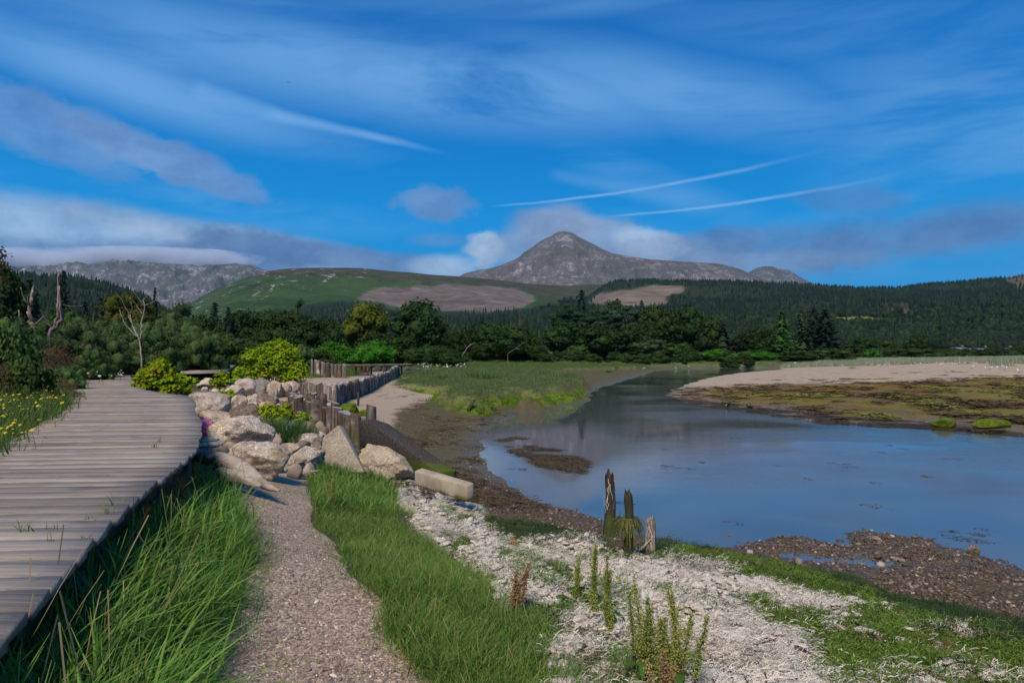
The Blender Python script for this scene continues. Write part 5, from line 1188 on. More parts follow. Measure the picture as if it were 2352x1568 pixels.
def strand(seed, n, L, w, spread, mat, hump=.02, wig=.5):
    """flat lying fibres"""
    r = np.random.default_rng(seed); mb = MB(); seg = 4
    for i in range(n):
        a = r.normal() * .6; p = r.normal(size=2) * spread; l = L * r.uniform(.4, 1.2); aa = a + np.cumsum(r.normal(size=seg + 1) * wig * .5)
        x = p[0] + np.concatenate([[0], np.cumsum(np.cos(aa[:-1]) * l / seg)]); y_ = p[1] + np.concatenate([[0], np.cumsum(np.sin(aa[:-1]) * l / seg)])
        z = hump * r.uniform(.1, 1.3) * np.sin(np.linspace(0.1, 3.0, seg + 1)) + r.uniform(0, hump * .7); ww = w * r.uniform(.5, 1.4)
        S = np.stack([-np.sin(aa) * ww / 2, np.cos(aa) * ww / 2, r.uniform(-.3, .3) * ww * np.ones(seg + 1)], 1); C = np.stack([x, y_, z], 1)
        mb.add(np.stack([C - S, C + S], 1).reshape(-1, 3), [(2 * j, 2 * j + 1, 2 * j + 3, 2 * j + 2) for j in range(seg)])
    return mb.mesh('fibres', [mat], smooth=True)
def field(name, src, n, ur, dr, test, scl, label, cat, seed, zoff=-.01, tilt=.12, power=1.0, grow=0.0, rz=None, aniso=None):
    """scatter over the terrain where test(masks, x, y, z, px, py) holds"""
    r = np.random.default_rng(seed); u = r.uniform(*ur, n); d = np.exp(r.uniform(math.log(dr[0]), math.log(dr[1]), n)); x = u * d
    z, M_ = ground_full(x, d); px, py = proj(x, d, z); k = test(M_, x, d, z, px, py) > r.uniform(size=n)
    x, d, z = x[k], d[k], z[k]; m = len(x); s = r.uniform(*scl, m) * (1 + grow * (d - dr[0]) / dr[0])
    rot = np.stack([r.normal(size=m) * tilt, r.normal(size=m) * tilt, r.uniform(0, 6.28, m) if rz is None else rz + r.normal(size=m) * .5], 1)
    return scatter(name, np.stack([x, d, z + zoff * s], 1), rot, s, r.integers(0, len(src), m), src, label, cat)
def pxp(poly): return lambda M_, x, y_, z, px, py: (poly_sd(px, py, poly) > 0) * 1.0
lush = [tuft(i, 12, .20, .0080, .05, 1.15, GM['lush'], seg=4, hv=(.35, 1.2), stalks=1 if i == 5 else 0) for i in range(8)]
field('grass', lush, 17000, (-.98, -.28), (1.9, 9.5), lambda M_, x, y_, z, px, py: (M_['path'] < .25) * (px < 640) * (M_['rocks'] < .5) * (x > np.interp(y_, RE[:, 1], RE[:, 0]) - .05) * (poly_sd(px, py, Z_PATH) < -14) * (y_ < 8.5), (.45, 1.15), 'lush green grass between the boardwalk and the gravel path', 'grass', 101, tilt=.35)
field('grass', lush, 2600, (-.98, -.40), (1.9, 8.5), lambda M_, x, y_, z, px, py: (np.abs(x - np.interp(y_, RE[:, 1], RE[:, 0]) - .16) < .2) * (M_['rocks'] < .5) * 1.0, (1.3, 2.1), 'tall grass hiding the shaded underside of the boardwalk edge', 'grass', 116, tilt=.25)
low = [tuft(i + 20, 14, .07, .004, .05, .9, GM['lush']) for i in range(4)]
field('grass', low, 5200, (-.60, -.20), (2.6, 9.0), lambda M_, x, y_, z, px, py: sstep(-34, -2, poly_sd(px, py, Z_GRASSL)) * (py > 1100) * .8, (.4, .9), 'short thin grass creeping over the left edge of the gravel path', 'grass', 102)
fine = [tuft(i + 40, 24, .125, .0040, .05, 1.0, GM['fine'], stalks=1 if i == 5 else 0) for i in range(8)]
field('grass', fine, 26000, (-.34, .16), (2.7, 10.5), lambda M_, x, y_, z, px, py: sstep(4, 34, poly_sd(px, py, Z_GRASSR) + 12 * fbm(x * 4, y_ * 4, o=2, s=61)) * (.55 + .45 * sstep(-.3, .2, fbm(x * 3, y_ * 3, o=2, s=62))), (.4, 1.25), 'fine green grass with pale seed stalks between the gravel path and the bleached seaweed', 'grass', 103, tilt=.3)
field('grass', fine + lush[:2], 1500, (-.40, -.12), (7.0, 13.0), lambda M_, x, y_, z, px, py: ((poly_sd(px, py, [(705, 1110), (700, 1075), (735, 1048), (760, 1028), (815, 1030), (900, 1100), (905, 1180), (740, 1180)]) > 0)) * 1.0, (1.0, 1.8), 'thick grass tuft standing at the head of the gravel path', 'grass', 104)
shore = [tuft(i + 60, 20, .09, .005, .05, 1.1, GM['greenshore']) for i in range(4)]
field('grass', shore, 20000, (-.05, .80), (3.0, 11.5), lambda M_, x, y_, z, px, py: np.maximum(poly_sd(px, py, Z_GRASSC) > 0, poly_sd(px, py, Z_GRASSB) > 0) * 1.0, (.55, 1.2), 'dark green shore grass between the seaweed heap and the mud', 'grass', 105)
# grass patches breaking through the bleached seaweed
PATCH = [[(1130, 1265), (1200, 1262), (1290, 1290), (1330, 1330), (1290, 1360), (1200, 1330), (1130, 1290)], [(1000, 1165), (1060, 1150), (1100, 1185), (1060, 1210), (1010, 1190)], [(1340, 1360), (1450, 1330), (1470, 1380), (1400, 1420), (1330, 1400)],
    [(1290, 1520), (1400, 1490), (1560, 1500), (1600, 1568), (1290, 1700)], [(1190, 1400), (1300, 1395), (1330, 1440), (1220, 1440)]]
field('grass', fine[:3] + shore[:2], 9000, (-.12, .3), (2.8, 9.5), lambda M_, x, y_, z, px, py: np.maximum.reduce([poly_sd(px, py, p) > 0 for p in PATCH]) * 1.0, (.6, 1.1), 'grass patches growing up through the bleached seaweed', 'grass', 106)
# bleached and green seaweed strands
wr = [strand(i, 40, .040, .0020, .05, GM['wrack'], .005, .5) for i in range(7)]; al = [strand(i + 9, 44, .05, .0036, .05, GM['algae'], .018, 1.1) for i in range(6)]; kp = [strand(i + 19, 12, .12, .008, .05, GM['kelp'], .006, .9) for i in range(3)]
field('bleached_seaweed_strands', wr, 34000, (-.22, .80), (2.9, 10.0), lambda M_, x, y_, z, px, py: M_['wrack'] * sstep(-.5, .1, fbm(x * 3, y_ * 3, o=2, s=77)), (.6, 1.5), 'loose bleached strands of dry seaweed lying over the heap', 'seaweed', 107, .002, .22, rz=.3)
field('green_seaweed_strands', al, 36000, (-.10, .85), (2.9, 10.5), lambda M_, x, y_, z, px, py: M_['algae'] * (1 - .8 * M_['wrack']) * (M_['wet'] < .6), (.6, 1.5), 'bright green stringy seaweed spread along the lower shore', 'seaweed', 108, .002, .22, rz=.2)
field('brown_seaweed_scraps', kp, 3600, (-.25, .85), (3.0, 14.0), lambda M_, x, y_, z, px, py: np.clip(M_['wrack'] * .35 + M_['algae'] * .4 + (z < .3) * (z > .0) * .5, 0, 1), (.4, 1.1), 'dark brown scraps of seaweed on the shore', 'seaweed', 109, .004, .3)
# marsh and distant grasses
ms = [tuft(i + 80, 34, .115, .014, .13, .55, GM['marsh']) for i in range(4)]; bl = [tuft(i + 90, 34, .13, .013, .12, .6, GM['blue']) for i in range(2)]
field('marsh_grass', ms + bl[:1], 15000, (-.20, .28), (24, 130), lambda M_, x, y_, z, px, py: sstep(.5, .9, M_['marsh']) * (1 - .9 * M_['moss'] * (z < .75)), (.7, 1.3), 'short grey-green grass covering the salt marsh beside the river', 'grass', 110, .0, .1, grow=.35)
field('moss_fringe', [tuft(i + 95, 40, .10, .02, .12, .8, blade_mat('bright_moss_%d' % i, [(.06, .12, .006), (.14, .26, .012)], .2)) for i in range(1)], 3500, (-.18, .10), (22, 50), lambda M_, x, y_, z, px, py: M_['moss'] * (z > .08) * (z < .7), (.7, 1.2), 'bright green moss hanging over the cut edge of the marsh', 'moss', 111, .0, .3, grow=.2)
mr = [tuft(i + 120, 44, 1.0, .05, .4, .4, GM['marram']) for i in range(3)]
field('marram_grass', mr, 22000, (.36, .95), (88, 175), lambda M_, x, y_, z, px, py: np.maximum(poly_sd(px, py, Z_MARRAM) > 0, .10 * (fbm(x * .15, y_ * .15, o=2, s=88) > .1) * (z > 1.3)) * (y_ > 80), (.7, 1.4), 'pale grey-green marram grass along the crest of the sand spit', 'grass', 112, -.1, .1)
fw = [tuft(i + 130, 26, .8, .05, .5, .5, GM['weed']) for i in range(2)] + [tuft(137, 26, .7, .05, .5, .5, GM['marsh'])]
field('rough_grass', fw, 6500, (-.22, .5), (58, 170), lambda M_, x, y_, z, px, py: np.maximum(np.where((py < 848) & (y_ > 100), .9, 0), (px < 1010) & (y_ > 92) & (z > .85)) * (z > .5), (.45, .95), 'rough weeds and tall grass in front of the far tree line', 'grass', 113, -.05, .1)
# left side verge
wd_ = [tuft(i + 140, 22, .42, .011, .10, .6, GM['weed'], stalks=0) for i in range(4)]
field('verge_grass', wd_ + lush[:2], 9000, (-1.05, -.42), (5.0, 34), lambda M_, x, y_, z, px, py: (x < np.interp(y_, LE[:, 1], LE[:, 0]) - .05) * (x > np.interp(y_, LE[:, 1], LE[:, 0]) - 9.0) * 1.0, (.6, 1.3), 'tangled long grass on the bank left of the boardwalk', 'grass', 114, .0, .15)
field('grass', wd_ + bl, 9000, (-.46, -.16), (42, 105), lambda M_, x, y_, z, px, py: (poly_sd(px, py, [(690, 868), (700, 842), (840, 842), (850, 852), (800, 866)]) > 0) * 1.0, (.8, 1.5), 'long blue-green grass on the sand behind the long pile wall', 'grass', 115, .0, .1)

# weed and small stones giving the spit and the boulder bank their roughness
clump = [strand(i + 230, 26, .5, .05, .35, GM['kelp'], .03, .9) for i in range(3)] + [strand(i + 240, 26, .5, .05, .35, blade_mat('olive_weed_%d' % i, [(.14, .15, .02), (.22, .24, .03)], .1), .03, .9) for i in range(2)]
field('spit_weed', clump[:3], 2600, (.16, .95), (22, 75), lambda M_, x, y_, z, px, py: np.clip(M_['olive'] * sstep(.0, .35, fbm(x * .5, y_ * .12, o=4, s=141)) + M_['rust'] * .35 + .12 * M_['sand'] * (fbm(x * .3, y_ * .1, o=3, s=142) > .15), 0, 1) * (px > 1500), (.35, 1.3), 'dark brown weed clumps strewn over the flank of the sand spit', 'seaweed', 117, .02, .05)
field('spit_weed', clump[3:], 3000, (.16, .95), (22, 65), lambda M_, x, y_, z, px, py: M_['olive'] * sstep(.0, .35, fbm(x * .4, y_ * .12, o=4, s=143)) * (px > 1500), (.35, 1.2), 'olive green weed carpeting the middle of the sand spit flank', 'seaweed', 118, .02, .05)

m_clod, g = new_mat('matted_bleached_weed'); o_ = g.pos()
w1 = g.noise(70, 5, .8, g.mapping(o_, scale=(1, .5, 1.5), rot=(0, 0, .5)), 2.0)
c = g.ramp(w1, [(.34, (.06, .045, .03)), (.42, (.30, .25, .19)), (.50, (.64, .58, .50)), (.62, (.84, .79, .71))]); c = g.mix(g.m('MULTIPLY', g.rng(g.noise(5, 5, .75, o_), .55, .62), .9), c, (.10, .15, .03)); c = g.mix(g.m('MULTIPLY', g.rng(g.noise(9, 4, .7, g.mapping(o_, loc=(4, 4, 4))), .60, .66), .8), c, (.13, .075, .045))
g.out(c, .95, g.bump(w1, .9, .01), spec=.05)
m_clod2, g = new_mat('matted_green_weed'); o_ = g.pos(); w1 = g.noise(60, 5, .8, o_, 1.5)
c = g.ramp(w1, [(.32, (.02, .03, .008)), (.45, (.07, .115, .015)), (.58, (.16, .23, .03)), (.7, (.34, .34, .16))]); c = g.mix(g.m('MULTIPLY', g.rng(g.noise(7, 4, .7, o_), .58, .66), .8), c, (.07, .045, .025)); g.out(c, .9, g.bump(w1, .9, .01), spec=.1)
def clod(seed, mat):
    r = np.random.default_rng(seed); V, T = ICO[2]; n1 = fbm(V[:, 0] * 2.2 + seed, V[:, 1] * 3.5, V[:, 2] * 2.2, o=4, s=seed, ridged=True); V = V * (1 + .5 * n1)[:, None] * [.66, .40, .17]; mb = MB(); mb.add(V, None, T); return mb.mesh('clod', mat, smooth=False)
cl1 = [clod(i, m_clod) for i in range(6)]; cl2 = [clod(i + 10, m_clod2) for i in range(4)]
field('bleached_seaweed_clods', cl1, 24000, (-.22, .80), (2.9, 10.0), lambda M_, x, y_, z, px, py: M_['wrack'] * sstep(-.45, .25, fbm(x * 2.2, y_ * 3.4, o=3, s=177)), (.02, .095), 'matted clods of bleached seaweed heaped in ridges', 'seaweed', 151, .04, .22, rz=.35)
field('green_seaweed_clods', cl2, 16000, (-.10, .85), (2.9, 10.5), lambda M_, x, y_, z, px, py: M_['algae'] * (1 - .8 * M_['wrack']) * sstep(-.4, .3, fbm(x * 2.2, y_ * 2.6, o=3, s=178)) * (M_['wet'] < .6), (.02, .09), 'soft mounds of green seaweed along the lower shore', 'seaweed', 152, .04, .22, rz=.3)
dry = [tuft(i + 260, 16, .08, .003, .05, 1.3, blade_mat('dry_grass_%d' % i, [(.17, .14, .06), (.30, .25, .12), (.10, .13, .04)], .2)) for i in range(2)]
field('grass', dry + low, 5200, (-.60, .16), (2.4, 9.5), lambda M_, x, y_, z, px, py: np.maximum(sstep(34, 6, np.abs(poly_sd(px, py, Z_PATH) + 8 * fbm(x * 5, y_ * 5, o=2, s=180))), .04) * (M_['rocks'] < .4) * (py > 1120), (.35, 1.1), 'sparse half-dry grass fringing both edges of the gravel path', 'grass', 153, tilt=.4)

# ------------------------------------------------------------------ grass clumps among the boulders
def clump_at(px, base, n, spread, scl, src, label, seed, nm='grass_clump', cat='grass clump'):
    r = np.random.default_rng(seed); x, d, z = on_ground(px, base); mb_ = []
    P = np.stack([x + r.normal(size=n) * spread, d + spread * .7 + r.normal(size=n) * spread * .8], 1)
    zz = H(P[:, 0], P[:, 1])
    # joined into one mesh: one clump moves as one
    V = []; Qs = []; off = 0; mats = [q for q in src[0].materials]
    for i in range(n):
        me = src[r.integers(0, len(src))]; nv = len(me.vertices); co = np.empty(nv * 3); me.vertices.foreach_get('co', co); co = co.reshape(-1, 3)
        a = r.uniform(0, 6.28); s = r.uniform(*scl); c_, s_ = math.cos(a), math.sin(a); out = unit(P[i] - P.mean(0)) * .35
        X = (co[:, 0] * c_ - co[:, 1] * s_) * s; Y = (co[:, 0] * s_ + co[:, 1] * c_) * s; Z = co[:, 2] * s
        V.append(np.stack([X + P[i, 0] - x + out[0] * Z, Y + P[i, 1] - d + out[1] * Z, Z + zz[i] - z], 1))
        q = np.empty(len(me.polygons) * 4, np.int32); me.polygons.foreach_get('vertices', q); Qs.append(q.reshape(-1, 4) + off); off += nv
    o = link(nm, np_mesh(nm, np.vstack(V), np.vstack(Qs), [mats[0]]), None, (x, d, z)); return tag(o, label, cat)
bigb = [tuft(i + 160, 18, .55, .014, .05, .55, [GM['tall']], seg=3) for i in range(3)]
clump_at(622, 1005, 26, .14, (.8, 1.2), bigb, 'blue-green grass clump left of the tall clump among the boulders', 1)
clump_at(660, 1018, 60, .20, (.9, 1.35), bigb, 'tall dense grass clump growing among the boulders below the dark piles', 2)
# reed-like tufts standing on the marsh
for i, (px, py) in enumerate([(1135, 868), (1245, 862), (1295, 868), (1085, 868), (1120, 872), (1392, 855), (980, 862), (1008, 870)]):
    clump_at(px, py, 9, .25, (.5, .9), fw, ['rush tussock on the salt marsh by the first turn of its bank', 'rush tussock in the middle of the salt marsh', 'rush tussock near the right end of the salt marsh', 'rush tussock on the marsh left of the other marsh tussocks', 'rush tussock between the left and middle marsh tussocks', 'rush tussock on the brown mud slope right of the marsh', 'rush tussock just right of the far end of the long pile wall', 'low rush tussock beside the gravel beach near the long pile wall'][i], 30 + i, 'rush_tussock', 'tussock')['group'] = 'rush tussocks on the marsh'

# ------------------------------------------------------------------ yellow-green knotweed bushes and left-hand shrubs
def leafy_bush(px, base, w, h, d, label, seed, n=2600, leaf=.10, mat='knot', asp=.8, nclump=26, parts=None):
    x = (px - HX) / F * d; z = gz(x, d); W = w / F * d; Hh = (h / F * d); r = np.random.default_rng(seed)
    top = CZ + (HY - (base - h)) / F * d; Hh = top - z
    o = empty('knotweed_bush' if mat == 'knot' else 'leafy_bush', (x, d, z), label, 'bush')
    lobes = parts or [(0, 0, .5, .5)]
    C = []; 
    for lx, lz, lw, lh in lobes:
        c = unit(r.normal(size=(nclump, 3))) * r.uniform(.3, .9, (nclump, 1)) ; C.append(np.stack([lx * W + c[:, 0] * lw * W, c[:, 1] * lw * W * .8, (lz + lh) * Hh + c[:, 2] * lh * Hh], 1))
    C = np.vstack(C); C[:, 2] = np.clip(C[:, 2], .12 * Hh, None); q = .13 * W
    P = []; N = []
    for c in C:
        m = int(n * 1.6) // len(C); v = unit(r.normal(size=(m, 3))); v[:, 2] = np.abs(v[:, 2]) * .9 - .15; P.append(c + v * q * (r.uniform(.4, 1.25, (m, 1)) + .5 * (r.uniform(size=(m, 1)) < .12))); N.append(v + [0, 0, .6])
    P = np.vstack(P); N = np.vstack(N); P[:, 2] = np.maximum(P[:, 2], .03); mb = MB(); mb.leaves(P, leaf * r.uniform(.6, 1.35, len(P)), r, asp, normal=N, spread=.5)
    link('leaves', mb.mesh('leaves', ML[mat], smooth=False), o); mb = MB()
    for c in C[::2]: mb.tube([(c[0] * .2, c[1] * .2, -.05), (c[0] * .6, c[1] * .6, c[2] * .55), tuple(c)], [.012, .010, .005], 5, cap=False)
    link('stems', mb.mesh('stems', MB_['bark']), o); return o
leafy_bush(366, 903, 118, 88, 19.5, 'smaller yellow-green broad-leaved bush beside the bend of the boardwalk', 1, 5200, .11, parts=[(-.08, .1, .34, .42), (-.2, 0, .26, .36), (.16, 0, .28, .30)])
leafy_bush(424, 905, 60, 60, 20.5, 'low yellowing broad-leaved bush right of the smaller yellow-green bush', 2, 1600, .10, parts=[(0, .0, .45, .45)])
leafy_bush(628, 882, 150, 104, 35, 'larger yellow-green bush with reddish lower leaves behind the boulders', 3, 9000, .13, parts=[(0, .1, .34, .42), (-.22, .05, .25, .38), (.22, .1, .24, .38), (.1, .25, .22, .34), (.33, .0, .14, .25)])
leafy_bush(506, 890, 56, 40, 30, 'small yellow-leaved bush growing under the raised boardwalk', 4, 1200, .12)
leafy_bush(552, 878, 40, 36, 33, 'little yellowing bush left of the gnarled stump', 5, 800, .12)
leafy_bush(616, 960, 80, 38, 17.6, 'spray of yellow and orange leaves sprawling over the boulders', 6, 1500, .10, parts=[(-.3, -.1, .2, .4), (0, -.1, .25, .5), (.3, -.15, .2, .4)])
leafy_bush(662, 955, 46, 36, 17.9, 'orange-tinged leaf spray at the left end of the dark piles', 7, 700, .10)
leafy_bush(520, 918, 60, 22, 22, 'thin yellow leaf spray behind the round-topped boulder', 8, 700, .09)
leafy_bush(700, 968, 44, 26, 17.0, 'small orange leaf spray in front of the dark piles', 9, 400, .09)
def shrub(k, px, top, base, w, d, label, nm=None):
    x = (px - HX) / F * d; z = gz(x, d); t = CZ + (HY - top) / F * d
    return tree(k, x, d, z - .1, (t - z + .1) * 1.05, w / F * d, label, 'bush', nm=nm)
for a in [
    ('gorse', 30, 730, 0, 170, 21, 'dark green gorse mass at the left edge below the snag'), ('gorse', 178, 742, 0, 150, 27, 'gorse bush between the snags and the bare tree'), ('gorse', 258, 752, 0, 150, 31, 'gorse bush behind the daisies'),
    ('gorse', 352, 742, 0, 160, 36, 'large gorse bush behind the smaller yellow-green bush'), ('gorse', 442, 748, 0, 150, 38, 'gorse bush right of the bare tree above the boardwalk'), ('gorse', 300, 728, 0, 140, 42, 'taller gorse bush around the bare tree'),
    ('gorse', 108, 735, 0, 130, 33, 'gorse bush behind the left snag'), ('gorse', 400, 716, 0, 120, 48, 'distant high gorse bush left of the pair of conifers'), ('gorse', 210, 716, 0, 150, 46, 'distant gorse bush behind the snags'),
    ('brown', 118, 772, 0, 130, 20.5, 'dry brown scrub below the left snag'), ('gorse', 215, 792, 0, 100, 24.5, 'low dark gorse bush directly behind the daisies'), ('brown', 60, 812, 0, 120, 16.5, 'dry brown scrub above the yellow flowers'),
    ('bramble', 18, 742, 0, 130, 12.5, 'broad-leaved bramble at the left edge of the view'), ('bramble', 60, 820, 0, 120, 12.0, 'bramble patch above the yellow flowers'), ('brown', 140, 862, 0, 90, 14.2, 'brown dead bracken leaning over the notch in the boardwalk'),
    ('dark_bush', 470, 772, 0, 100, 45, 'dark leafy bush above the smaller yellow bush'), ('dark_bush', 530, 786, 0, 100, 46, 'dark leafy bush behind the gnarled stump'), ('dark_bush', 575, 790, 0, 80, 50, 'dark leafy bush left behind the larger yellow bush'),
    ('gorse', 690, 790, 0, 80, 62, 'dark gorse bush right of the larger yellow bush'), ('dark_bush', 740, 806, 0, 70, 70, 'low dark bush left of the bright green bushes'), ('brown', -40, 800, 0, 150, 11.5, 'dry scrub just inside the left edge'),
    ('gorse', 150, 830, 0, 90, 17.8, 'small dark gorse bush on the bank above the boardwalk notch'), ('dark_bush', 420, 800, 0, 90, 40, 'dark bush between the two yellow bushes')]:
    shrub(a[0], a[1], a[2], a[3], a[4], a[5], a[6])

# ------------------------------------------------------------------ bare and broken trees
def branches(name, label, cat, d, lines, mat, rough=.12, seed=0, tk_=.75, dv=.4):
    r = np.random.default_rng(seed); P0 = lines[0][1][0]; base = np.array(P3(*P0, d)); gzv = gz(base[0], base[1]); o = empty(name, (base[0], base[1], gzv), label, cat)
    for nm, pts_, r0, r1 in lines:
        P = np.array([P3(a, b_, d) for a, b_ in pts_], float); n = len(P)
        off = r.uniform(-dv, dv); P[:, 1] += np.linspace(0, off, n) if nm != 'trunk' else 0
        if pts_[0] == P0: P = np.vstack([[base[0], base[1], gzv - .1], P[0:]]) if base[2] > gzv else P
        k = np.linspace(0, 1, len(P)); kk = np.linspace(0, 1, max(8, len(P) * 3)); Pq = np.stack([np.interp(kk, k, P[:, i]) for i in range(3)], 1)
        Pq[1:-1] += r.normal(size=(len(kk) - 2, 3)) * r0 / F * d * .13
        rad = np.interp(kk, [0, 1], [r0 / F * d / 2 * tk_, r1 / F * d / 2 * tk_]); mb = MB(); mb.tube(Pq - [base[0], base[1], gzv], rad, 8, rough=rough, rng=r)
        link(nm, mb.mesh(nm, mat), o)
    return o
branches('dead_tree', 'pale bare dead tree standing among the gorse behind the smaller yellow bush', 'dead tree', 29, [
    ('trunk', [(326, 825), (322, 795), (318, 775), (308, 755), (302, 742), (299, 722)], 8, 4), ('limb', [(321, 780), (325, 765), (322, 745), (328, 722), (330, 702), (326, 690)], 6, 3), ('limb', [(318, 775), (300, 758), (286, 740), (281, 726), (276, 712)], 4, 1.6),
    ('branch', [(299, 722), (292, 708), (288, 690), (280, 680)], 3, 1.2), ('branch', [(299, 722), (306, 708), (304, 694)], 3, 1.0), ('branch', [(328, 722), (318, 706), (310, 694), (300, 684)], 2.8, 1.0), ('branch', [(330, 702), (342, 696), (352, 688), (350, 676)], 2.6, 1.0),
    ('branch', [(325, 765), (334, 752), (336, 738)], 2.6, 1.0), ('branch', [(281, 726), (272, 724), (268, 716)], 2, .8), ('branch', [(302, 742), (290, 728), (284, 716)], 2.4, .8), ('branch', [(326, 690), (334, 680), (330, 668)], 2.0, .8), ('branch', [(288, 740), (278, 748)], 2, .8), ('branch', [(330, 702), (322, 690), (314, 676), (306, 668)], 2.0, .8)], MB_['pale'], seed=3, tk_=.5)
branches('broken_snag', 'broken pale snag with two upright forks at the far left', 'dead tree', 25, [
    ('trunk', [(85, 778), (83, 765), (78, 750), (70, 735), (67, 715), (68, 700), (71, 685)], 17, 9), ('limb', [(71, 690), (69, 670), (67, 655)], 9, 5), ('limb', [(86, 772), (90, 755), (86, 742)], 7, 4), ('branch', [(68, 700), (63, 690), (62, 662)], 5, 3), ('branch', [(66, 708), (57, 692), (51, 680)], 3, 1.5), ('branch', [(80, 745), (92, 728), (90, 722)], 3, 1.5)], MB_['snag'], .3, 5)
branches('broken_snag', 'tall twin-stemmed dead snag right of the broken fork', 'dead tree', 26, [
    ('trunk', [(112, 772), (125, 745), (132, 728), (133, 700), (135, 665), (136, 627)], 12, 4.5), ('limb', [(118, 760), (135, 748), (146, 728), (145, 700), (144, 658)], 14, 5.5), ('branch', [(136, 660), (142, 645), (146, 638)], 2.4, 1), ('branch', [(145, 700), (165, 704), (190, 701)], 2.2, 1), ('branch', [(146, 728), (154, 720), (160, 716)], 4, 1.5), ('branch', [(120, 755), (112, 738), (108, 712)], 5, 2)], MB_['snag'], .3, 6)
branches('broken_snag', 'short splintered stump stick left of the broken fork', 'dead tree', 24, [('trunk', [(52, 748), (48, 735), (43, 712)], 6, 3)], MB_['snag'], .3, 7)
branches('bare_stick', 'thin bare grey branch leaning out of the scrub in the valley centre', 'dead branch', 128, [('trunk', [(1062, 815), (1072, 800), (1082, 790)], 2.4, 1.4), ('branch', [(1072, 800), (1066, 788)], 1.4, .8), ('branch', [(1076, 796), (1090, 786)], 1.4, .8)], MB_['pale'], seed=8)
branches('bare_stick', 'pale fallen branch on the scrub left of the river wood', 'dead branch', 128, [('trunk', [(1166, 812), (1184, 800), (1204, 786)], 3, 1.4), ('branch', [(1180, 802), (1196, 800)], 1.4, .8)], MB_['snag'], seed=9, tk_=.45)
# red-tipped branches reaching in at the left edge
o = branches('rowan_branch', 'rowan branch with red tips reaching in at the left edge', 'branch', 9, [('trunk', [(-60, 900), (-30, 740), (-14, 640), (-4, 570)], 8, 1.5), ('branch', [(-14, 640), (-4, 618), (6, 606)], 2.5, .8), ('branch', [(-6, 590), (4, 576)], 2, .8)], MB_['bark'], seed=4)
mb = MB(); r = np.random.default_rng(4); ctr = [(0, 575), (4, 588), (6, 604), (-6, 620), (2, 640)]; P = np.vstack([np.array(P3(a, b_, 9)) + r.normal(size=(26, 3)) * .035 for a, b_ in ctr]) - np.array(o.location)
mb.leaves(P, .04, r, .5); link('leaves', mb.mesh('leaves', ML['dark'], smooth=False), o)
mred, g = new_mat('red_berries'); g.out((.32, .02, .02), .6); mb = MB(); mb.leaves(P[::4] + r.normal(size=P[::4].shape) * .01, .035, r, .7); link('red_tips', mb.mesh('red_tips', mred, smooth=False), o)

# ------------------------------------------------------------------ things by the path and the shore
# driftwood trunk at the head of the path
m_drift = wood_mat('smooth_driftwood', (.22, .18, .155), (.46, .40, .36), (.16, .125, .10), (1.5, 9, 9), 2.6, .02)
o = empty('driftwood_log', P3(560, 1110, 8.3), 'smooth pinkish-grey driftwood trunk tapering to a root tip at the path head', 'driftwood'); base = np.array(o.location)
def tubeP(pts_, rad, mat, name, parent, seg=14, rough=.16, seed=1, smooth=True):
    r = np.random.default_rng(seed); P = np.array(pts_, float); k = np.linspace(0, 1, len(P)); kk = np.linspace(0, 1, len(P) * 4)
    Pq = np.stack([np.interp(kk, k, P[:, i]) for i in range(3)], 1); 
    for _ in range(2): Pq[1:-1] = (Pq[:-2] + 2 * Pq[1:-1] + Pq[2:]) / 4
    mb = MB(); mb.tube(Pq - base_of(parent), np.interp(kk, k, rad), seg, rough=rough, rng=r); return link(name, mb.mesh(name, mat, smooth), parent)
def base_of(o): return np.array(o.location) if o is not None else np.zeros(3)
tubeP([P3(448, 1046, 9.2), P3(490, 1052, 8.9), P3(530, 1064, 8.6), P3(568, 1084, 8.3), P3(596, 1104, 8.1), P3(618, 1119, 8.0), P3(642, 1126, 7.9)], [.07, .09, .105, .10, .065, .04, .015], m_drift, 'trunk', o)
tubeP([P3(500, 1082, 8.4), P3(530, 1092, 8.25), P3(556, 1096, 8.15), P3(580, 1108, 8.05), P3(600, 1116, 8.0)], [.05, .085, .08, .05, .025], m_drift, 'root', o, seed=2)
# gnarled stumps
def stump(px, base_, w, h, label, seed, mat):
    x, d, z = on_ground(px, base_); o = empty('tree_stump', (x, d, z), label, 'stump'); r = np.random.default_rng(seed); s = w / F * d
    mb = MB(); mb.tube([(0, 0, -.05), (0, 0, h / F * d * .4), (s * .08, 0, h / F * d * .75), (s * .02, 0, h / F * d)], [s * .42, s * .30, s * .22, s * .10], 12, rough=.25, rng=r); link('trunk', mb.mesh('trunk', mat), o)
    for i in range(7):
        a = r.uniform(0, 6.28); mb = MB(); mb.tube([(0, 0, s * .25), (math.cos(a) * s * .35, math.sin(a) * s * .3, s * .22), (math.cos(a) * s * .65, math.sin(a) * s * .5, r.uniform(-.02, s * .35))], [s * .12, s * .08, s * .02], 6, rough=.2, rng=r); link('root', mb.mesh('root', mat), o)
stump(568, 884, 26, 34, 'dark gnarled stump standing left of the larger yellow bush', 1, MB_['snag'])
stump(708, 1092, 44, 30, 'grey twisted root stump beside the biggest pale boulder', 2, MB_['pale'])
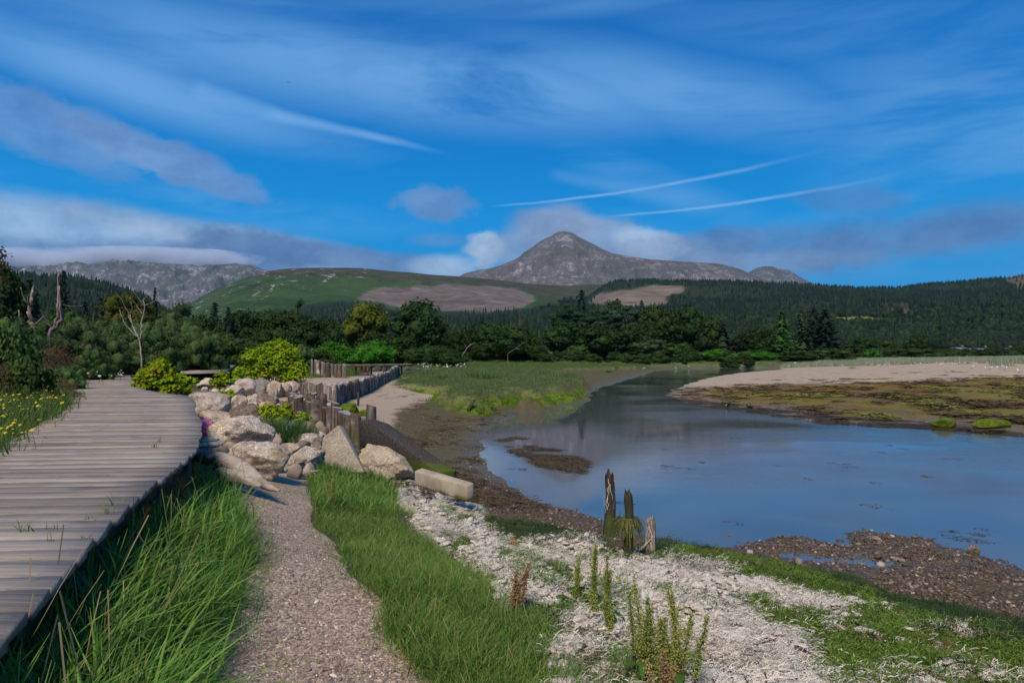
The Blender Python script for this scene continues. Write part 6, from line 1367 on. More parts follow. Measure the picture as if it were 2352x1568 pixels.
# pink plastic bag on the rocks and broken grey plank ends under it
m_bag, g = new_mat('pink_plastic'); n_ = g.noise(9, 3, .6, g.pos()); g.out(g.mix(n_, (.75, .14, .36), (.85, .30, .52)), .35, spec=.5, trans=.35)
x, d, z = on_ground(474, 1004); V, T = ICO[4]; n1 = fbm(V[:, 0] * 2.2, V[:, 1] * 2.2, V[:, 2] * 2.2, o=5, s=4, ridged=True)
V = V * (1 + .32 * n1)[:, None] * [.14, .10, .17]; V[:, 2] += .12; V[:, 0] += (V[:, 2] - .1) * -.25; V[:, 2] = np.maximum(V[:, 2], 0)
mb = MB(); mb.add(V, None, T)
for s in (-1, 1): mb.tube([(-.04 + .03 * s, 0, .24), (-.08 + .05 * s, .01, .31), (-.03 + .03 * s, .02, .34), (.02 + .04 * s, .01, .27)], .007, 6)
tag(link('plastic_bag', mb.mesh('plastic_bag', m_bag), None, (x, d, z), scale=(1.35, 1.2, 1.15)), 'crumpled pink plastic bag lying against the boardwalk edge', 'plastic bag')
for i, (a, b_, c_) in enumerate([(468, 1012, 'upper grey broken board end below the pink bag'), (470, 1026, 'lower grey broken board end below the pink bag')]):
    P = at(a, b_, 1.32 - .12 * i); mb = MB(); mb.box((0, 0, 0), (.42, .13, .03), .15, tilt=(.06, 0)); tag(link('broken_board', mb.mesh('broken_board', M_deck, smooth=False), None, (P[0], P[1], 1.32 - .12 * i)), c_, 'board')
# three rotten posts at the grassy shore
def post(px, base_, top, w, label, seed, mat=None, d=None):
    x, d, z = on_ground(px, base_) if d is None else ((px - HX) / F * d, d, gz((px - HX) / F * d, d)); r = np.random.default_rng(seed); h = (base_ - top) / F * d; R_ = w / F * d / 2
    o = empty('mooring_post', (x, d, z), label, 'wooden post'); seg = 14; zs = np.concatenate([np.linspace(-.3, .93, 12), [1.0]]); th = np.arange(seg) * 2 * math.pi / seg; prof = 1 + .16 * r.uniform(-1, 1, seg); V = []
    jag = r.uniform(-.10, .06, seg); jag = np.round(jag * 12) / 12 + r.uniform(-.02, .02, seg)
    for q in zs:
        rr = R_ * prof * (1.05 + .08 * math.sin(q * 5 + seed) - .12 * max(q, 0)) * (1 + .05 * r.uniform(-1, 1, seg)); zz = np.full(seg, q * h) + (jag * h if q > .9 else 0)
        if q > .95: rr = rr * .72
        V.append(np.stack([rr * np.cos(th) + .02 * math.sin(q * 3), rr * np.sin(th), zz], 1))
    V = np.vstack(V); n = len(zs); i = np.arange(n - 1)[:, None] * seg; j = np.arange(seg)[None]; Q = np.stack([i + j, i + (j + 1) % seg, i + seg + (j + 1) % seg, i + seg + j], -1).reshape(-1, 4)
    mb = MB(); mb.add(V, Q); top_ = np.vstack([V[-seg:], V[-seg:].mean(0) - [0, 0, .03]]); mb.add(top_, None, [(k, (k + 1) % seg, seg) for k in range(seg)]); link('post', mb.mesh('post', mat or M_post, smooth=False), o)
    return o, h, R_
def strings(o, h, R_, n, seed, mat, z0=.3, z1=1.0, L=.25, name='dried_weed', w=.006):
    r = np.random.default_rng(seed); mb = MB()
    for i in range(n):
        a = r.uniform(0, 6.28); z = h * r.uniform(z0, z1); l = L * r.uniform(.4, 1.2); k = np.linspace(0, 1, 5); aa = a + np.cumsum(r.normal(size=5)) * .25; rr = R_ * (1.08 + .25 * np.sin(k * 3) * r.uniform(0, 1))
        C = np.stack([rr * np.cos(aa), rr * np.sin(aa), np.maximum(z - k * l, .02)], 1); S = np.stack([-np.sin(aa), np.cos(aa), 0 * aa], 1) * w / 2
        mb.add(np.stack([C - S, C + S], 1).reshape(-1, 3), [(2 * j, 2 * j + 1, 2 * j + 3, 2 * j + 2) for j in range(4)])
    link(name, mb.mesh(name, mat, smooth=False), o)
o, h, R_ = post(1399, 1231, 1086, 23, 'tallest of the three rotten posts, with orange lichen at its top', 1); strings(o, h, R_, 16, 1, GM['wrack'], .55, 1.0, .3)
m_lich, g = new_mat('orange_lichen'); g.out((.45, .22, .03), .9); r = np.random.default_rng(5); mb = MB(); mb.leaves(np.stack([R_ * 1.02 + r.normal(size=16) * .004, r.normal(size=16) * .018, h * .93 + r.normal(size=16) * .02], 1), .02, r, .8); link('lichen', mb.mesh('lichen', m_lich, smooth=False), o)
o, h, R_ = post(1441, 1272, 1132, 22, 'middle rotten post with a collar of grass and weed', 2)
mb = MB(); r = np.random.default_rng(6); V, T = ICO[3]; mb.add(V * (1 + .25 * r.normal(size=(len(V), 1)) * .4) * [.15, .13, .06] + [0, 0, h * .50], None, T)
n = 420; a = r.uniform(0, 6.28, n); k = np.linspace(0, 1, 4); 
for i in range(n):
    r0 = r.uniform(.04, .14); L = r.uniform(.08, .19); up = r.uniform(-.5, 1.0); rr = r0 + L * k * .75; z = h * .52 + .03 + (up * L * k) - .9 * L * k ** 2 * 1.2 ; C = np.stack([rr * math.cos(a[i]), rr * math.sin(a[i]), z], 1); S = np.array([-math.sin(a[i]), math.cos(a[i]), 0]) * .0028
    mb.add(np.stack([C - S, C + S], 1).reshape(-1, 3), [(2 * j, 2 * j + 1, 2 * j + 3, 2 * j + 2) for j in range(3)])
link('grass_collar', mb.mesh('grass_collar', GM['collar'], smooth=False), o); strings(o, h, R_, 24, 2, GM['algae'], .35, .6, .25, 'hanging_weed')
o, h, R_ = post(1493, 1268, 1190, 21, 'shortest grey post wrapped in bleached weed strings', 3, MB_['snag']); strings(o, h, R_, 60, 3, GM['wrack'], .3, 1.02, .3)
r = np.random.default_rng(7); mb = MB()
for i in range(40):
    k = np.linspace(0, 1, 5); a = r.uniform(2.4, 3.6); C = np.stack([math.cos(a) * k * .22, math.sin(a) * k * .1 - .05, .16 * (1 - k) ** 1.5 + .01 + r.uniform(0, .02)], 1); S = np.array([0, 1, .3]) * .003; mb.add(np.stack([C - S, C + S], 1).reshape(-1, 3), [(2 * j, 2 * j + 1, 2 * j + 3, 2 * j + 2) for j in range(4)])
link('dried_weed', mb.mesh('dried_weed', GM['wrack'], smooth=False), o)
o, h, R_ = post(822, 932, 902, 5, 'thin lone stake standing behind the dark piles', 4, M_pile2)
x, d, z = on_ground(1076, 938); mb = MB(); mb.tube([(0, 0, -.1), (.12, 0, .2), (.26, .05, .42)], [.09, .08, .06], 9, rough=.2, rng=r); tag(link('leaning_stump', mb.mesh('leaning_stump', M_post), None, (x, d, z)), 'dark broken post leaning against the marsh edge', 'wooden post')

# dock plants with seed heads
def seed_mat(name, a, b_): return blade_mat(name, [a, b_], .15, .7)
SM = {'green': seed_mat('green_seeds', (.17, .22, .04), (.32, .35, .08)), 'brown': seed_mat('brown_seeds', (.24, .14, .06), (.40, .26, .13)), 'red': seed_mat('rust_seeds', (.16, .05, .03), (.26, .09, .05))}
m_stem, g = new_mat('dock_stem'); g.out((.13, .05, .035), .7)
def dock(px, base_, top, label, seed, tone='green', stems=3, leaves=6, spread=.05, lean=.26, d=None, lsz=.16):
    x, d, z = on_ground(px, base_) if d is None else ((px - HX) / F * d, d, gz((px - HX) / F * d, d)); r = np.random.default_rng(seed); h = (base_ - top) / F * d
    o = empty('dock_plant', (x, d, z), label, 'dock plant')
    for s in range(stems):
        hh = h * (1 if s == 0 else r.uniform(.62, .95)); p = r.normal(size=2) * spread * (s > 0); a = r.uniform(0, 6.28); l = lean * r.uniform(.2, 1) * hh
        k = np.linspace(0, 1, 6); C = np.stack([p[0] + math.cos(a) * l * k ** 1.5, p[1] + math.sin(a) * l * k ** 1.5, hh * k - .02], 1); mb = MB(); mb.tube(C, .0045 * (1.2 - k * .8), 5, cap=False); link('stem', mb.mesh('stem', m_stem), o)
        n = int(400 + 1300 * hh); t = r.uniform(.30, 1.0, n); br = r.uniform(size=n) < .45; c0 = np.stack([np.interp(t, k, C[:, i]) for i in range(3)], 1)
        sd_ = r.normal(size=(n, 3)) * [.012, .012, .008]; 
        for b in range(5):      # side spikes
            t0 = r.uniform(.3, .7); aa = r.uniform(0, 6.28); m = br & (r.integers(0, 5, n) == b); q = r.uniform(0, .35, n) * hh * .6
            P0 = np.array([np.interp(t0, k, C[:, i]) for i in range(3)]); c0[m] = P0 + np.stack([math.cos(aa) * q[m] * .28, math.sin(aa) * q[m] * .28, q[m]], 1)
        c0[:, 2] = np.minimum(c0[:, 2], hh); wh = (np.round(c0[:, 2] / .014) * .014); c0[:, 2] = c0[:, 2] * .3 + wh * .7
        mb = MB(); mb.leaves(c0 + sd_ * (1.15 - .5 * t[:, None]), (.0078 if tone != 'red' else .03) * r.uniform(.7, 1.4, n), r, .9); link('seed_head', mb.mesh('seed_head', SM[tone], smooth=False), o)
    for i in range(leaves):
        a = r.uniform(0, 6.28); L = lsz * r.uniform(.7, 1.3); k = np.linspace(0, 1, 6); z0 = r.uniform(.0, .35) * h * .5; C = np.stack([math.cos(a) * L * k, math.sin(a) * L * k, z0 + L * (.9 * k - .95 * k ** 2)], 1); w = L * .14 * np.sin(np.clip(k * 2.9 + .2, 0, 3.14)) + .001
        S = np.stack([-math.sin(a) * w, math.cos(a) * w, .2 * w * np.sin(k * 9)], 1); mb = MB(); mb.add(np.stack([C - S, C + S], 1).reshape(-1, 3), [(2 * j, 2 * j + 1, 2 * j + 3, 2 * j + 2) for j in range(5)]); link('leaf', mb.mesh('leaf', ML['mid'] if tone != 'red' else ML['rowan']), o)
    return o
dock(1196, 1418, 1292, 'brown-seeded dock standing where the grass meets the bleached seaweed', 1, 'brown', 4, 3, .03)
dock(1362, 1405, 1236, 'tallest green-seeded dock left of the middle of the bleached seaweed', 2, 'green', 3, 9, .05)
dock(1322, 1390, 1262, 'green dock just left of the tallest dock', 3, 'green', 2, 6, .04)
dock(1392, 1425, 1300, 'slim green dock right of the tallest dock', 4, 'green', 2, 5, .04)
dock(1404, 1470, 1360, 'thin yellow-green dock low in front of the tallest dock', 5, 'green', 2, 5, .04)
dock(1480, 1560, 1338, 'large green dock at the left of the bottom cluster', 6, 'green', 5, 10, .06)
dock(1520, 1600, 1400, 'middle dock of the bottom cluster', 7, 'green', 4, 9, .07)
dock(1566, 1590, 1348, 'large green dock at the right of the bottom cluster', 8, 'green', 5, 9, .06)
dock(1546, 1650, 1470, 'short dock at the very bottom of the cluster', 9, 'brown', 4, 6, .06)
dock(766, 1168, 1076, 'green dock rising from the grass tuft at the path head', 10, 'green', 4, 3, .05)
for i, (px, py, hh, dd) in enumerate([(832, 856, 16, 58), (840, 858, 18, 58), (846, 857, 15, 57), (746, 842, 20, 56), (752, 842, 16, 56), (766, 846, 12, 54), (792, 846, 14, 55), (806, 846, 14, 55), (960, 836, 10, 88), (953, 836, 9, 88), (971, 837, 10, 86), (700, 828, 24, 60)]):
    x, d, z = on_ground(px, py); dock(px, py, py - hh * 1.2, 'rust-red seeding dock on the flat ground behind the long pile wall', 40 + i, 'red', 6, 0, .12, .2)['group'] = 'rust-red docks behind the pile wall'
# plants with yellow and white flowers
def flowers(name, P, size, mat, label, cat, seed, stem=.25, disc=None, smat=None):
    r = np.random.default_rng(seed); mb = MB(); V = []; n = 6; th = np.arange(n) * 2 * math.pi / n
    for k in range(n): 
        c, s = math.cos(th[k]), math.sin(th[k]); c2, s2 = math.cos(th[k] + .42), math.sin(th[k] + .42); c3, s3 = math.cos(th[k] - .42), math.sin(th[k] - .42)
        mb.add([(0, 0, 0), (c3 * .6, s3 * .6, .04), (c, s, .1), (c2 * .6, s2 * .6, .04)], [(0, 1, 2, 3)], None, 0)
    mb.add([(math.cos(q) * .28, math.sin(q) * .28, .10) for q in th] + [(0, 0, .16)], None, [(k, (k + 1) % n, n) for k in range(n)], 1)
    mb.tube([(0, 0, 0), (.3, .1, -stem / size / 2), (.1, 0, -stem / size)], .09, 4, cap=False, mi=2)
    src = mb.mesh(name, [mat, disc or mat, smat or GM['weed']], smooth=False); m = len(P)
    rot = np.stack([r.normal(size=m) * .35 + .45, r.normal(size=m) * .35, r.normal(size=m) * .5], 1)
    return scatter(name, P, rot, size * r.uniform(.7, 1.3, m), np.zeros(m, int), [src], label, cat)
m_yel, g = new_mat('yellow_petals'); g.out((.75, .58, .02), .6, trans=.2); m_wht, g = new_mat('white_petals'); g.out((.8, .8, .78), .6, trans=.2); m_ctr, g = new_mat('flower_centre'); g.out((.6, .38, .02), .7)
def on_poly(poly, n, seed, dr, zup, ur=(-1.0, .3)):
    r = np.random.default_rng(seed); u = r.uniform(*ur, n * 60); d = np.exp(r.uniform(math.log(dr[0]), math.log(dr[1]), n * 60)); x = u * d; z = H(x, d) + r.uniform(*zup, n * 60); px, py = proj(x, d, z); k = poly_sd(px, py, poly) > 0
    c = fbm(x * .9, d * .9, o=2, s=seed) > -.1; k = k & c; return np.stack([x, d, z], 1)[k][:n]
flowers('yellow_flowers', on_poly([(0, 905), (110, 885), (165, 905), (150, 945), (90, 985), (0, 1010), (-40, 960)], 130, 1, (6, 16), (.25, .5)), .018, m_yel, 'small yellow flowers scattered through the long grass left of the boardwalk', 'flowers', 1, disc=m_ctr)
flowers('daisies', on_poly([(196, 858), (205, 840), (240, 838), (285, 850), (287, 863), (240, 863), (200, 868)], 60, 2, (18, 34), (.3, .6)), .038, m_wht, 'patch of white daisies behind the boardwalk bend', 'flowers', 2, disc=m_ctr)
flowers('white_flowers', on_poly([(960, 832), (1070, 828), (1070, 842), (960, 842)], 110, 3, (60, 140), (.2, .5)), .11, m_wht, 'scattered white flowers on the far weedy flat right of the long pile wall', 'flowers', 3, disc=m_ctr)
m_pnk, g = new_mat('pink_petals'); g.out((.55, .05, .35), .6, trans=.2)
for i, (px, py) in enumerate([(448, 1158), (453, 1172), (290, 1102), (371, 1070), (378, 1078)]):
    x, d, z = on_ground(px, py + 18); z += .09 + .03 * i % .05; mb = MB(); r = np.random.default_rng(i)
    o = empty('pink_flower', (x, d, z - .12), ['upper of two pink flowers in the grass left of the path', 'lower of two pink flowers in the grass left of the path', 'pink flower against the boardwalk edge halfway down', 'left pink flower by the boardwalk edge near the boulders', 'right pink flower by the boardwalk edge near the boulders'][i], 'flower')
    mb.leaves(r.normal(size=(14, 3)) * .006 + [0, 0, .125], .013, r, .8); link('petals', mb.mesh('petals', m_pnk, smooth=False), o); mb = MB(); mb.tube([(0, 0, -.06), (.01, 0, .12)], .0018, 5); link('stem', mb.mesh('stem', GM['lush']), o)

# pebbles: on the path, along the shore and the shingle bar
def pebble(seed, mat):
    V, T = ICO[1]; r = np.random.default_rng(seed); V = V * (1 + .18 * r.normal(size=(len(V), 1))) * [1, .8, .55]; mb = MB(); mb.add(V * .5, None, T); return mb.mesh('pebble', mat, smooth=True)
def stone_mat(name, stops, rough=.8):
    m, g = new_mat(name); n = g.noise(150, 2, .6, g.pos()); c = g.ramp(g.rand(), stops, 'CONSTANT'); g.out(g.mix(g.rng(n, .35, .7, 0, .35), c, (.12, .1, .09)), rough, spec=.25); return m
pm = stone_mat('path_pebbles', [(0, (.30, .22, .17)), (.25, (.20, .165, .155)), (.45, (.42, .32, .25)), (.62, (.15, .145, .16)), (.75, (.36, .24, .17)), (.88, (.55, .48, .40)), (.96, (.66, .62, .56))])
sm_ = stone_mat('shore_pebbles', [(0, (.07, .045, .032)), (.3, (.12, .075, .05)), (.5, (.05, .04, .035)), (.65, (.17, .11, .07)), (.82, (.22, .18, .14)), (.95, (.38, .34, .29))], .55)
pb = [pebble(i, pm) for i in range(5)]; sb = [pebble(i + 9, sm_) for i in range(5)]
field('path_gravel', pb, 26000, (-.56, .05), (2.8, 8.4), lambda M_, x, y_, z, px, py: sstep(.35, .7, M_['path']) * np.clip(1.5 - .13 * y_, .3, 1), (.006, .017), 'loose gravel pebbles on the path', 'gravel', 120, .1, .3, grow=.10)
field('path_gravel', pb, 260, (-.5, .05), (2.8, 6.5), lambda M_, x, y_, z, px, py: (M_['path'] > .6) * 1.0, (.022, .04), 'larger stones lying on the gravel path', 'gravel', 121, .1, .3)
field('shore_pebbles', sb, 45000, (-.22, .95), (6.0, 30), lambda M_, x, y_, z, px, py: ((z > -.03) & (z < .62) & (M_['algae'] < .5) & (M_['marsh'] < .5) & (M_['grass'] < .3) & (px > 850) & (M_['wrack'] < .5) & (M_['sand'] < .8)) * np.where(px > 1700, 1.0, .6) * sstep(-.4, .3, fbm(x * 1.5, y_ * 1.5, o=3, s=99)), (.02, .055), 'wet brown pebbles along the near waterline', 'shingle', 122, .12, .3)
field('bar_stones', sb, 2600, (.30, .95), (7.2, 10.5), lambda M_, x, y_, z, px, py: ((z > -.03) & (z < .2) & (py < 1300)) * sstep(.0, .4, fbm(x * 1.2, y_ * 2.2, o=3, s=98)), (.05, .12), 'larger wet stones heaped on the shingle bar', 'shingle', 123, .15, .35)
# floating and stranded bladder wrack
def raft(poly, n, seed, dr, label, sc_=(.5, 1.2), ur=(-.2, .9), thr=-.05):
    r = np.random.default_rng(seed); u = r.uniform(*ur, n * 40); d = np.exp(r.uniform(math.log(dr[0]), math.log(dr[1]), n * 40)); x = u * d; z = np.maximum(H(x, d), 0) ; px, py = proj(x, d, z); k = (poly_sd(px, py, poly) > 0) & (fbm(x * 1.1, d * 1.1, o=3, s=seed) > thr); P = np.stack([x, d, z + .004], 1)[k][:n]; m = len(P)
    scatter('brown_wrack', P, np.stack([r.normal(size=m) * .02, r.normal(size=m) * .02, r.uniform(0, 6.28, m)], 1), np.stack([r.uniform(*sc_, m)] * 2 + [np.full(m, .8)], 1), r.integers(0, 3, m), kp, label, 'seaweed')
raft([(1140, 1000), (1200, 1005), (1300, 1040), (1345, 1062), (1330, 1085), (1250, 1070), (1190, 1045)], 1500, 1, (14, 24), 'brown bladder wrack floating in the reflection of the mountain', (1.0, 2.0), thr=-.08)
raft([(1560, 915), (1600, 932), (1742, 948), (1847, 968), (1953, 979), (2130, 984), (2200, 990), (2352, 1003), (2352, 992), (2200, 978), (2130, 968), (1940, 957), (1740, 936), (1600, 918)], 1500, 2, (20, 44), 'brown wrack stranded along the water edge of the spit', (1.6, 3.4), thr=-.15)
raft([(1150, 1060), (1700, 1000), (2352, 1040), (2352, 1220), (1500, 1200), (1250, 1140)], 26, 3, (9, 24), 'few scraps of brown seaweed drifting on the open water', (.9, 1.8), thr=.25)
raft([(2100, 1185), (2250, 1200), (2352, 1260), (2352, 1330), (2240, 1260)], 60, 4, (8, 14), 'brown seaweed showing in the shallow water beside the shingle bar', (.8, 1.6), thr=.0)
# crab shell, leaves and feather on the seaweed
m_or, g = new_mat('orange_shell'); g.out(g.mix(g.noise(30, 3, .6, g.pos()), (.40, .12, .03), (.62, .27, .10)), .5)
for px, py, w, lab in ((1392, 1312, 28, 'orange crab shell lying on the bleached seaweed right of the tallest dock'), (1181, 1249, 20, 'orange scrap on the bleached seaweed left of the posts'), (1340, 1278, 9, 'tiny orange scrap high on the bleached seaweed')):
    x, d, z = on_ground(px, py); V, T = ICO[3]; s = w / F * d; n1 = fbm(V[:, 0] * 3, V[:, 1] * 3, V[:, 2] * 3, o=3, s=int(px)); V = V * (1 + .15 * n1)[:, None] * [s * .5, s * .38, s * .3]; mb = MB(); mb.add(V, None, T); tag(link('crab_shell', mb.mesh('crab_shell', m_or), None, (x, d, z + s * .2)), lab, 'shell')
m_feat, g = new_mat('feather_white'); g.out((.75, .75, .75), .7, trans=.2); x, d, z = on_ground(1486, 1382); mb = MB()
for s in (-1, 1):
    k = np.linspace(0, 1, 9); C = np.stack([.04 * k * s * .5 + .015 * s, 0 * k, .005 + .085 * k], 1); w = .014 * np.sin(k * 2.9 + .12); S = np.stack([w, 0 * w, w * .2], 1); mb.add(np.stack([C - S, C + S], 1).reshape(-1, 3), [(2 * j, 2 * j + 1, 2 * j + 3, 2 * j + 2) for j in range(8)])
tag(link('feather', mb.mesh('feather', m_feat), None, (x, d, z)), 'pair of white feathers stuck upright in the bleached seaweed above the bottom docks', 'feather')
m_lf, g = new_mat('fallen_leaf'); g.out(g.mix(g.noise(40, 3, .6, g.pos()), (.20, .08, .04), (.34, .17, .08)), .7)
for px, py, lab in ((1420, 1335, 'curled brown leaf beside the orange crab shell'), (2012, 1478, 'rust-brown leaf on the green seaweed'), (1958, 1552, 'tan dead leaf near the bottom of the green seaweed'), (1652, 1352, 'brown leaf in the middle of the bleached seaweed'), (1308, 1440, 'dark red leaf under the tall dock')):
    x, d, z = on_ground(px, py); k = np.linspace(0, 1, 7); L = .07; C = np.stack([L * (k - .5), 0 * k, .012 + .02 * np.sin(k * 3.1)], 1); w = .02 * np.sin(k * 2.9 + .12); S = np.stack([0 * w, w, .4 * w], 1); mb = MB(); mb.add(np.stack([C - S, C, C + S], 1).reshape(-1, 3), [(3 * j + a, 3 * j + a + 1, 3 * j + a + 4, 3 * j + a + 3) for j in range(6) for a in (0, 1)])
    tag(link('dead_leaf', mb.mesh('dead_leaf', m_lf), None, (x, d, z + .01), (0, 0, px % 3)), lab, 'leaf')
for px, py, L, rz, lab in ((1745, 1372, .34, -.35, 'thin brown stick across the bleached seaweed'), (1705, 1478, .22, -1.0, 'short dark stick in the bleached seaweed'), (2052, 1565, .26, 1.2, 'forked dark stick in the lower green seaweed'), (1958, 1260, .5, -.25, 'dark waterlogged branch on the shingle bar'), (3000 / 1.6327, 1500, .2, -1.1, 'stubby dark stick at the edge of the bleached seaweed')):
    x, d, z = on_ground(px, py); mb = MB(); r = np.random.default_rng(int(px)); mb.tube([(-L / 2, 0, 0), (-L * .1, .012, .01), (L / 2, -.01, .02)], [.008, .011, .005], 6, rough=.2, rng=r); tag(link('stick', mb.mesh('stick', MB_['bark']), None, (x, d, z + .015), (0, 0, rz)), lab, 'stick')
# long sprigs growing out of the boardwalk joints
for i, (px, py) in enumerate([(73, 1222), (119, 1218), (118, 1243), (203, 1190), (265, 1160), (245, 1178), (353, 1025), (365, 1015), (200, 1235), (52, 1222)]):
    x, d = at(px, py, DECKZ); r = np.random.default_rng(i); me = tuft(200 + i, 7, r.uniform(.05, .11), .005, .012, .8, [GM['lush']]); tag(link('grass_sprig', me, None, (x, d, DECKZ - .004)), ['left grass sprig of the near pair in the boardwalk', 'right grass sprig of the near pair in the boardwalk', 'grass sprig nearest the viewer in the boardwalk joints', 'grass sprig near the right boardwalk edge above the near pair', 'farther grass sprig near the right boardwalk edge', 'grass sprig left of the farther right-edge sprig', 'right sprig of the two on the middle of the boardwalk bend', 'left sprig of the two on the middle of the boardwalk bend'][i] if i < 8 else ['grass sprig low by the right boardwalk edge', 'leftmost grass sprig between the boardwalk planks'][i - 8], 'grass sprig', 'grass sprigs in the boardwalk')

# ------------------------------------------------------------------ gulls on the spit and other birds
m_w, g = new_mat('gull_white'); g.out((.80, .80, .80), .6); m_g, g = new_mat('gull_grey'); g.out((.30, .33, .37), .6); m_b, g = new_mat('gull_black'); g.out((.02, .02, .02), .6); m_o, g = new_mat('gull_orange'); g.out((.6, .25, .03), .6)
def bird_parts(body, wing, tip, bill, neck=.1):
    out = []
    mb = MB(); V, T = ICO[2]; V = V * [.19, .075, .075]; V[:, 2] += .17 + V[:, 0] * .18; V[:, 1] *= 1 - .5 * sstep(.0, -.19, V[:, 0]); mb.add(V, None, T); mb.tube([(.12, 0, .20), (.165, 0, .26), (.18, 0, .29)], [.045, .032, .036], 8); V, T = ICO[2]; mb.add(V * [.048, .038, .038] + [.195, 0, .31], None, T); out.append(('body', mb.mesh('body', body)))
    for s in (-1, 1):
        mb = MB(); V, T = ICO[2]; V = V * [.19, .018, .055]; V[:, 2] += V[:, 0] * .12 + .195; V[:, 0] -= .045; V[:, 1] += s * .066; mb.add(V, None, T); out.append(('wing', mb.mesh('wing', wing)))
        mb = MB(); mb.tube([(.0, s * .025, .12), (.01, s * .025, 0)], .006, 5); out.append(('leg', mb.mesh('leg', bill)))
    mb = MB(); mb.tube([(-.16, 0, .165), (-.27, 0, .155)], [.028, .006], 6); out.append(('tail', mb.mesh('tail', tip))); mb = MB(); mb.tube([(.235, 0, .305), (.285, 0, .295)], [.012, .004], 6); out.append(('beak', mb.mesh('beak', bill))); return out
GULL = bird_parts(m_w, m_g, m_b, m_o); OYST = bird_parts(m_b, m_b, m_w, m_o)
def bird(px, py, rz, label, parts=GULL, group=None, z=None, s=1.0, nm='gull', cat='gull', d=None):
    if d is None: x, d, z0 = on_ground(px, py)
    else: x = (px - HX) / F * d; z0 = z
    o = empty(nm, (x, d, z0), label, cat, group, rz, (s, s, s))
    for n_, me in parts: link(n_, me, o)
    return o
GP = [(1933, 838), (1937, 839), (2002, 838), (2019, 837), (2023, 839), (2027, 835), (2032, 838), (2036, 834), (2042, 837), (2051, 834), (2028, 840), (2062, 836), (2068, 834), (2093, 839), (2112, 834), (2117, 836), (2126, 832), (2134, 832), (2153, 833), (2160, 837), (2163, 839), (2180, 834), (2190, 836), (2195, 837), (2205, 833), (2215, 834), (2076, 834), (2085, 833), (2040, 833), (2014, 840), (2100, 834), (2170, 833)]
r = np.random.default_rng(17)
for px, py in GP: bird(px, py + 2.5, r.choice([0, math.pi]) + r.normal() * .5, 'white and grey gull resting in the flock on the sand spit', group='gulls flocked on the sand spit', s=r.uniform(1.0, 1.25))
for px, py, rz, lab in ((2232, 847, .2, 'gull standing by itself right of the flock'), (2267, 849, 3.0, 'left gull of the pair near the right edge of the spit'), (2275, 850, .3, 'right gull of the pair near the right edge of the spit'), (2295, 849, 2.8, 'left gull of the trio near the far right of the spit'), (2301, 846, .4, 'middle gull of the trio near the far right of the spit'), (2308, 850, .1, 'right gull of the trio near the far right of the spit'), (2342, 856, 3.1, 'gull nearest the right edge of the view')):
    bird(px, py, rz, lab, s=1.1)
bird(1583, 845, 1.9, 'white gull standing on the mud at the far end of the river', z=.05, s=1.3, d=150)
bird(1478, 846, 0, 'tiny white gull on the mud flat left of the far river end', s=1.2); bird(1553, 846, 3, 'gull in shallow water at the far river end', z=.02, s=1.1, d=138)
bird(1672, 936, .8, 'black bird standing at the water edge of the spit', OYST, nm='dark_bird', cat='bird', s=.9); bird(1722, 941, 3.3, 'second black bird feeding right of the first at the spit edge', OYST, nm='dark_bird', cat='bird', s=.8)
# bird high in the sky
mb = MB(); mb.add([(0, 0, 0), (.25, .5, .12), (.1, .55, .12), (-.12, 0, 0), (.25, -.5, .12), (.1, -.55, .12)], [(0, 1, 2, 3), (0, 3, 5, 4)]); V, T = ICO[1]; mb.add(V * [.25, .05, .05], None, T)
tag(link('flying_bird', mb.mesh('flying_bird', m_b, smooth=False), None, P3(661, 189, 220), (0.3, .2, .9), (1.3, 1.3, 1.3)), 'tiny dark bird flying high in the blue at the upper left', 'bird')
# driftwood on the spit
for px, py, L, lab in ((2218, 833, 3.2, 'grey driftwood trunk lying on the crest of the spit'), (2256, 831, 1.6, 'short grey driftwood branch right of the trunk on the spit'), (2030, 837, 1.2, 'weathered stick in the sand below the gulls')):
    x, d, z = on_ground(px, py + 3); mb = MB(); r = np.random.default_rng(int(px)); mb.tube([(-L / 2, 0, .1), (-L * .2, .1, .22), (L * .2, 0, .2), (L / 2, .1, .12)], [.07, .14, .12, .04], 7, rough=.2, rng=r); mb.tube([(L * .1, 0, .2), (L * .2, .1, .5)], [.06, .02], 5); tag(link('driftwood', mb.mesh('driftwood', MB_['snag']), None, (x, d, z), (0, 0, .1)), lab, 'driftwood')
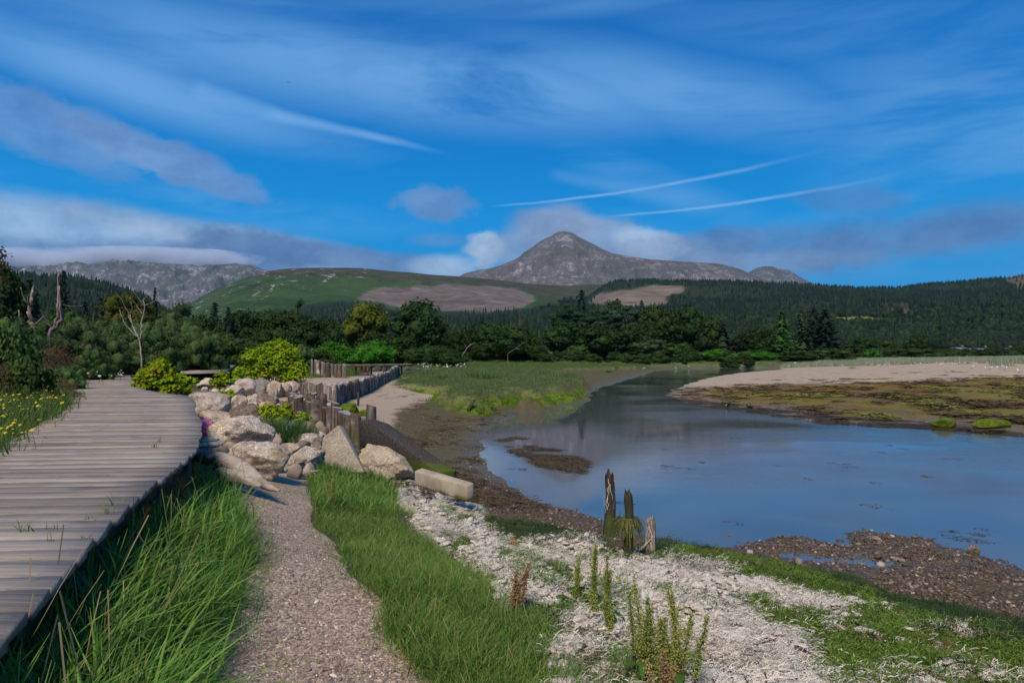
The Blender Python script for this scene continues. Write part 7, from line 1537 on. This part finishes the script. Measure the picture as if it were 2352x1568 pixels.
# houses and van at the far right
m_wall, g = new_mat('dark_render'); g.out(g.mix(g.noise(2, 3, .6, g.obj()), (.10, .085, .07), (.16, .135, .11)), .9); m_roof, g = new_mat('slate_roof'); g.out(g.mix(g.noise(3, 4, .6, g.obj()), (.05, .05, .055), (.10, .10, .105)), .8); m_win, g = new_mat('window_glass'); g.out((.02, .025, .03), .15, spec=.5); m_frm, g = new_mat('window_frame'); g.out((.5, .5, .48), .7); m_blue, g = new_mat('blue_roof'); g.out((.18, .22, .28), .6)
def house(px, base_, w, wh, rh, d, label, mw, mr, nwin, dep=7.0, nm='house'):
    x = (px - HX) / F * d; z = CZ + (HY - base_) / F * d; W = w / F * d; Hw = wh / F * d; Hr = rh / F * d; zg = gz(x, d); o = empty(nm, (x, d, z), label, 'house')
    mb = MB(); mb.box((0, 0, Hw / 2 - max(z - zg, 0) / 2 - .3), (W, dep, Hw + max(z - zg, 0) + .6)); mb.add([(-W / 2, -dep / 2, Hw), (-W / 2, dep / 2, Hw), (-W / 2, 0, Hw + Hr), (W / 2, -dep / 2, Hw), (W / 2, dep / 2, Hw), (W / 2, 0, Hw + Hr)], None, [(0, 2, 1), (3, 4, 5)]); link('wall', mb.mesh('wall', mw, smooth=False), o)
    for s in (-1, 1):
        e = .35; mb = MB(); a = np.array([(-W / 2 - e, s * (dep / 2 + e), Hw - .2), (W / 2 + e, s * (dep / 2 + e), Hw - .2), (-W / 2 - e, 0, Hw + Hr + .02), (W / 2 + e, 0, Hw + Hr + .02)]); mb.hexa(np.vstack([a, a + [0, 0, .15]])); link('roof', mb.mesh('roof', mr, smooth=False), o)
    mb = MB(); mb.box((W * .3, 0, Hw + Hr + .3), (.7, .7, 1.2)); link('chimney', mb.mesh('chimney', mw, smooth=False), o)
    for i in range(nwin):
        f = MB(); X = -W / 2 + W * (i + .5) / nwin; f.box((X, -dep / 2 - .03, Hw * .55), (1.3, .08, 1.2)); fo = link('window', f.mesh('window', m_frm, smooth=False), o); q = MB(); q.box((X, -dep / 2 - .08, Hw * .55), (1.05, .04, .95)); link('pane', q.mesh('pane', m_win, smooth=False), fo)
    return o
house(2203, 807, 22, 5, 4, 250, 'small house with blue-grey roof among the trees at the right', m_wall, m_blue, 3); house(2252, 808, 38, 5, 4, 255, 'long low dark-roofed house among the trees at the far right', m_wall, m_roof, 5); house(2314, 808, 20, 5, 4, 262, 'second low dark house at the far right edge of the trees', m_wall, m_roof, 3)
m_van, g = new_mat('van_paint'); g.out((.35, .62, .60), .35, spec=.5)
x = (2202 - HX) / F * 205; z = gz(x, 205); o = empty('camper_van', (x, 205, z), 'small pale turquoise van parked at the foot of the trees at the right', 'van')
mb = MB(); mb.add([(-2.1, -.85, .35), (2.1, -.85, .35), (2.1, .85, .35), (-2.1, .85, .35), (-2.1, -.85, 1.1), (2.1, -.85, 1.0), (2.1, .85, 1.0), (-2.1, .85, 1.1), (-2.0, -.75, 1.9), (1.1, -.75, 1.9), (1.1, .75, 1.9), (-2.0, .75, 1.9)], [(0, 1, 5, 4), (1, 2, 6, 5), (2, 3, 7, 6), (3, 0, 4, 7), (4, 5, 9, 8), (5, 6, 10, 9), (6, 7, 11, 10), (7, 4, 8, 11), (8, 9, 10, 11), (0, 3, 2, 1)]); link('body', mb.mesh('body', m_van, smooth=False), o)
for sx in (-1.3, 1.3):
    for sy in (-.82, .82):
        mb = MB(); mb.tube([(sx, sy - .1, .33), (sx, sy + .1, .33)], .33, 12); link('wheel', mb.mesh('wheel', m_b), o)
for X in (-1.2, .0): mb = MB(); mb.box((X, -.82, 1.5), (.9, .04, .45)); link('window', mb.mesh('window', m_win, smooth=False), o)
x, d, z = on_ground(1826, 835); mb = MB(); mb.box((0, 0, .5), (.5, .1, .8)); tag(link('notice_board', mb.mesh('notice_board', m_frm, smooth=False), None, (x, d, z)), 'small pale notice board on the bank at the left end of the spit grass', 'sign')

gst = stone_mat('boulder_bank_stones', [(0, (.34, .26, .20)), (.3, (.46, .38, .30)), (.55, (.22, .17, .14)), (.75, (.55, .48, .40)), (.9, (.16, .12, .10))])
gs = []
for i in range(4):
    q = rock_mesh(300 + i, 2, gst); gs.append(q)
field('bank_stones', gs, 900, (-.50, -.22), (8.0, 34), lambda M_, x, y_, z, px, py: M_['rocks'] * (py < 1100) * 1.0, (.07, .30), 'small stones packed between the big boulders beside the boardwalk', 'stones', 124, -.2, .3)
field('beach_weed', kp, 2600, (-.25, .05), (11, 40), lambda M_, x, y_, z, px, py: ((M_['sand'] < .4) * (z > .02) * (z < .6) * (M_['marsh'] < .3) * (px > 850)) * sstep(.0, .3, fbm(x * .8, y_ * .5, o=3, s=144)), (.8, 2.2), 'scraps of brown weed over the muddy foreshore', 'seaweed', 125, .004, .05)

# ------------------------------------------------------------------ thin haze over the valley
mh = bpy.data.materials.new('haze'); mh.use_nodes = True; nt = mh.node_tree; nt.nodes.clear()
pv = nt.nodes.new('ShaderNodeVolumePrincipled'); pv.inputs['Color'].default_value = (.35, .70, 1.0, 1); pv.inputs['Density'].default_value = 2.4e-5; pv.inputs['Anisotropy'].default_value = .1
oo = nt.nodes.new('ShaderNodeOutputMaterial'); nt.links.new(pv.outputs[0], oo.inputs['Volume'])
mb = MB(); mb.box((0, 0, 0), (26000, 12800, 1100)); hz = link('haze', mb.mesh('haze', mh, smooth=False), None, (0, 6300, 1100 / 2 - 4)); tag(hz, 'faint blue haze filling the valley in front of the mountains', 'haze', kind='stuff')
# cloud resting on the rocky range at the far left, and a wisp on the shoulder of the mountain
def cloud(px, py, w, h, d, dep, dens, label, seed):
    c = np.array(P3(px, py, d)); V, T = ICO[3]; V = V * [w / F * d / 2, dep / 2, h / F * d / 2]; mc = bpy.data.materials.new('cloud_vapour'); mc.use_nodes = True; g = G(mc.node_tree)
    o_ = g.obj(); n_ = g.noise(.0042, 5, .6, g.mapping(o_, scale=(.7, .7, 1.3), loc=(seed, 0, 0)))
    e = g.n('ShaderNodeVectorMath', operation='LENGTH'); g.put(e.inputs[0], g.mapping(o_, scale=(2 * F / (w * d), 2 / dep, 2 * F / (h * d)))); 
    den = g.m('MULTIPLY', g.rng(g.m('SUBTRACT', n_, g.m('MULTIPLY', e.outputs['Value'], .42)), .04, .34), dens)
    v = g.n('ShaderNodeVolumePrincipled'); v.inputs['Color'].default_value = (.80, .87, 1, 1); g.put(v.inputs['Density'], den)
    oo = g.n('ShaderNodeOutputMaterial'); g.t.links.new(v.outputs[0], oo.inputs['Volume']); mb = MB(); mb.add(V, None, T); o = link('cloud', mb.mesh('cloud', mc), None, tuple(c)); return tag(o, label, 'cloud')
cloud(230, 596, 780, 62, 6120, 620, .011, 'long low cloud hiding the crest of the rocky range at the far left', 1)
#cloud(1765, 606, 200, 40, 6300, 500, .006, 'small wisp of cloud on the far rounded peak right of the mountain', 5)
